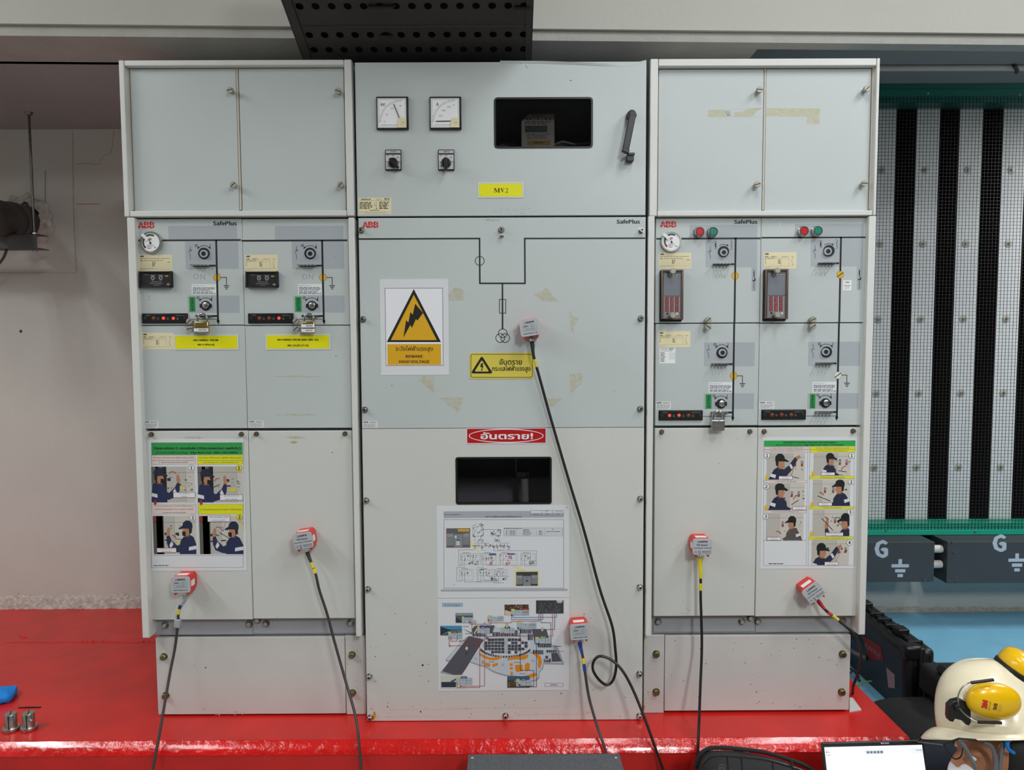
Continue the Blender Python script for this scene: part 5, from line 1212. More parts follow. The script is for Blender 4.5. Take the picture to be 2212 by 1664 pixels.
d.line([(824, 900), (824, 984), (1062, 984), (1062, 900)], 4, RDi, 2); d.line([(1098, 900), (1098, 990), (1412, 990), (1412, 900)], 3, ink('#6d4a66'), 2); d.line([(776, 900), (776, 1024), (678, 1024), (678, 1252), (740, 1252), (740, 1150)], 3, K, 2); d.line([(472, 900), (472, 1022), (350, 1022), (350, 1242), (436, 1242), (436, 1150)], 4, K, 2); d.line([(474, 1150), (474, 1256), (1028, 1256), (1028, 1160)], 4, K, 2)
for x, y in ((912, 870), (900, 966), (1206, 858), (1164, 966)): d.ring(x, y, 18, 8, RDi, 4)
d.rect(872, 792, 988, 826, ink('#5c6fa8'), 2); d.rect(1168, 790, 1290, 818, ink('#6a6fae'), 2)
for (x0, x1) in ((392, 616), (696, 960), (966, 1166)):
    d.box4(x0, 1054, x1, 1228, 2.4, K, 2); d.greek(x0+40, 1036, x0+150, 1048, 1, K, 2); d.box4(x0+18, 1074, x1-30, 1156, 2, K, 2)
    for i in range(int((x1-x0-50)/44)): x = x0+40+i*44; d.line([(x, 1076), (x, 1156)], 2.4, K, 2); cluster(x-10, 1080, x+10, 1140, 3)
cluster(894, 1180, 986, 1240, 22); cluster(1088, 1186, 1130, 1224, 8); d.rect(716, 1050, 790, 1066, ink('#5f9a72'), 2); d.line([(786, 1150), (786, 1232), (984, 1232)], 3, ink('#33406b'), 2); d.line([(836, 1166), (1196, 1166)], 3, K, 2); d.greek(940, 1264, 1116, 1274, 1, K, 2)
d.box4(1114, 382, 2068, 510, 3, K, 2)
for y in (398, 420, 446, 468, 490): d.line([(1114, y), (2068, y)], 2, K, 2)
for x in (1192, 1314, 1642, 1772): d.line([(x, 398), (x, 510)], 2, K, 2)
for i in range(4): d.greek(1210, 424+i*20, 1300, 438+i*20, 1, K, 3); d.greek(1420, 424+i*20, 1560, 438+i*20, 1, K, 3, seed=i+2); d.greek(1680, 424+i*20, 1740, 438+i*20, 1, K, 3); d.rect(1150, 426+i*20, 1166, 436+i*20, K, 3)
d.greek(1120, 384, 1420, 396, 1, K, 3); d.greek(1800, 432, 2030, 446, 1, K, 3); d.greek(1436, 402, 1530, 416, 1, K, 3); d.greek(1890, 398, 1920, 412, 1, K, 3)
d.disc(308, 1300, 8, ink('#77787c'), 2, 8); d.poly([(2125, 40), (2140, 34), (2142, 52), (2136, 70)], ink('#8d8f94'), 2)
d.done('print', o)
# ---- electrical overview sheet
pE = (940, 1290, 295/2212)
o, d = sheet('diagram_sheet', 'electrical diagram sheet with grey and orange building map, lower of the pair', 'poster', pE, 46, 34, 2172, 1516, YC)
d.rect(114, 98, 446, 158, ink('#2e5f7a'), 1); d.rect(119, 103, 441, 153, ink('#a9cbe0'), 2); d.text('Electrical Diagram', 146, 118, 412, 146, ink('#1d3a52'), 3, .015)
LG = ink('#c3ccd4'); MG = ink('#9ba6b0'); DK = ink('#55545e'); DK2 = ink('#46454e'); OR = ink('#e08a1c')
d.poly([(170, 1015), (420, 730), (520, 640), (560, 690), (240, 1060), (175, 1045)], MG, 1); d.poly([(185, 1015), (425, 735), (500, 700), (235, 1030)], LG, 2)
d.poly([(88, 1215), (210, 1080), (545, 630), (800, 690), (720, 790), (560, 1040), (440, 1260), (330, 1275), (88, 1240)], MG, 3); d.poly([(110, 1200), (545, 632), (790, 690), (480, 1190), (420, 1262), (300, 1262)], DK, 4)
base_pts = [(430, 505), (600, 610), (980, 480), (1020, 520), (1280, 540), (1560, 480), (1640, 560), (1900, 780), (1980, 790), (2085, 1070), (2085, 1100), (1760, 1092), (1750, 1160), (1690, 1230), (1690, 1310), (1650, 1360), (1540, 1380), (1300, 1300), (1160, 1290), (1010, 1250), (920, 1215), (870, 1180), (800, 1135), (720, 1120), (560, 1065), (760, 800), (800, 690)]
d.poly(base_pts, MG, 2)
d.poly([(600, 610), (980, 490), (1280, 545), (1560, 490), (1890, 790), (2060, 1070), (1750, 1070), (1735, 1150), (1680, 1215), (1675, 1290), (1630, 1340), (1540, 1355), (1300, 1275), (1160, 1262), (1020, 1225), (930, 1190), (870, 1150), (800, 1108), (720, 1095), (575, 1045), (770, 800), (800, 700)], LG, 5)
d.poly([(640, 470), (700, 460), (620, 600), (590, 530)], DK, 5); d.poly([(720, 460), (966, 460), (925, 590), (640, 600)], DK, 6); d.poly([(1565, 520), (1800, 520), (1850, 690), (1880, 780), (1615, 770)], DK, 6); d.poly([(1880, 905), (1980, 905), (2050, 1045), (1890, 1050)], DK, 6)
d.disc(1140, 785, 400, ink('#d5dbe0'), 6, 48, 150); d.disc(1140, 785, 378, ink('#b3bcc4'), 7, 48, 134)
rg = random.Random(55)
for i in range(13):
    for j in range(5):
        x = 800+i*54; y = 672+j*50
        if ((x+25-1140)/372)**2+((y+22-785)/132)**2 < 1 and not 1105 < x+20 < 1165: d.rect(x, y, x+44+rg.random()*8, y+36+rg.random()*12, DK2 if rg.random() < .85 else ink('#d9dde0'), 8)
for i in range(24):
    a = R_(200+i*6); x = 1140+420*math.cos(a); y = 800-170*math.sin(a); d.rect(x-14, y-16, x+14, y+16, DK2, 7)
for x0, x1, y0, y1 in ((610, 830, 600, 640), (820, 860, 650, 690), (930, 1050, 570, 640), (1060, 1340, 540, 640), (1380, 1560, 530, 590), (1500, 1580, 600, 700), (1660, 1880, 770, 810), (1580, 1750, 860, 930), (1800, 1960, 860, 900), (1760, 1880, 1000, 1060)):
    x = x0
    while x < x1: w = 14+rg.random()*20; d.rect(x, y0, min(x+w, x1), y1, DK2, 7); x += w+6
d.ring(1806, 975, 40, 12, ink('#d3d9de'), 8); d.disc(1806, 975, 26, DK, 8)
for pts in (((715, 905), (800, 950), (900, 985), (1000, 975), (1075, 950), (1080, 985), (1000, 1020), (900, 1025), (790, 985), (710, 940)), ((1165, 1000), (1260, 965), (1380, 960), (1480, 930), (1512, 935), (1500, 985), (1440, 1015), (1300, 1010), (1175, 1025)), ((1590, 920), (1660, 915), (1715, 975), (1728, 1060), (1700, 1150), (1680, 1160), (1660, 1100), (1670, 1040), (1640, 965)),
            ((752, 1035), (785, 1030), (790, 1080), (765, 1090)), ((812, 1060), (895, 1080), (885, 1135), (808, 1110)), ((925, 1085), (1015, 1065), (1018, 1105), (932, 1140)), ((1210, 1075), (1258, 1075), (1255, 1118), (1208, 1115)), ((1210, 1135), (1258, 1140), (1255, 1180), (1212, 1175)), ((1225, 1210), (1258, 1210), (1255, 1280), (1222, 1275)), ((1295, 1098), (1415, 1098), (1418, 1200), (1330, 1215), (1300, 1190)), ((1455, 1090), (1500, 1060), (1535, 1090), (1530, 1180), (1480, 1205), (1450, 1170)), ((1450, 1275), (1640, 1225), (1650, 1270), (1530, 1320), (1470, 1300))): d.poly(pts, OR, 8)
for x, y, t in ((655, 985, 'Big'), (1095, 1085, 'Mega'), (1585, 1025, 'Park')): d.ctext(t, x, y, 16, K, 9); d.ctext('Plaza', x, y+22, 14, K, 9)
for x, y in ((920, 1050), (1330, 1060), (1420, 1242), (1580, 905), (500, 478), (540, 592)): d.greek(x-50, y-7, x+50, y+7, 1, K, 9)
def minicab(x0, y0, x1, y1, nb, tagc):
    d.rect(x0, y0, x1, y1, ink('#7e8a91'), 10); d.rect(x0+3, y0+3, x1-3, y1-3, ink('#aebcc4'), 11); w = x1-x0; h = y1-y0
    for u in (.24, .62): d.rect(x0+w*u, y0, x0+w*u+3, y1, ink('#5f6a70'), 12)
    d.line([(x0+w*.38, y0+h*.22), (x0+w*.43, y0+h*.45), (x0+w*.48, y0+h*.22)], 3, K, 12)
    for i in range(nb): X = x0+w*(.66+.32*i/nb); d.rect(X, y0+h*.2, X+3, y1-4, ink('#6d787e'), 12); d.ring(X+8, y0+h*.4, 5, 3, K, 12)
    d.rect(x0+2, y0-14, x0+w*.22, y0+8, ink('#d8cf3a'), 13)
    if tagc: d.rect(x0+w*.3, y0-24, x0+w*.68, y0+8, ink(tagc), 13); d.greek(x0+w*.36, y0-14, x0+w*.62, y0-2, 1, ink('#e6e6ea'), 14)
d.rect(332, 260, 612, 418, ink('#4d5b63'), 8); d.poly([(340, 330), (440, 400), (440, 416), (340, 416)], ink('#2a353b'), 9); d.rect(340, 265, 608, 300, ink('#8d9aa0'), 9)
d.rect(84, 466, 434, 622, ink('#3f8fbf'), 8); d.poly([(84, 480), (270, 540), (200, 560), (84, 622)], ink('#2c3038'), 9); d.poly([(84, 622), (250, 560), (434, 575), (434, 622)], ink('#4a5a50'), 9); d.rect(240, 520, 434, 552, ink('#5a6a52'), 9)
d.rect(1124, 122, 1514, 292, ink('#4a372a'), 8)
for i in range(34): x = 1130+rg.random()*360; y = 126+rg.random()*60; d.rect(x, y, x+8+rg.random()*24, y+6+rg.random()*10, ink(rg.choice(['#8a6a44', '#c9a878', '#2a1f18', '#6d5238'])), 9)
d.poly([(1130, 210), (1230, 240), (1230, 290), (1130, 290)], ink('#d3c3a2'), 9); d.rect(1418, 180, 1520, 206, ink('#b82028'), 14)
d.rect(86, 1266, 500, 1486, ink('#c9d2c4'), 6); d.rect(100, 1376, 336, 1462, ink('#28384a'), 9); d.poly([(240, 1370), (340, 1316), (340, 1340), (290, 1376)], ink('#3a4a58'), 9)
d.rect(1168, 1282, 1530, 1470, ink('#4a4538'), 8); d.rect(1168, 1282, 1530, 1340, ink('#33617f'), 9)
for i in range(26): x = 1172+rg.random()*340; y = 1345+rg.random()*110; d.rect(x, y, x+14+rg.random()*40, y+8, ink(rg.choice(['#a8925a', '#c7b47a', '#2c2a22', '#7a6a44'])), 10)
minicab(432, 330, 612, 424, 2, None); minicab(850, 310, 1108, 392, 4, '#d8dade'); minicab(1228, 208, 1522, 298, 7, None); minicab(210, 578, 440, 680, 3, '#7a2430'); minicab(678, 500, 884, 590, 2, '#2a4f9a'); minicab(1060, 502, 1286, 590, 2, '#2a4030'); minicab(1324, 418, 1638, 510, 6, '#d8dade'); minicab(1620, 660, 1876, 756, 2, '#4f9a2c'); minicab(336, 1310, 600, 1420, 2, '#233a72'); minicab(1310, 1340, 1566, 1450, 2, '#223a66')
d.rect(1634, 54, 2080, 268, ink('#3c3d42'), 8); d.rect(1968, 56, 2062, 78, ink('#d9dade'), 9); d.rect(1980, 84, 2052, 98, ink('#b8b9be'), 9)
for i in range(44): x = 1660+rg.random()*370; y = 80+rg.random()*140; d.rect(x, y, x+6+rg.random()*14, y+3+rg.random()*8, ink(rg.choice(['#6fa878', '#8a8c90', '#5a9a6a'])), 9)
d.line([(1664, 236), (2020, 238)], 3, ink('#9a9ca0'), 9)
for i, s in enumerate(('#9a3038', '#9a3038', '#33406b', '#33406b', '#33406b')): pass
RL = ink('#a83a42'); BL = ink('#2c5a9a'); KL = ink('#3c4a5a')
for pts, k in ((((1680, 240), (1680, 392), (1230, 396), (1230, 416), (906, 416), (866, 416), (866, 372)), RL), (((906, 380), (906, 438), (566, 440), (566, 405)), RL), (((598, 410), (598, 702), (400, 710)), RL), (((724, 590), (724, 782), (240, 790)), RL), (((228, 640), (228, 785)), RL), (((256, 640), (256, 714), (356, 714), (356, 640)), RL), (((1900, 240), (1904, 632), (1110, 630), (1108, 585)), RL), (((1080, 580), (1080, 635), (800, 640), (800, 1440), (420, 1442)), RL), (((724, 790), (724, 1462), (354, 1466), (354, 1380)), RL), (((690, 590), (690, 790)), RL),
               (((1740, 240), (1742, 366), (1240, 366), (1240, 290)), BL), (((1966, 240), (1966, 326), (1262, 330), (1262, 280)), BL), (((1708, 240), (1710, 412), (1872, 416), (1880, 810), (1680, 812), (1676, 750)), KL), (((1936, 240), (1936, 524), (1345, 528), (1345, 500)), KL), (((1376, 500), (1380, 1185), (1596, 1188), (1598, 1440), (1360, 1442), (1330, 1380)), ink('#2c2a30')), (((1640, 740), (1640, 1455), (1350, 1458)), ink('#2c3038')), (((1364, 590), (1364, 640)), RL)): d.line(pts, 7, k, 16)
for x, y, c in ((866, 372, '#a02a30'), (400, 712, '#a02a30'), (240, 790, '#a02a30'), (724, 590, '#a02a30'), (1108, 585, '#a02a30'), (566, 405, '#a02a30'), (412, 1442, '#a02a30'), (1345, 500, '#1c1c20'), (1676, 750, '#1c1c20'), (1370, 1420, '#1c1c20'), (1240, 290, '#2c4a8a')): d.poly([(x, y-18), (x+16, y+12), (x-16, y+12)], ink(c), 17)
for x, y, c in ((645, 402, '#7a6a50'), (806, 436, '#3a4a8a'), (1162, 456, '#5a9a4a'), (1734, 524, '#7a7a40'), (510, 830, '#c9cbb8')): d.disc(x, y, 24, ink('#2c2c30'), 16, 20, 32); d.disc(x, y, 20, ink('#e6e6e0'), 17, 20, 28); d.disc(x, y, 12, ink(c), 18, 14, 12)
d.box4(1776, 1396, 2074, 1450, 5, ink('#8a6a90'), 3); d.greek(1870, 1408, 1990, 1438, 2, ink('#7a6a80'), 3)
d.greek(490, 900, 530, 930, 2, ink('#2c2c34'), 9); d.greek(1930, 790, 2050, 806, 1, K, 9); d.greek(1980, 870, 2084, 884, 1, K, 9)
d.done('print', o)

# ================================================================ padlocks
def padlock(label, fr, bx0, by0, bx1, by1, sx0, sx1, sy, body, tagn, Y):
    a, b, c, e = R4(*fp(fr, bx0, by0), *fp(fr, bx1, by1), Y); yb = Y
    t = thing('padlock', label, 'padlock', ((a+b)/2, Y, c))
    m = MB(); m.box(a, b, Y-.007, Y+.007, c, e, body); o = m.build('body', t, .003)
    l, r, _, top = R4(*fp(fr, sx0, sy), *fp(fr, sx1, by0), Y); rad = (r-l)/2; cx = (l+r)/2
    pts = [(l, Y, e-.006), (l, Y, top-rad)] + [(cx-rad*math.cos(R_(18*i)), Y, top-rad+rad*math.sin(R_(18*i))) for i in range(1, 10)] + [(r, Y, top-rad), (r, Y, e-.006)]
    m = MB(); m.tube(pts, .0030, 'chrome', 10); m.build('shackle', t)
    if body == 'brass':
        d = D(fr, Y-.0071)
        for i in range(6): d.rect(bx0+6, by0+8+i*6, bx1-12, by0+9.4+i*6, ink('#8d7a3e'), 1)
        d.done('engraving', o)
    for i in range(tagn):
        p = P3(*fp(fr, (bx0+bx1)/2, by1-20-i*34), Y-.007); w = (b-a)
        m = MB(); m.box(a-.0006, b+.0004, Y-.0082, Y-.0070, p.z-.0052, p.z+.0046, 'white_paper'); g = m.build('paper_label', t)
        q = D(fr, Y-.0083); q.text('MASTER' if i == 0 else 'TRANSFORMER', bx0+w*0+28, by1-26-i*34, bx1-20, by1-14-i*34, ink('#55575a'), 1, .01); q.done('print', g)
    if body == 'steel':
        q = D(fr, Y-.0072); q.text('SOLO', bx0+26, by0+34, bx1-26, by0+52, ink('#77797b'), 1, .01); q.done('engraving', o)
padlock('brass padlock with one white paper strip, on the left incoming panel', fL, 525, 814, 630, 896, 541, 613, 756, 'brass', 1, YP-.018)
padlock('brass padlock with two white paper strips, on the second incoming panel', fL, 1327, 814, 1424, 900, 1341, 1412, 756, 'brass', 2, YP-.018)
padlock('plain grey steel padlock hanging on the right cabinet', fR, 540, 1550, 640, 1633, 556, 634, 1483, 'steel', 0, YP-.018)

# ================================================================ clamp-on sensors with their cables
def rsq(w, h, r, n=5):
    pts = []
    for cx, cz, a in ((w-r, h-r, 0), (-w+r, h-r, 90), (-w+r, -h+r, 180), (w-r, -h+r, 270)): pts += [(cx+r*math.cos(R_(a+90*i/n)), cz+r*math.sin(R_(a+90*i/n))) for i in range(n+1)]
    return pts
SD = .056
def sensor(label, px, ang, style, Y):
    p = P3(*px, Y-SD)
    t = thing('sensor', label, 'sensor', (0, 0, 0), 'clamp-on sensors on the cabinets')
    m = MB(); o_ = [(-.027, .016), (-.020, .0255), (.020, .0255), (.027, .016), (.027, -.014), (.0195, -.0345), (.0105, -.021), (-.0105, -.021), (-.0195, -.0345), (-.027, -.014)]
    m.prism(o_, -SD+.003, -.0008, 'sensor_red'); b = m.build('housing', t, .002)
    m = MB(); m.prism(rsq(.0292, .0245, .008), -SD, -SD+.0032, 'sensor_plate'); f = m.build('face_plate', t, .0008)
    m = MB(); m.box(-.0165, .0165, -SD+.012, -SD+.030, .0255, .0259, 'white_paper'); m.build('top_sticker', t)
    m = MB(); sgn = 1 if style == 'B' or ang > 5 and style == 'A' and px[0] < 1000 else -1
    m.box(sgn*.0270, sgn*.0274, -SD+.012, -SD+.036, -.010, .008, 'white_paper'); m.build('side_sticker', t)
    m = MB(); m.cyl((0, -.030, -.020), (0, -.030, -.030), .0052, 'chrome'); m.lathe((0, -.030, -.030), (0, 0, -1), [(.0066, 0), (.0066, .009), (.0056, .0105)], 'chrome', 18); m.box(-.0085, .0085, -.0315, -.0285, -.034, -.031, 'chrome'); m.build('socket', t)
    d = D(Y=-SD-.0001, local=True)
    d.text('HVPD', -.009, .0185, .0155, .0130, 'ink_black', 1, .02); d.line([(-.0145, .012), (-.0135, .019), (-.0120, .0115), (-.0112, .0155), (-.010, .0150)], .0007, 'ink_black' if style == 'A' else ink('#b02a25'), 1)
    if style == 'A':
        d.text('TEV Sensor', -.0185, .0085, .0165, .0030, 'ink_black', 1, .012); d.text('Serial Number: CC06170648', -.0262, -.0015, .0262, -.0050, 'ink_black', 1, .01)
        d.text('CE', -.0250, -.0125, -.0160, -.0195, 'ink_black', 1); d.box4(-.0118, -.0190, -.0062, -.0120, .0007, 'ink_black', 1); d.line([(-.0125, -.011), (-.0055, -.0195)], .0007, 'ink_black', 1); d.rect(-.0118, -.0205, -.0062, -.0217, 'ink_black', 1)
        d.text('Made in the UK', -.001, -.0115, .0250, -.0150, 'ink_black', 1, .01); d.text('www.hvpd.co.uk', -.001, -.0165, .0250, -.0200, 'ink_black', 1, .01)
    else:
        d.rect(-.021, .0095, .021, -.0105, ink('#8a8f94'), 1); d.rect(-.0204, .0089, .0204, -.0099, ink('#aab0b2'), 2)
        d.text('HVPD', -.0175, .0070, -.0045, .0030, 'ink_black', 3, .015); d.text('TEV', .004, .0080, .010, .0055, 'ink_black', 3); d.text('Sensor', .003, .0040, .014, .0012, 'ink_black', 3)
        d.text('Continuous  Insulation', -.014, -.0015, .0140, -.0040, 'ink_black', 3); d.text('Condition  Monitoring', -.014, -.0055, .0140, -.0080, 'ink_black', 3)
        d.text('www.hvpd.co.uk', -.021, -.0140, .021, -.0190, 'ink_black', 1, .012)
    d.done('print', f)
    R = Matrix.Rotation(R_(-ang), 4, 'Y')
    t.rotation_euler = (0, R_(-ang), 0); t.location = (p.x, Y, p.z)
    return Vector((p.x, Y, p.z)) + (R @ Vector((0, -.030, -.040))), R @ Vector((0, 0, -1))
def smooth(pts, n=8):
    P_ = [pts[0]]+pts+[pts[-1]]; out = []
    for i in range(1, len(P_)-2):
        a, b, c, e = P_[i-1], P_[i], P_[i+1], P_[i+2]
        for j in range(n):
            t = j/n; out.append(.5*((2*b)+(c-a)*t+(2*a-5*b+4*c-e)*t*t+(3*b-a-3*c+e)*t**3))
    out.append(pts[-1]); return out
def cable(label, start, dirv, path, plug, plug_len, bands, mat_='cable_black', ferrite=None, r=.0042):
    pts = [start, start+dirv*.012] + [P3(*p) for p in path]
    sp = smooth(pts, 10)
    t = thing('sensor_cable', label, 'cable', sp[-1])
    m = MB(); m.tube(sp, r, mat_, 8); m.build('cord', t)
    L = [0]
    for a, b in zip(sp, sp[1:]): L.append(L[-1]+(b-a).length)
    def seg(s0, s1):
        q = [p for p, l in zip(sp, L) if s0 < l < s1]
        def at(s):
            for i in range(len(L)-1):
                if L[i+1] >= s: u = (s-L[i])/max(1e-9, L[i+1]-L[i]); return sp[i].lerp(sp[i+1], u)
            return sp[-1]
        return [at(s0)]+q+[at(s1)]
    q = seg(0, plug_len); n = len(q)
    m = MB(); m.tube(q, [.0064 if i < n*.55 else .0064-.0022*(i-n*.55)/(n*.45) for i in range(n)], plug, 12); m.build('plug_sleeve', t)
    for s0, s1, c in bands: m = MB(); m.tube(seg(s0, s1), r+.0008, ink(c), 10); m.build('marker_band', t)
    if ferrite:
        a, b = seg(*ferrite)[0], seg(*ferrite)[-1]; dv = b-a
        m = MB(); m.obox(Matrix.Translation((a+b)/2) @ Matrix.Rotation(-math.atan2(dv.x, -dv.z), 4, 'Y'), .018, .016, dv.length, 'sheet_grey'); m.build('ferrite_clip', t, .002)
    return t
BK = '#1b1b1b'
s, v = sensor('sensor with grey face, right of the transformer symbol on the middle cabinet', (1144.5, 708), 9, 'B', YC)
cable('long black cable with black plug, looping once on the middle cabinet', s, v, [(1153, 770, 2.122), (1166, 818, 2.13), (1190, 905, 2.135), (1230, 1042, 2.135), (1262, 1148, 2.13), (1296, 1274, 2.125), (1322, 1352, 2.12), (1329, 1402, 2.118), (1331, 1440, 2.116), (1325, 1468, 2.113), (1312, 1480, 2.110), (1295, 1470, 2.107), (1281, 1448, 2.104), (1283, 1428, 2.10), (1297, 1418, 2.097), (1322, 1427, 2.092), (1345, 1450, 2.082), (1368, 1492, 2.068), (1394, 1556, 2.04), (1412, 1606, 2.02), (1434, 1668, 2.0), (1440, 1690, 1.99)], 'cable_black', .038, [(.054, .078, '#d8c54a')])
s, v = sensor('sensor with grey face, below the C-module poster on the left cabinet', (389.5, 1264), 1, 'B', YP)
cable('black cable with grey plug and clip, at the far left', s, v, [(387, 1316, 2.135), (384, 1350, 2.135), (378, 1400, 2.13), (368, 1450, 2.11), (355, 1525, 2.07), (342, 1600, 2.03), (329, 1668, 2.0), (325, 1690, 1.99)], 'sheet_grey', .034, [(.034, .046, '#1b2a6a'), (.046, .063, '#d9c838')], 'cable_grey', (.078, .104))
s, v = sensor('tilted sensor with red housing, upper one on the left cabinet doors', (654, 1169), 9, 'A', YP)
cable('black cable with dark plug and yellow bands, on the second left door', s, v, [(681, 1238, 2.13), (690, 1276, 2.132), (706, 1325, 2.13), (722, 1385, 2.125), (746, 1470, 2.10), (766, 1540, 2.06), (774, 1590, 2.03), (781, 1668, 2.0), (783, 1690, 1.99)], 'cable_grey', .034, [(.036, .054, '#d8c53c'), (.056, .070, '#e6d420')], 'cable_grey')
s, v = sensor('sensor with grey face, right of the building diagram sheet', (1252.5, 1366), 4, 'B', YC)
cable('black cable with blue plug, below the sensor beside the diagram sheets', s, v, [(1260, 1425, 2.115), (1264, 1455, 2.11), (1273, 1510, 2.09), (1291, 1572, 2.05), (1303, 1606, 2.02), (1313, 1640, 2.0), (1318, 1668, 1.985)], ink('#1c3f9a'), .034, [(.050, .066, '#e0cc2a'), (.067, .090, '#203f8a')], 'cable_grey')
s, v = sensor('upright sensor with red housing, on the first right-hand door', (1517.5, 1182), 0, 'A', YP)
cable('straight black cable with yellow plug, on the right cabinet', s, v, [(1513.5, 1240, 2.135), (1513.5, 1290, 2.135), (1515, 1340, 2.13), (1516, 1400, 2.125), (1513, 1480, 2.09), (1510, 1560, 2.05), (1508, 1610, 2.02), (1507, 1668, 2.0), (1507, 1690, 1.99)], ink('#e2cf10'), .063, [(.078, .100, '#dfcb1a')])
s, v = sensor('strongly tilted sensor below the V-module poster', (1758, 1281), 36, 'A', YP)
cable('black cable with red plug, running off to the right', s, v, [(1785, 1320, 2.13), (1806, 1336, 2.13), (1836, 1362, 2.12), (1850, 1380, 2.125), (1859, 1406, 2.15), (1858, 1435, 2.19), (1851, 1462, 2.23), (1843, 1484, 2.26), (1842, 1510, 2.36)], ink('#b5121c'), .033, [(.044, .060, '#c8442a'), (.062, .086, '#d9c45a')])

# ================================================================ perforated cable tray above the middle cabinet
Sy, Sz = math.cos(math.atan(.4116)), math.sin(math.atan(.4116))
T0 = Vector((0, 2.2, ZC+.838))
def TP(x, s, o=0.): return Vector((x, T0.y-Sy*s-Sz*o*-1*-1, T0.z+Sz*s-0)) + Vector((0, -Sz*o*0, 0)) if False else Vector((x, T0.y-Sy*s+Sz*o, T0.z+Sz*s+Cz*o))
Cz = Sy
tx0, tx1 = -.611, .0672
t = thing('cable_tray', 'dark perforated cable tray sloping down behind the middle cabinet', 'cable tray', T0)
def s_of(y):
    d_ = ray(930, y); n = Vector((0, Sz, Cz)); k = n.dot(T0-Vector((0, 0, ZC)))/n.dot(d_); p = d_*k + Vector((0, 0, ZC)); return (T0.y-p.y)/Sy
rows = [s_of(107), s_of(75), s_of(13)]
rows += [rows[2]+.036, rows[2]+.036+.09, rows[2]+.20]
hr, ch = .0108, .0165
m = MB(); pitch = .0438; xs0 = -.57
def platequad(x0, x1, sa, sb, k='tray_black'): m.face([TP(x0, sa), TP(x1, sa), TP(x1, sb), TP(x0, sb)], k)
cur = -.012
for s_ in sorted(rows):
    platequad(tx0, tx1, cur, s_-ch); x = xs0-pitch/2-pitch
    prev = tx0
    i = 0
    while True:
        cx = xs0+pitch*(i-1); a, b = cx-pitch/2, cx+pitch/2
        if a < tx0: i += 1; continue
        if b > tx1: break
        if prev < a: platequad(prev, a, s_-ch, s_+ch)
        n = 24; hole = [(cx+hr*math.cos(2*math.pi*j/n), s_+hr*math.sin(2*math.pi*j/n)) for j in range(n)]
        out = []
        for j in range(n):
            c_, s__ = math.cos(2*math.pi*j/n), math.sin(2*math.pi*j/n); q = min((pitch/2)/max(1e-6, abs(c_)), ch/max(1e-6, abs(s__))); out.append((cx+c_*q, s_+s__*q))
        base_ = len(m.v); m.raw([TP(*p) for p in hole]+[TP(*p) for p in out], [(j, (j+1) % n, n+(j+1) % n, n+j) for j in range(n)], 'tray_black')
        for sx, ss in ((a, s_-ch), (b, s_-ch), (a, s_+ch), (b, s_+ch)):      # corners left over by the ray pattern
            near = sorted(out, key=lambda p: (p[0]-sx)**2+(p[1]-ss)**2)[:2]; m.face([TP(sx, ss), TP(*near[0]), TP(*near[1])], 'tray_black')
        prev = b; i += 1
    if prev < tx1: platequad(prev, tx1, s_-ch, s_+ch)
    cur = s_+ch
SE = .50
platequad(tx0, tx1, cur, SE)
m.build('perforated_floor', t, smooth=False)
SQ = [(0,1,2,3),(7,6,5,4),(0,4,5,1),(1,5,6,2),(2,6,7,3),(3,7,4,0)]
for x, x0, x1 in ((tx0, tx0, tx0+.025), (tx1, tx1-.018, tx1)):
    m = MB()
    for (a, c, e, g) in ((x-.0015, x+.0015, -.004, .062), (x0, x1, -.004, -.001)): m.raw([TP(a, -.012, e), TP(c, -.012, e), TP(c, SE, e), TP(a, SE, e), TP(a, -.012, g), TP(c, -.012, g), TP(c, SE, g), TP(a, SE, g)], SQ, 'tray_black')
    m.build('side_rail', t)
m = MB(); m.raw([TP(tx0, -.012, .062), TP(tx1, -.012, .062), TP(tx1, SE, .062), TP(tx0, SE, .062)], [(0, 1, 2, 3)], 'tray_black'); m.raw([TP(tx0, -.012, 0), TP(tx1, -.012, 0), TP(tx1, -.012, .062), TP(tx0, -.012, .062)], [(0, 1, 2, 3)], 'tray_black'); m.build('lid', t)  # unseen lid and end cap, added to keep the tray holes dark
s_b = s_of(58); m = MB(); m.tube([TP(tx0+.03, s_b, .002), TP(tx1-.02, s_b, .002)], .0065, 'tray_black', 10); m.build('stiffening_bead', t)
for (xa_, xb_, y) in ((806, 862, 13), (818, 846, 76), (1108, 1146, 16)):
    s_ = s_of(y); A = P3(xa_, y, 2.1).x; B = P3(xb_, y, 2.1).x
    m = MB(); m.tube([TP(A, s_, .004), TP(A+.005, s_, -.004), TP(B-.005, s_+.001, -.004), TP(B, s_, .004)], .0045, 'black', 8); m.build('cable_tie', t)

# ================================================================ left: pipe, channel bracket, threaded rod
pc = P3(52, 478, YB)
t = thing('drain_pipe', 'dark pipe coming out of the left wall above a steel channel', 'pipe', (pc.x, YB, pc.z))
A = Vector((pc.x, YB+.02, pc.z)); B = P3(-40, 468, 2.72); C_ = P3(-330, 452, 2.2)
m = MB(); m.tube(smooth([A, A.lerp(B, .5), B, C_], 6), .070, 'pipe_brown', 28); m.build('pipe_run', t)
m = MB(); dv = (B-A).normalized(); m.tube([A+dv*.16, A+dv*.19], .074, 'bracket_dark', 28); m.build('pipe_band', t)
m = MB(); rg = random.Random(3); n = 30; vs = []
for j, (r_, y_) in enumerate(((.115, .002), (.092, .020), (.072, .026))):
    for i in range(n): a = 2*math.pi*i/n; rr_ = r_*(1+(rg.random()-.5)*.22); vs.append((pc.x+.012+rr_*math.cos(a), YB-y_, pc.z+rr_*math.sin(a)))
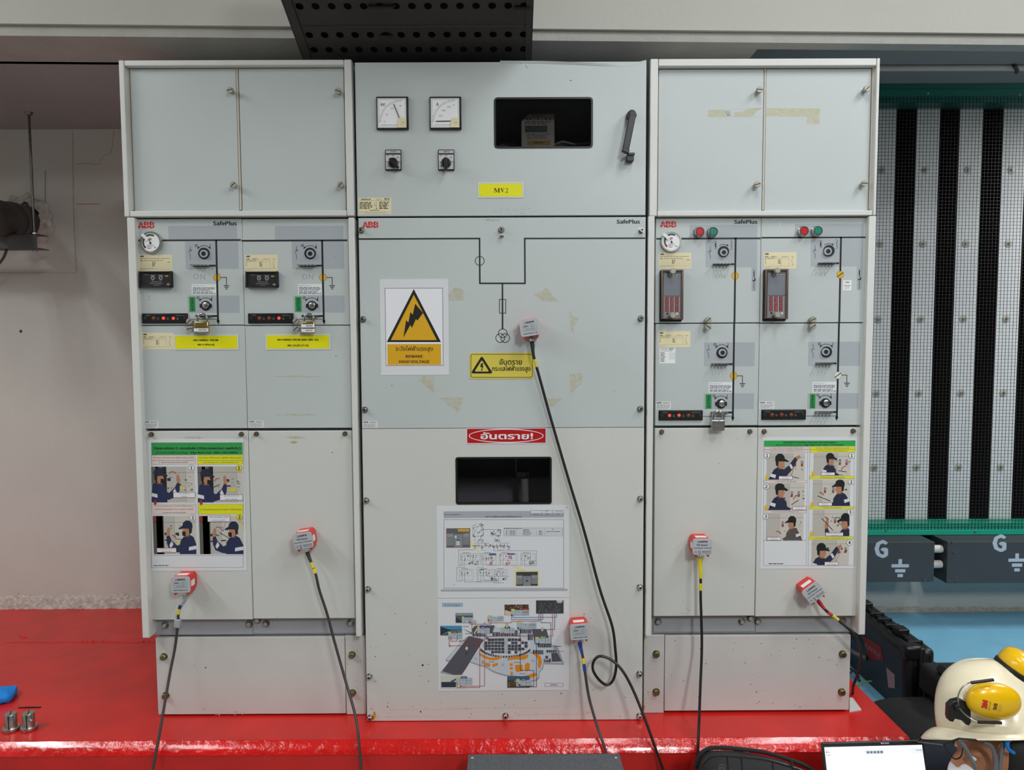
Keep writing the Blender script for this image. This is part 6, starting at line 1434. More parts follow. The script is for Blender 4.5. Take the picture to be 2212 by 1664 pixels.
m.raw(vs, [(j*n+i, j*n+(i+1) % n, (j+1)*n+(i+1) % n, (j+1)*n+i) for j in range(2) for i in range(n)], 'mortar'); m.build('mortar_collar', t)
YH = 2.90
tr_ = P3(62, 264, YH); tb_ = P3(74, 505, YH); x0, x1, z0, z1 = R4(-320, 506, 79, 538, YH-.03)
t = thing('pipe_hanger', 'steel channel bracket hung from the ceiling on a threaded rod, under the dark pipe', 'bracket', (tb_.x, YH, z0))
zt_ = CL
m = MB(); m.box(x0, x1, YH-.03, YH-.027, z0, z1, 'bracket_dark'); m.box(x0, x1+.008, YH-.03, YH+.03, z1-.003, z1, 'bracket_dark'); m.box(x0, x1+.010, YH-.03, YH+.03, z0, z0+.003, 'bracket_dark'); m.build('channel', t, .0008)
for xr in (tb_.x, tb_.x-.62):
    m = MB(); m.cyl((xr, YH, z0-.008), (xr, YH, zt_), .0048, 'steel_dark', n=10); r_ = m.build('threaded_rod', t)
    m = MB(); m.lathe((xr, YH, zt_-.012), (0, 0, 1), [(.009, 0), (.012, .004), (.016, .012)], 'steel_dark', 12); m.build('ceiling_anchor', r_)
    m = MB(); m.lathe((xr, YH, z0-.008), (0, 0, 1), [(.010, 0), (.010, .008)], 'steel', 6); m.lathe((xr, YH, z1), (0, 0, 1), [(.010, 0), (.010, .008)], 'steel', 6); m.build('nut', r_)
p = [P3(14, 540, YH-.02), P3(8, 556, YH), P3(-4, 572, YH+.02), P3(-20, 585, YH+.05)]
m = MB(); m.tube(smooth(p, 5), .005, 'cable_grey', 8); m.build('loose_cord', t)

# ================================================================ right: air opening with mesh, white baffles, earth boxes, conduit
YM = 3.50
x0 = 1.50; x1 = 3.15; z_t = U(2050, 195, YM)[1]; z_b = U(2050, 1155.5, YM)[1]
zu = U(2050, 222, YM)[1]; zl = U(2050, 1131, YM)[1]
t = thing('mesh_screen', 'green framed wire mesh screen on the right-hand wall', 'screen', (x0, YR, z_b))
m = MB(); m.box(x0, x1, YM, YM+.09, zu, CR-.002, 'teal_shaded'); m.box(x0, x1, YM-.004, YM, U(2050, 208, YM)[1], z_t+.004, 'teal_shaded'); m.build('top_rail', t, .001)
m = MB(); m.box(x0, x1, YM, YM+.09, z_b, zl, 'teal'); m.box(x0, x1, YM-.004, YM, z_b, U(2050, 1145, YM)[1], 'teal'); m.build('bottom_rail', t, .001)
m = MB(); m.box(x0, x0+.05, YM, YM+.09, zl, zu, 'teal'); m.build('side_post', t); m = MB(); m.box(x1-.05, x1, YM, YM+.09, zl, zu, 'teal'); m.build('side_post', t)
m = MB(); step = .0166; zz0 = U(2050, 1146, YM)[1]; zz1 = U(2050, 207, YM)[1]
x = x0+.004
while x < x1: m.box(x-.0007, x+.0007, YM-.0022, YM-.0005, zz0, zz1, 'wire'); x += step
z = zz0
while z < zz1: m.box(x0, x1, YM-.0038, YM-.0020, z-.0007, z+.0007, 'wire'); z += step
m.build('wire_mesh', t, smooth=False, weld=False)
for px_, py_ in ((2005, 202), (2203, 205), (1914, 1147), (2106, 1149)):
    p = P3(px_, py_, YM-.004); m = MB(); m.lathe(p, (0, -1, 0), [(.006, 0), (.004, .003)], 'steel', 10); m.build('screw', t)
YW = 3.60; bx = U(1968, 680, YW)[0]; bp = U(2060, 680, YW)[0]-bx; bw = U(2017, 680, YW)[0]-bx
desc = ['white air baffle nearest the right cabinet, behind the mesh', 'second white air baffle from the right cabinet', 'third white air baffle from the right cabinet', 'white air baffle at the right edge of the photo', None, None]
for i in range(-1, 5):
    xx = bx+bp*i
    t = thing('air_baffle', desc[i+1] or ('white air baffle beyond the edge of the photo, %s' % ('nearer' if i == 3 else 'farther')), 'baffle', (xx, YW+.3, oz0), 'air baffles behind the mesh')
    m = MB(); m.box(xx, xx+bw, YW, YW+.004, oz0+.002, oz1-.001, 'baffle_white'); m.build('front_strip', t)
    m = MB(); m.box(xx+.002, xx+bw-.002, YW+.004, YW+.9, oz0+.001, oz1-.001, 'baffle_side'); m.build('core', t)
    for py in (368, 527, 690, 850, 1010):
        z = U(2000, py, YW)[1]; cx = xx+bw*.44
        m = MB(); m.lathe((cx, YW, z), (0, -1, 0), [(.020, 0), (.020, .002), (.0165, .0032)], 'pvc', 20); m.lathe((cx, YW-.0035, z), (0, -1, 0), [(.0075, 0), (.0075, .005)], 'zinc_knob', 6); m.build('fixing_washer', t)
YG = 3.38; fG = (1860, 1000, 352/1464)
_, xr, zb_, zt_ = R4(1800, 1156, 2018.5, 1258, YG); xl2, _, zb2, zt2 = R4(2046, 1156, 2300, 1260, YG)
ztop_ = z_b-.002
t = thing('earth_box', 'dark grey wall box stencilled G with earth symbol, next to the right cabinet', 'box', (1.7, YR, zb_))
m = MB(); m.box(1.48, xr, YG, YR, zb_, ztop_, 'box_grey'); o = m.build('casing', t, .002)
for y_ in (1186, 1219):
    p = P3(2030, y_, 3.42); m = MB(); m.cyl((xr-.01, 3.42, p.z), (xl2-.003, 3.42, p.z), .019, 'pvc', n=18); m.build('pipe_stub', t, .004)
def gbox_print(o, gx0, gy0, gx1, gy1, cx, y):
    d = D(fG, YG-.0001); d.text('G', gx0, gy0, gx1, gy1, 'stencil', 1, .022)
    d.rect(cx-16, y, cx+16, y+48, 'stencil', 1); d.rect(cx-78, y+46, cx+78, y+75, 'stencil', 2); d.rect(cx-46, y+90, cx+46, y+120, 'stencil', 1); d.rect(cx-25, y+134, cx+24, y+162, 'stencil', 1); d.done('stencil_marks', o)
gbox_print(o, 120, 693, 243, 857, 352, 866)
p = P3(*fp(fG, 569, 1054), YG); m = MB(); m.lathe((p.x, YG, p.z), (0, -1, 0), [(.008, 0), (.006, .004)], 'steel_dark', 12); m.build('screw', t)
t = thing('earth_box', 'dark grey wall box stencilled G at the right edge of the photo', 'box', (2.4, YR, zb2))
m = MB(); m.box(xl2, 2.95, YG, YR, zb2, ztop_, 'box_grey'); o = m.build('casing', t, .002)
gbox_print(o, 1180, 643, 1306, 802, 1402, 815)
for a in ((852, 1060), (820, 716), (834, 808)): p = P3(*fp(fG, *a), YG); m = MB(); m.lathe((p.x, YG, p.z), (0, -1, 0), [(.006, 0), (.004, .004)], 'steel_dark', 12); m.build('screw', t)
p = onZ(2050, 147.5, CR-.014)
t = thing('conduit', 'thin pale conduit running along the ceiling above the mesh screen', 'conduit', (2.0, p.y, CR))
m = MB(); m.cyl((1.0, p.y, CR-.0125), (3.6, p.y+.01, CR-.0125), .0125, 'pvc', n=14); m.build('tube', t)
q = onZ(2190, 148, CR-.014); m = MB(); m.tube([(q.x-.012, q.y-.004, CR-.001), (q.x-.008, q.y-.022, CR-.014), (q.x+.004, q.y-.016, CR-.030), (q.x+.016, q.y+.004, CR-.028)], .008, 'bracket_dark', 8); m.build('clip', t)

# ================================================================ small things on the plinth
def post(label, px, pin):
    p = onZ(px[0], px[1], PT+.0012)
    t = thing('metal_bushing', label, 'bushing', p, 'steel bushings on the plinth')
    m = MB(); m.lathe(p, (0, 0, 1), [(.0225, 0), (.0235, .002), (.0235, .009), (.0225, .0105), (.0165, .0108), (.0165, .050), (.0155, .0515)], 'steel', 32); m.build('sleeve', t)
    m = MB(); m.obox(Matrix.Translation(p+Vector((0, 0, .0512))) @ Matrix.Rotation(R_(28), 4, 'Z'), .0022, .031, .0022, 'dark_gap'); m.obox(Matrix.Translation(p+Vector((.004, -.0162, .030))), .002, .0016, .038, 'dark_gap'); m.build('slot', t)
    if pin: m = MB(); m.cyl(p+Vector((.010, -.010, .032)), p+Vector((.024, -.016, .032)), .0045, 'steel', n=12); m.build('side_pin', t)
post('plain steel bushing with slotted top, left of the pair on the plinth', (24.5, 1577), False)
post('steel bushing with a side pin, right of the pair on the plinth', (63, 1575), True)
c = onZ(-14, 1514, PT)
m = MB(); rg = random.Random(6)
m.ball(c+Vector((0, 0, .014)), .062, .045, .016, 'cloth_blue', 26, 12, Matrix.Rotation(.35, 4, 'Z'), lambda p: Vector((math.copysign(abs(p.x)**.35, p.x), math.copysign(abs(p.y)**.35, p.y), math.copysign(abs(p.z)**.7, p.z)*(1+.18*math.sin(p.x*7+p.y*5)))))
tag(m.build('cloth'), 'folded bright blue cloth at the left edge of the plinth', 'cloth')

# ================================================================ in front: equipment box, bag, laptop
p = P3(1012, 1630, 1.95); q = P3(1338, 1630, 1.95); zt_ = p.z
t = thing('equipment_box', 'box with flat speckled dark grey lid in front of the plinth', 'box', ((p.x+q.x)/2, 1.76, 0))
m = MB(); m.box(p.x+.012, q.x-.012, 1.585, 1.94, 0, zt_-.008, 'case_black'); m.build('body', t, .006)
m = MB(); m.box(p.x, q.x, 1.57, 1.95, zt_-.008, zt_, 'board_grey'); ld = m.build('lid', t, .0012)
for a in ((1021, 1637), (1331, 1636.5)):
    c = onZ(*a, zt_); m = MB(); m.lathe(c, (0, 0, 1), [(.0045, 0), (.0035, .0012)], 'steel', 12); m.build('screw', ld)
# black bag
t = thing('bag', 'black fabric bag lying in front of the plinth between lid and laptop', 'bag', (.67, 1.80, 0))
a = P3(1505, 1640, 1.86); zt_ = P3(1560, 1617, 1.86).z
prof = [(1496, 1700), (1502, 1660), (1510, 1636), (1526, 1621), (1552, 1616.5), (1600, 1620), (1652, 1627), (1700, 1641), (1736, 1654), (1758, 1668), (1763, 1700)]
def bagpart(name, off, y0, y1, k, zlow, seam=False):
    m = MB(); top = [P3(x, y, 1.86) for x, y in prof]; n = len(top); vs = []; J = 8
    cx = sum(v.x for v in top)/n
    for j in range(J+1):
        u = j/J; e = math.sin(math.pi*min(1, max(0, u)))**.45; yy = y0+(y1-y0)*u
        for v in top: vs.append((cx+(v.x-cx)*(.86+.14*e), yy, (v.z-off)-(1-e)*.04 + .003*math.sin(v.x*60+u*9)))
    fs = [(j*n+i, j*n+i+1, (j+1)*n+i+1, (j+1)*n+i) for j in range(J) for i in range(n-1)]
    b0 = len(vs)
    for j in range(J+1):
        for i in range(n): x, y, z = vs[j*n+i]; vs.append((x, y, zlow))
    for j in range(J): fs += [(j*n, (j+1)*n, b0+(j+1)*n, b0+j*n), (j*n+n-1, b0+j*n+n-1, b0+(j+1)*n+n-1, (j+1)*n+n-1)]
    fs += [tuple([i for i in range(n)]+[b0+i for i in range(n-1, -1, -1)]), tuple([J*n+i for i in range(n-1, -1, -1)]+[b0+J*n+i for i in range(n)])]
    m.raw(vs, fs, k); return m.build(name, t, sub=0)
bd = bagpart('body', 0, 1.70, 1.90, 'bag_black', 0)
m = MB(); top = [P3(x, y-1.2, 1.868) for x, y in prof[1:-1]]; m.tube(smooth(top, 5), .0055, 'black_matt', 8); m.build('piping', t)
m = MB(); top = [P3(x+6, y+13, 1.70) for x, y in prof[2:-1]]; m.tube(smooth([v+Vector((0, -.006, 0)) for v in top], 5), .0035, 'black', 8); m.build('zip', t)
for px_ in (1570, 1600, 1668, 1710):
    p = P3(px_, 1642 if px_ < 1650 else 1655, 1.695); m = MB(); m.tube([p+Vector((0, 0, .012)), p+Vector((.003, -.004, -.02)), p+Vector((.001, -.002, -.09))], .0022, 'black_matt', 6); m.build('seam', t)
p = P3(1560, 1660, 1.692); d = D((1530, 1640, .3), 1.694); d.ring(98, 62, 22, 4, ink('#5d6a7a'), 1); d.line([(88, 70), (98, 54), (108, 70)], 4, ink('#5d6a7a'), 1); d.done('logo', bd)
# laptop on a low case
YL_ = 1.85; tl_ = P3(1776, 1604.5, YL_); tr__ = P3(1998, 1599.5, YL_); wL = (tr__-tl_).length
zt_ = (tl_.z+tr__.z)/2; tilt = R_(17); hL = .178; zb_ = zt_-hL*math.cos(tilt); yb_ = YL_-hL*math.sin(tilt)
cx = (tl_.x+tr__.x)/2
t = thing('instrument_case', 'low black case under the laptop', 'case', (cx, 1.70, 0))
m = MB(); m.box(cx-.128, cx+.128, 1.55, 1.88, 0, zb_-.022, 'case_black'); m.build('body', t, .012); m = MB(); m.box(cx-.131, cx+.131, 1.546, 1.884, zb_-.075, zb_-.060, 'case_black'); m.build('rim', t, .004)
t = thing('laptop', 'open black laptop with bright white screen at the bottom right', 'laptop', (cx, yb_, zb_-.020))
m = MB(); m.box(cx-wL/2, cx+wL/2, yb_-.19, yb_+.004, zb_-.020, zb_-.004, 'laptop_black'); bs = m.build('keyboard_base', t, .003)
m = MB()
for r in range(5):
    for c_ in range(13): m.box(cx-wL/2+.016+c_*(wL-.032)/13, cx-wL/2+.016+(c_+.84)*(wL-.032)/13, yb_-.025-r*.018-.014, yb_-.025-r*.018, zb_-.004, zb_-.0028, 'black')
kb = m.build('keys', bs, smooth=False); m = MB(); m.box(cx-.045, cx+.045, yb_-.18, yb_-.125, zb_-.0041, zb_-.0036, 'bracket_dark'); m.build('touchpad', bs)
roll = math.asin((tr__.z-tl_.z)/wL)
ML = Matrix.Translation((cx, yb_, zb_)) @ Matrix.Rotation(-tilt, 4, 'X') @ Matrix.Rotation(-roll, 4, 'Y')
def LP(x, z, o=0): return ML @ Vector((x, -o, z))
m = MB(); m.obox(ML @ Matrix.Translation((0, .004, hL/2)), wL, .007, hL, 'laptop_black'); ldl = m.build('screen_lid', t, .003)
hw = wL/2; sx, st = hw-.0068, hL-.0115
def lq(x0, x1, z0, z1, k, L, mb): mb.face([LP(x0, z0, .0006+L*.00015), LP(x1, z0, .0006+L*.00015), LP(x1, z1, .0006+L*.00015), LP(x0, z1, .0006+L*.00015)], k)
m = MB(); lq(-sx, sx, .014, st, 'screen', 0, m); sc = m.build('screen', ldl, smooth=False); lab(sc, 'bright white screen')
mat('ui_grey', '#e4e8ef', .4, emit=.82); mat('ui_dark', '#5a6270', .4, emit=.3); mat('ui_line', '#aeb4bd', .4, emit=.6)
m = MB(); lq(-sx, sx, st-.022, st-.0065, 'ui_grey', 1, m); lq(-.022, .026, st-.019, st-.0105, 'ui_line', 2, m)
for i in range(5): lq(-.018+i*.009, -.0135+i*.009, st-.0172, st-.0125, 'ui_dark', 3, m)
for i in range(6): lq(sx-.018+i*.0028, sx-.0165+i*.0028, st-.0135, st-.0115, 'ui_dark', 3, m)
lq(-sx+.003, -sx+.016, st-.0042, st-.0030, 'ui_line', 2, m); lq(-sx+.003, -sx+.010, st-.0075, st-.0064, 'ui_dark', 2, m); lq(-sx+.003, -sx+.006, st-.0140, st-.0100, 'ui_dark', 2, m); lq(-sx+.0075, -sx+.014, st-.0132, st-.0118, 'ui_dark', 2, m); lq(-sx+.003, -sx+.015, st-.0200, st-.0188, 'ui_dark', 2, m); lq(-sx+.003, -sx+.032, st-.0270, st-.0262, 'ui_line', 2, m)
lq(-sx+.0095, -sx+.0100, .02, st-.031, 'ui_line', 2, m); lq(sx-.066, sx-.0655, .02, st-.036, 'ui_line', 2, m); lq(-.04, sx-.066, st-.0412, st-.0408, 'ui_line', 2, m)
for i in range(6): lq(-sx+.005, -sx+.008, st-.034-i*.006, st-.033-i*.006, 'ui_line', 2, m)
m.build('screen_content', sc, smooth=False)
m = MB(); lq(-.003, .001, hL-.0068, hL-.0035, 'black', 0, m); m.build('webcam', ldl, smooth=False)
m = MB(); lq(.020, .044, hL-.0082, hL-.0022, ink('#1c2036'), 0, m); vs, fs, _ = glyphs('NO.023', .012)
m.raw([LP(.0215+.0215*u, hL-.0070+.0038*v_, .0009+w*.0002) for u, v_, w in vs], fs, ink('#e8e8ee')); m.build('number_sticker', ldl, smooth=False)

# ================================================================ right: rugged cases, cords
XC = 1.47; YCF = 2.6
t = thing('equipment_case', 'black hard case standing on edge on the blue floor, with red label on its side', 'case', (1.52, 2.9, 0))
m = MB(); m.box(XC, XC+.055, YCF, 3.25, .0, .262, 'case_black'); bd = m.build('case_body', t, .022, 4)
m = MB(); m.box(XC+.060, XC+.112, YCF-.002, 3.25, .0, .264, 'case_black'); ld = m.build('case_lid', t, .022, 4)
m = MB(); m.box(XC+.048, XC+.068, YCF-.010, 3.26, .0, .272, 'case_black'); m.build('rim', t, .005)
for yy in (2.72, 3.0): m = MB(); m.box(XC+.036, XC+.080, yy, yy+.05, .262, .290, 'black'); m.build('latch', t, .004)
for yy in (2.64, 2.80, 2.86, 2.92, 3.05): m = MB(); m.box(XC+.030, XC+.086, yy, yy+.012, .255, .279, 'black'); m.build('lid_rib', ld, .002)
m = MB(); m.box(XC-.004, XC+.06, YCF-.006, YCF+.05, .222, .276, 'black'); m.build('corner_guard', ld, .010)
m = MB(); m.tube(smooth([Vector((XC-.004, 3.12, .10)), Vector((XC-.05, 3.08, .115)), Vector((XC-.05, 2.93, .115)), Vector((XC-.004, 2.89, .10))], 6), .011, 'bracket_dark', 10); m.build('handle', t)
m = MB(); XX = XC-.0008
m.raw([(XX, 2.93, .180), (XX, 2.78, .200), (XX, 2.755, .150), (XX, 2.87, .104)], [(0, 1, 2, 3)], ink('#8c1f1a')); 
vs, fs, _ = glyphs('FLEXTEST', .0); m.raw([(XX-.0004, 2.90-.12*u, .142+.006*u+.018*v_) for u, v_, w in vs], fs, ink('#c9a49c')); m.build('red_label', t, smooth=False)
m = MB(); m.raw([(XX, 2.735, .134), (XX, 2.672, .134), (XX, 2.668, .082), (XX, 2.715, .062)], [(0, 1, 2, 3)], ink('#b79f9c')); lab(m.build('white_sticker', t, smooth=False), 'pale rectangular sticker')
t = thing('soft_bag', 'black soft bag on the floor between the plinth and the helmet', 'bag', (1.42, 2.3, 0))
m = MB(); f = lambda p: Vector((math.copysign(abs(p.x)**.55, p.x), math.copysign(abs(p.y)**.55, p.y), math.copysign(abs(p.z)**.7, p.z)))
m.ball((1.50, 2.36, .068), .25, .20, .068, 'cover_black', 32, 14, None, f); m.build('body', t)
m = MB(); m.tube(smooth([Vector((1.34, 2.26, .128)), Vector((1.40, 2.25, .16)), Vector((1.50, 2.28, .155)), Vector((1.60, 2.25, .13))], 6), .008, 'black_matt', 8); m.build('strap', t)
t = thing('battery_pack', 'small black pack behind the white helmet, beside the hard case', 'pack', (1.62, 2.44, .12))
m = MB(); m.box(1.49, 1.80, 2.36, 2.56, .136, .24, 'black_matt'); m.build('body', t, .02, 3)
m = MB(); m.lathe((1.512, 2.358, .20), (0, -1, 0), [(.008, 0), (.008, .004)], 'chrome', 14); m.build('eyelet', t)
m = MB(); m.box(1.50, 1.60, 2.37, 2.47, .24, .272, 'black'); m.build('top_knob', t, .015, 3)
for i, pth in enumerate(([(1998, 1434, 2.70), (2012, 1430, 2.65), (2035, 1444, 2.64), (2060, 1470, 2.63), (2080, 1500, 2.62)], [(1992, 1446, 2.68), (2015, 1438, 2.67), (2042, 1440, 2.66), (2066, 1452, 2.65), (2090, 1480, 2.64)], [(2012, 1468, 2.62), (2030, 1474, 2.62), (2060, 1486, 2.61), (2085, 1500, 2.61)])):
    m = MB(); m.tube(smooth([P3(*p) for p in pth], 8), .0045, 'cable_black', 8)
    tag(m.build('power_cord'), ['upper black cord arching over the hard case to the helmet', 'second black cord curving from the case corner to the helmet', 'lowest black cord between the case and the pack'][i], 'cable', 'cords behind the helmet')
for i, pth in enumerate(([(1836, 1445, 2.9), (1844, 1449, 2.9), (1850, 1455, 2.88), (1856, 1464, 2.86)], [(1836, 1455, 2.92), (1844, 1450, 2.9), (1852, 1462, 2.9), (1858, 1472, 2.88)], [(1840, 1492, 2.7), (1854, 1482, 2.72), (1868, 1474, 2.75), (1882, 1472, 2.78)])):
    m = MB(); m.tube(smooth([P3(*p)+Vector((0, 0, .0)) for p in pth], 8), .0035, ['cable_black', 'cable_grey', ink('#5d8a4a')][i], 8)
    tag(m.build('loose_wire'), ['thin black wire between plinth and hard case', 'thin grey wire between plinth and hard case', 'thin greenish wire between plinth and hard case'][i], 'wire', 'wires beside the hard case')

# ================================================================ the worker crouching at the bottom right
YH_ = 1.76
hc = P3(2153, 1581, YH_)                       # middle of the helmet rim
t = thing('person', 'person in white hard hat with yellow ear muffs, crouching beside the laptop', 'person', (hc.x+.25, YH_, 0))
hd = hc+Vector((.004, 0, -.052))
def limb(m, pts, rs, k): m.tube(smooth([Vector(p) for p in pts], 5), [rs[0]+(rs[-1]-rs[0])*i/(5*(len(pts)-1)) for i in range(5*(len(pts)-1)+1)], k, 14)
X, Y_ = hc.x, YH_
def figure(ex, k, skin):
    m = MB()
    limb(m, [(X+.30, Y_, .13), (X+.26, Y_, .27), (X+.15, Y_, .36)], [.135+ex, .12+ex], k)
    m.ball((X+.31, Y_, .125), .15+ex, .17+ex, .115+ex, k, 20, 12); m.ball((X+.15, Y_, .335), .10+ex, .19+ex, .085+ex, k, 20, 12)
    for s in (-1, 1):
        limb(m, [(X+.14, Y_+s*.17, .355), (X+.20, Y_+s*.25, .25), (X+.20, Y_+s*.255, .20)], [.052+ex, .042+ex], k)
        limb(m, [(X+.20, Y_+s*.255, .20), (X+.15, Y_+s*.27, .12), (X+.10, Y_+s*.28, .09)], [.040+ex, .028+ex], k)
        limb(m, [(X+.30, Y_+s*.09, .12), (X+.12, Y_+s*.24, .15), (X-.02, Y_+s*.30, .12)], [.092+ex, .066+ex], k)
        limb(m, [(X-.02, Y_+s*.30, .10), (X+.10, Y_+s*.14, .065), (X+.17, Y_+s*.02, .058)], [.058+ex, .04+ex], k)
        if skin:
            w = Vector((X+.10, Y_+s*.28, .085)); m.ball(w+Vector((-.035, 0, -.002)), .045, .036, .016, k, 14, 8)
            for j in range(4): limb(m, [w+Vector((-.07, (j-1.5)*.019, 0)), w+Vector((-.10, (j-1.5)*.022, .006)), w+Vector((-.125+.006*abs(j-1.5), (j-1.5)*.022, -.012))], [.0095, .008], k)
            limb(m, [w+Vector((-.01, -s*.03, 0)), w+Vector((-.04, -s*.055, 0)), w+Vector((-.07, -s*.06, -.008))], [.011, .009], k)
    if skin:
        limb(m, [(X+.13, Y_, .36), (X+.09, Y_, .40), tuple(hd+Vector((.03, 0, -.04)))], [.062, .055], k)
        m.ball(hd, .094, .076, .112, k, 28, 20, None, lambda p: Vector((p.x*(1-.10*max(0, -p.z)), p.y*(1-.22*max(0, -p.z)), p.z)))
        m.ball(hd+Vector((-.060, 0, -.078)), .034, .036, .030, k, 14, 10)                       # chin and jaw
        limb(m, [hd+Vector((-.088, 0, .005)), hd+Vector((-.102, 0, -.016)), hd+Vector((-.108, 0, -.034))], [.008, .014], k)   # nose
        for s in (-1, 1): m.ball(hd+Vector((.008, s*.077, -.018)), .020, .010, .031, k, 12, 8)   # ears
        for s in (-1, 1): m.ball(hd+Vector((-.080, s*.030, .016)), .016, .022, .007, k, 10, 6)   # brows
    return m
o = figure(0, 'skin', True).build('body', t); r = o.modifiers.new('remesh', 'REMESH'); r.mode = 'VOXEL'; r.voxel_size = .0065; r.use_smooth_shade = True
sm = o.modifiers.new('smooth', 'SMOOTH'); sm.iterations = 4
o = figure(.013, 'cloth_dark', False).build('overalls', t); r = o.modifiers.new('remesh', 'REMESH'); r.mode = 'VOXEL'; r.voxel_size = .012; r.use_smooth_shade = True
for s in (-1, 1):
    m = MB(); f = Vector((X+.19, Y_+s*.03, .045)); m.ball(f+Vector((-.03, s*.03, 0)), .12, .045, .045, 'black_matt', 18, 10); m.build('shoe', t)
    m = MB(); e = hd+Vector((-.084, s*.031, .004)); m.ball(e, .010, .012, .009, ink('#e9e6e0'), 12, 8); m.ball(e+Vector((-.006, 0, 0)), .0055, .006, .006, 'black', 10, 6); m.build('eye', t)
m = MB(); m.tube([hd+Vector((-.090, -.022, -.064)), hd+Vector((-.096, 0, -.062)), hd+Vector((-.090, .022, -.064))], .0045, ink('#8f4f42'), 8); m.build('mouth', t)
m = MB(); m.ball(hd+Vector((.030, -.004, -.008)), .092, .088, .122, 'hair', 30, 20, None, lambda p: Vector((max(p.x, -.62+.35*max(0, -p.z)), p.y, max(p.z, -.9)))); m.build('hair', t)
# hard hat
TH = R_(-2)                                   # the head leans away from the camera
MH = Matrix.Translation(hc) @ Matrix.Rotation(TH, 4, 'Y') @ Matrix.Rotation(R_(-27), 4, 'X')
def HP(x, y, z): return MH @ Vector((x, y, z))
hat = bpy.data.objects.new('hard_hat', None)
m = MB(); nu, nv = 40, 14; vs = []; hz = .172
for j in range(nv+1):
    th = math.pi/2*j/nv
    for i in range(nu):
        a = 2*math.pi*i/nu; c, s = math.cos(a), math.sin(a)
        rr_ = math.cos(th)**.72; z = hz*math.sin(th)**1.05
        rid = 1+.018*math.exp(-(s*6)**2)*(j/nv)
        vs.append(HP(.138*rr_*c*(1.0 if c < 0 else 1.08), .113*rr_*s, z*rid))
fs = [(j*nu+i, j*nu+(i+1) % nu, (j+1)*nu+(i+1) % nu, (j+1)*nu+i) for j in range(nv) for i in range(nu)]
m.raw(vs, fs, 'helmet')
# brim: small all round, long curved peak at the front (towards -x)
vs = []; J = 6
for j in range(J+1):
    u = j/J
    for i in range(nu):
        a = 2*math.pi*i/nu; c, s = math.cos(a), math.sin(a); pk = max(0, -c)**3
        w = .008+.040*pk; rx = (.138*(1.0 if c < 0 else 1.08)+w*u); ry = .113+w*u
        vs.append(HP(rx*c, ry*s, -.004*math.sin(u*3.1)-.010*u*(1-pk)+pk*(.022-.012*u-.022*(u-.35)**2*2)))
m.raw(vs, [(j*nu+i, j*nu+(i+1) % nu, (j+1)*nu+(i+1) % nu, (j+1)*nu+i) for j in range(J) for i in range(nu)], 'helmet')
hat_o = m.build('hard_hat', t); so = hat_o.modifiers.new('thickness', 'SOLIDIFY'); so.thickness = .003; so.offset = -1
bpy.data.objects.remove(hat)
ym_ = YH_-.070
cpx = P3(2146, 1515, ym_-.020)
m = MB(); m.ball(cpx, .0655, .026, .0435, 'muff_yellow', 36, 18, Matrix.Rotation(R_(7), 4, 'Y'), lambda p: Vector((math.copysign(abs(p.x)**.9, p.x), p.y, math.copysign(abs(p.z)**.9, p.z)))); em = m.build('ear_muff', hat_o)
m = MB(); m.ball(cpx+Vector((.003, .016, -.003)), .067, .012, .045, ink('#d8d0ba'), 32, 10, Matrix.Rotation(R_(7), 4, 'Y')); m.build('muff_cushion', hat_o)
def muff_print(txt, u0, v0, u1, v1, k, bold):     # lettering that follows the curved cup, reading upwards
    vs, fs, _ = glyphs(txt, bold); m = MB(); out = []
    for u, v, w in vs:
        z = v0+(v1-v0)*u; x = u0+(u1-u0)*(1-v)
        q = (x/.0655)**2+(z/.0435)**2; y = -.026*math.sqrt(max(0, 1-q))*1.02-.0012-w*.0002
        out.append(cpx + (Matrix.Rotation(R_(7), 4, 'Y') @ Vector((x, y, z))))
    m.raw(out, fs, k); return m
muff_print('3M', -.0420, -.012, -.0300, .010, ink('#c8261c'), .03).build('brand_mark', em, smooth=False)
muff_print('98', -.0175, -.010, -.0090, .007, 'ink_black', .01).build('rating_mark', em, smooth=False)
muff_print('OPTIME', -.0270, -.013, -.0235, .009, ink('#7a6212'), .0).build('model_line', em, smooth=False)
for i, (u0, u1) in enumerate(((-.0045, -.0020), (-.0005, .0015))): muff_print('EN 352-3', u0, -.012, u1, .006, ink('#a8860e'), 0).build('small_print', em, smooth=False)
# bracket, wires and pads
m = MB(); pts = [(2047, 1523), (2056, 1514), (2072, 1510), (2086, 1516), (2094, 1532), (2095, 1558), (2090, 1566), (2083, 1563), (2080, 1556), (2060, 1551), (2056, 1558), (2048, 1556), (2046, 1548)]
pp = [P3(x, y, ym_-.004) for x, y in pts]; m.prism([(p.x, p.z) for p in pp], ym_-.010, ym_+.006, 'black'); p = P3(2071, 1530, ym_-.014); m.lathe((p.x, ym_-.009, p.z), (0, -1, 0), [(.011, 0), (.009, .007)], 'black', 16); m.build('muff_bracket', hat_o, .0015)
m = MB(); m.tube(smooth([P3(2070, 1520, ym_-.016), P3(2070, 1503, ym_-.020), P3(2078, 1486, ym_-.024), P3(2090, 1477, ym_-.028), P3(2104, 1475, ym_-.032), P3(2140, 1470, ym_-.034)], 6), .0016, 'steel', 8); m.tube(smooth([P3(2072, 1530, ym_-.016), P3(2082, 1541, ym_-.020), P3(2096, 1552, ym_-.024), P3(2114, 1560, ym_-.030), P3(2160, 1562, ym_-.032)], 6), .0016, 'steel', 8); m.build('wire_arm', hat_o)
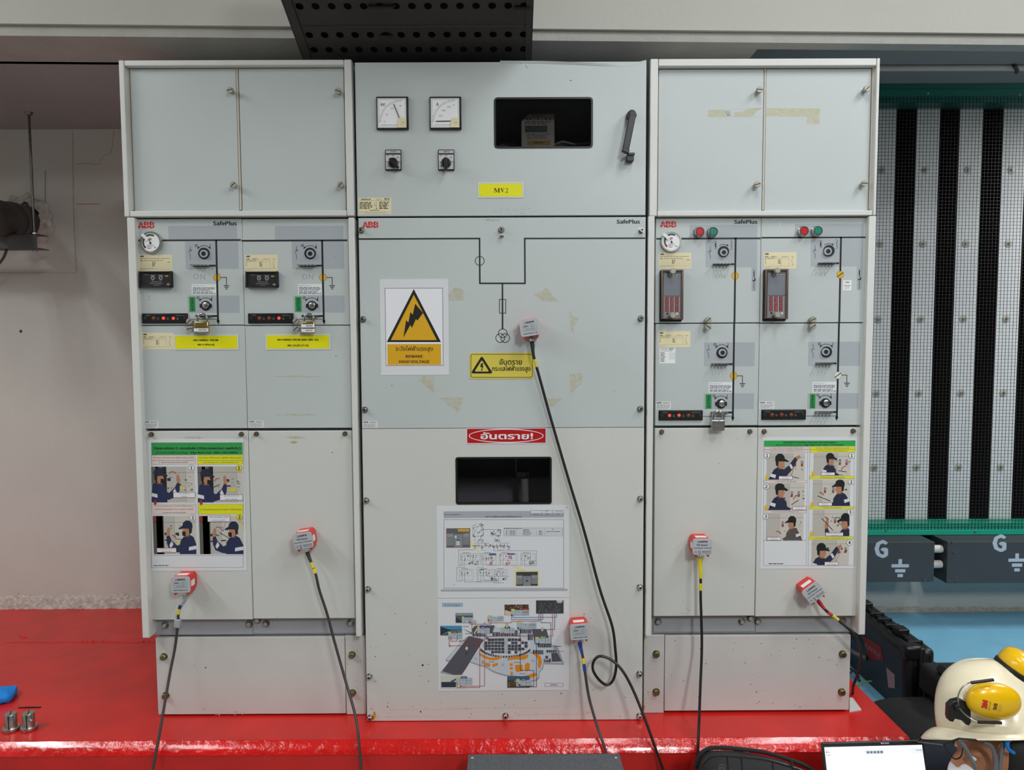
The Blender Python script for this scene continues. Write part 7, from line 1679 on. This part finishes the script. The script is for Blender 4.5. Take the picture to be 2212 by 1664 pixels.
for a, b in (((2098, 1475.5), (2146, 1469)), ((2113, 1560.5), (2163, 1562))):
    m = MB(); m.cyl(P3(*a, ym_-.033), P3(*b, ym_-.033), .0036, 'black', n=12); m.build('arm_sleeve', hat_o)
# far-side muff, folded up over the shell
ax = Vector((.46, -.12, .87)).normalized(); cb = P3(2196, 1455, YH_+.03)
m = MB(); m.lathe(cb, ax, [(.050, -.004), (.056, 0), (.056, .010), (.050, .014)], 'black', 36); m.build('muff_cushion', hat_o)
m = MB(); m.lathe(cb+ax*.012, ax, [(.052, 0), (.054, .006), (.052, .022), (.044, .036), (.028, .044), (.010, .047)], 'muff_yellow', 36); m.build('ear_muff', hat_o)
# suspension strap, glasses, mask edge
m = MB()
for pth in ([(2076, 1603), (2086, 1618), (2100, 1645), (2116, 1676)], [(2124, 1603), (2138, 1610), (2146, 1622), (2152, 1646), (2150, 1672)], [(2168, 1604), (2162, 1632), (2158, 1676)]):
    yy = YH_-.082; m.tube(smooth([P3(x, y, yy) for x, y in pth], 5), .0050, 'strap', 8)
m.build('chin_strap', hat_o)
m = MB(); m.tube(smooth([P3(2186, 1594, YH_-.09), P3(2176, 1604, YH_-.094), P3(2178, 1618, YH_-.094), P3(2190, 1627, YH_-.09)], 6), .0045, 'cloth_blue', 8); lab(m.build('ear_plug_band', hat_o), 'bright blue curved band')
m = MB(); a = P3(2038, 1609, YH_-.06); b = P3(2072, 1596, YH_-.085); m.tube([a, b, P3(2120, 1600, YH_-.09)], .0024, 'black', 8); m.tube(smooth([a, P3(2046, 1624, YH_-.06), P3(2062, 1640, YH_-.06), P3(2076, 1634, YH_-.07), P3(2080, 1612, YH_-.08)], 5), .0016, 'black', 6); a2 = a+Vector((0, .107, -.054)); m.tube([a, a2], .0018, 'black', 6); m.tube([a2, b+Vector((0, .14, -.07))], .0024, 'black', 8); m.build('glasses', t)
m = MB(); m.ball(hd+Vector((-.075, 0, -.070)), .040, .052, .050, 'white_paper', 20, 14, None, lambda p: Vector((p.x, p.y, max(p.z, -.8)))); m.build('face_mask', t)
bpy.data.objects.remove(_fo); bpy.data.objects.remove(_flo)
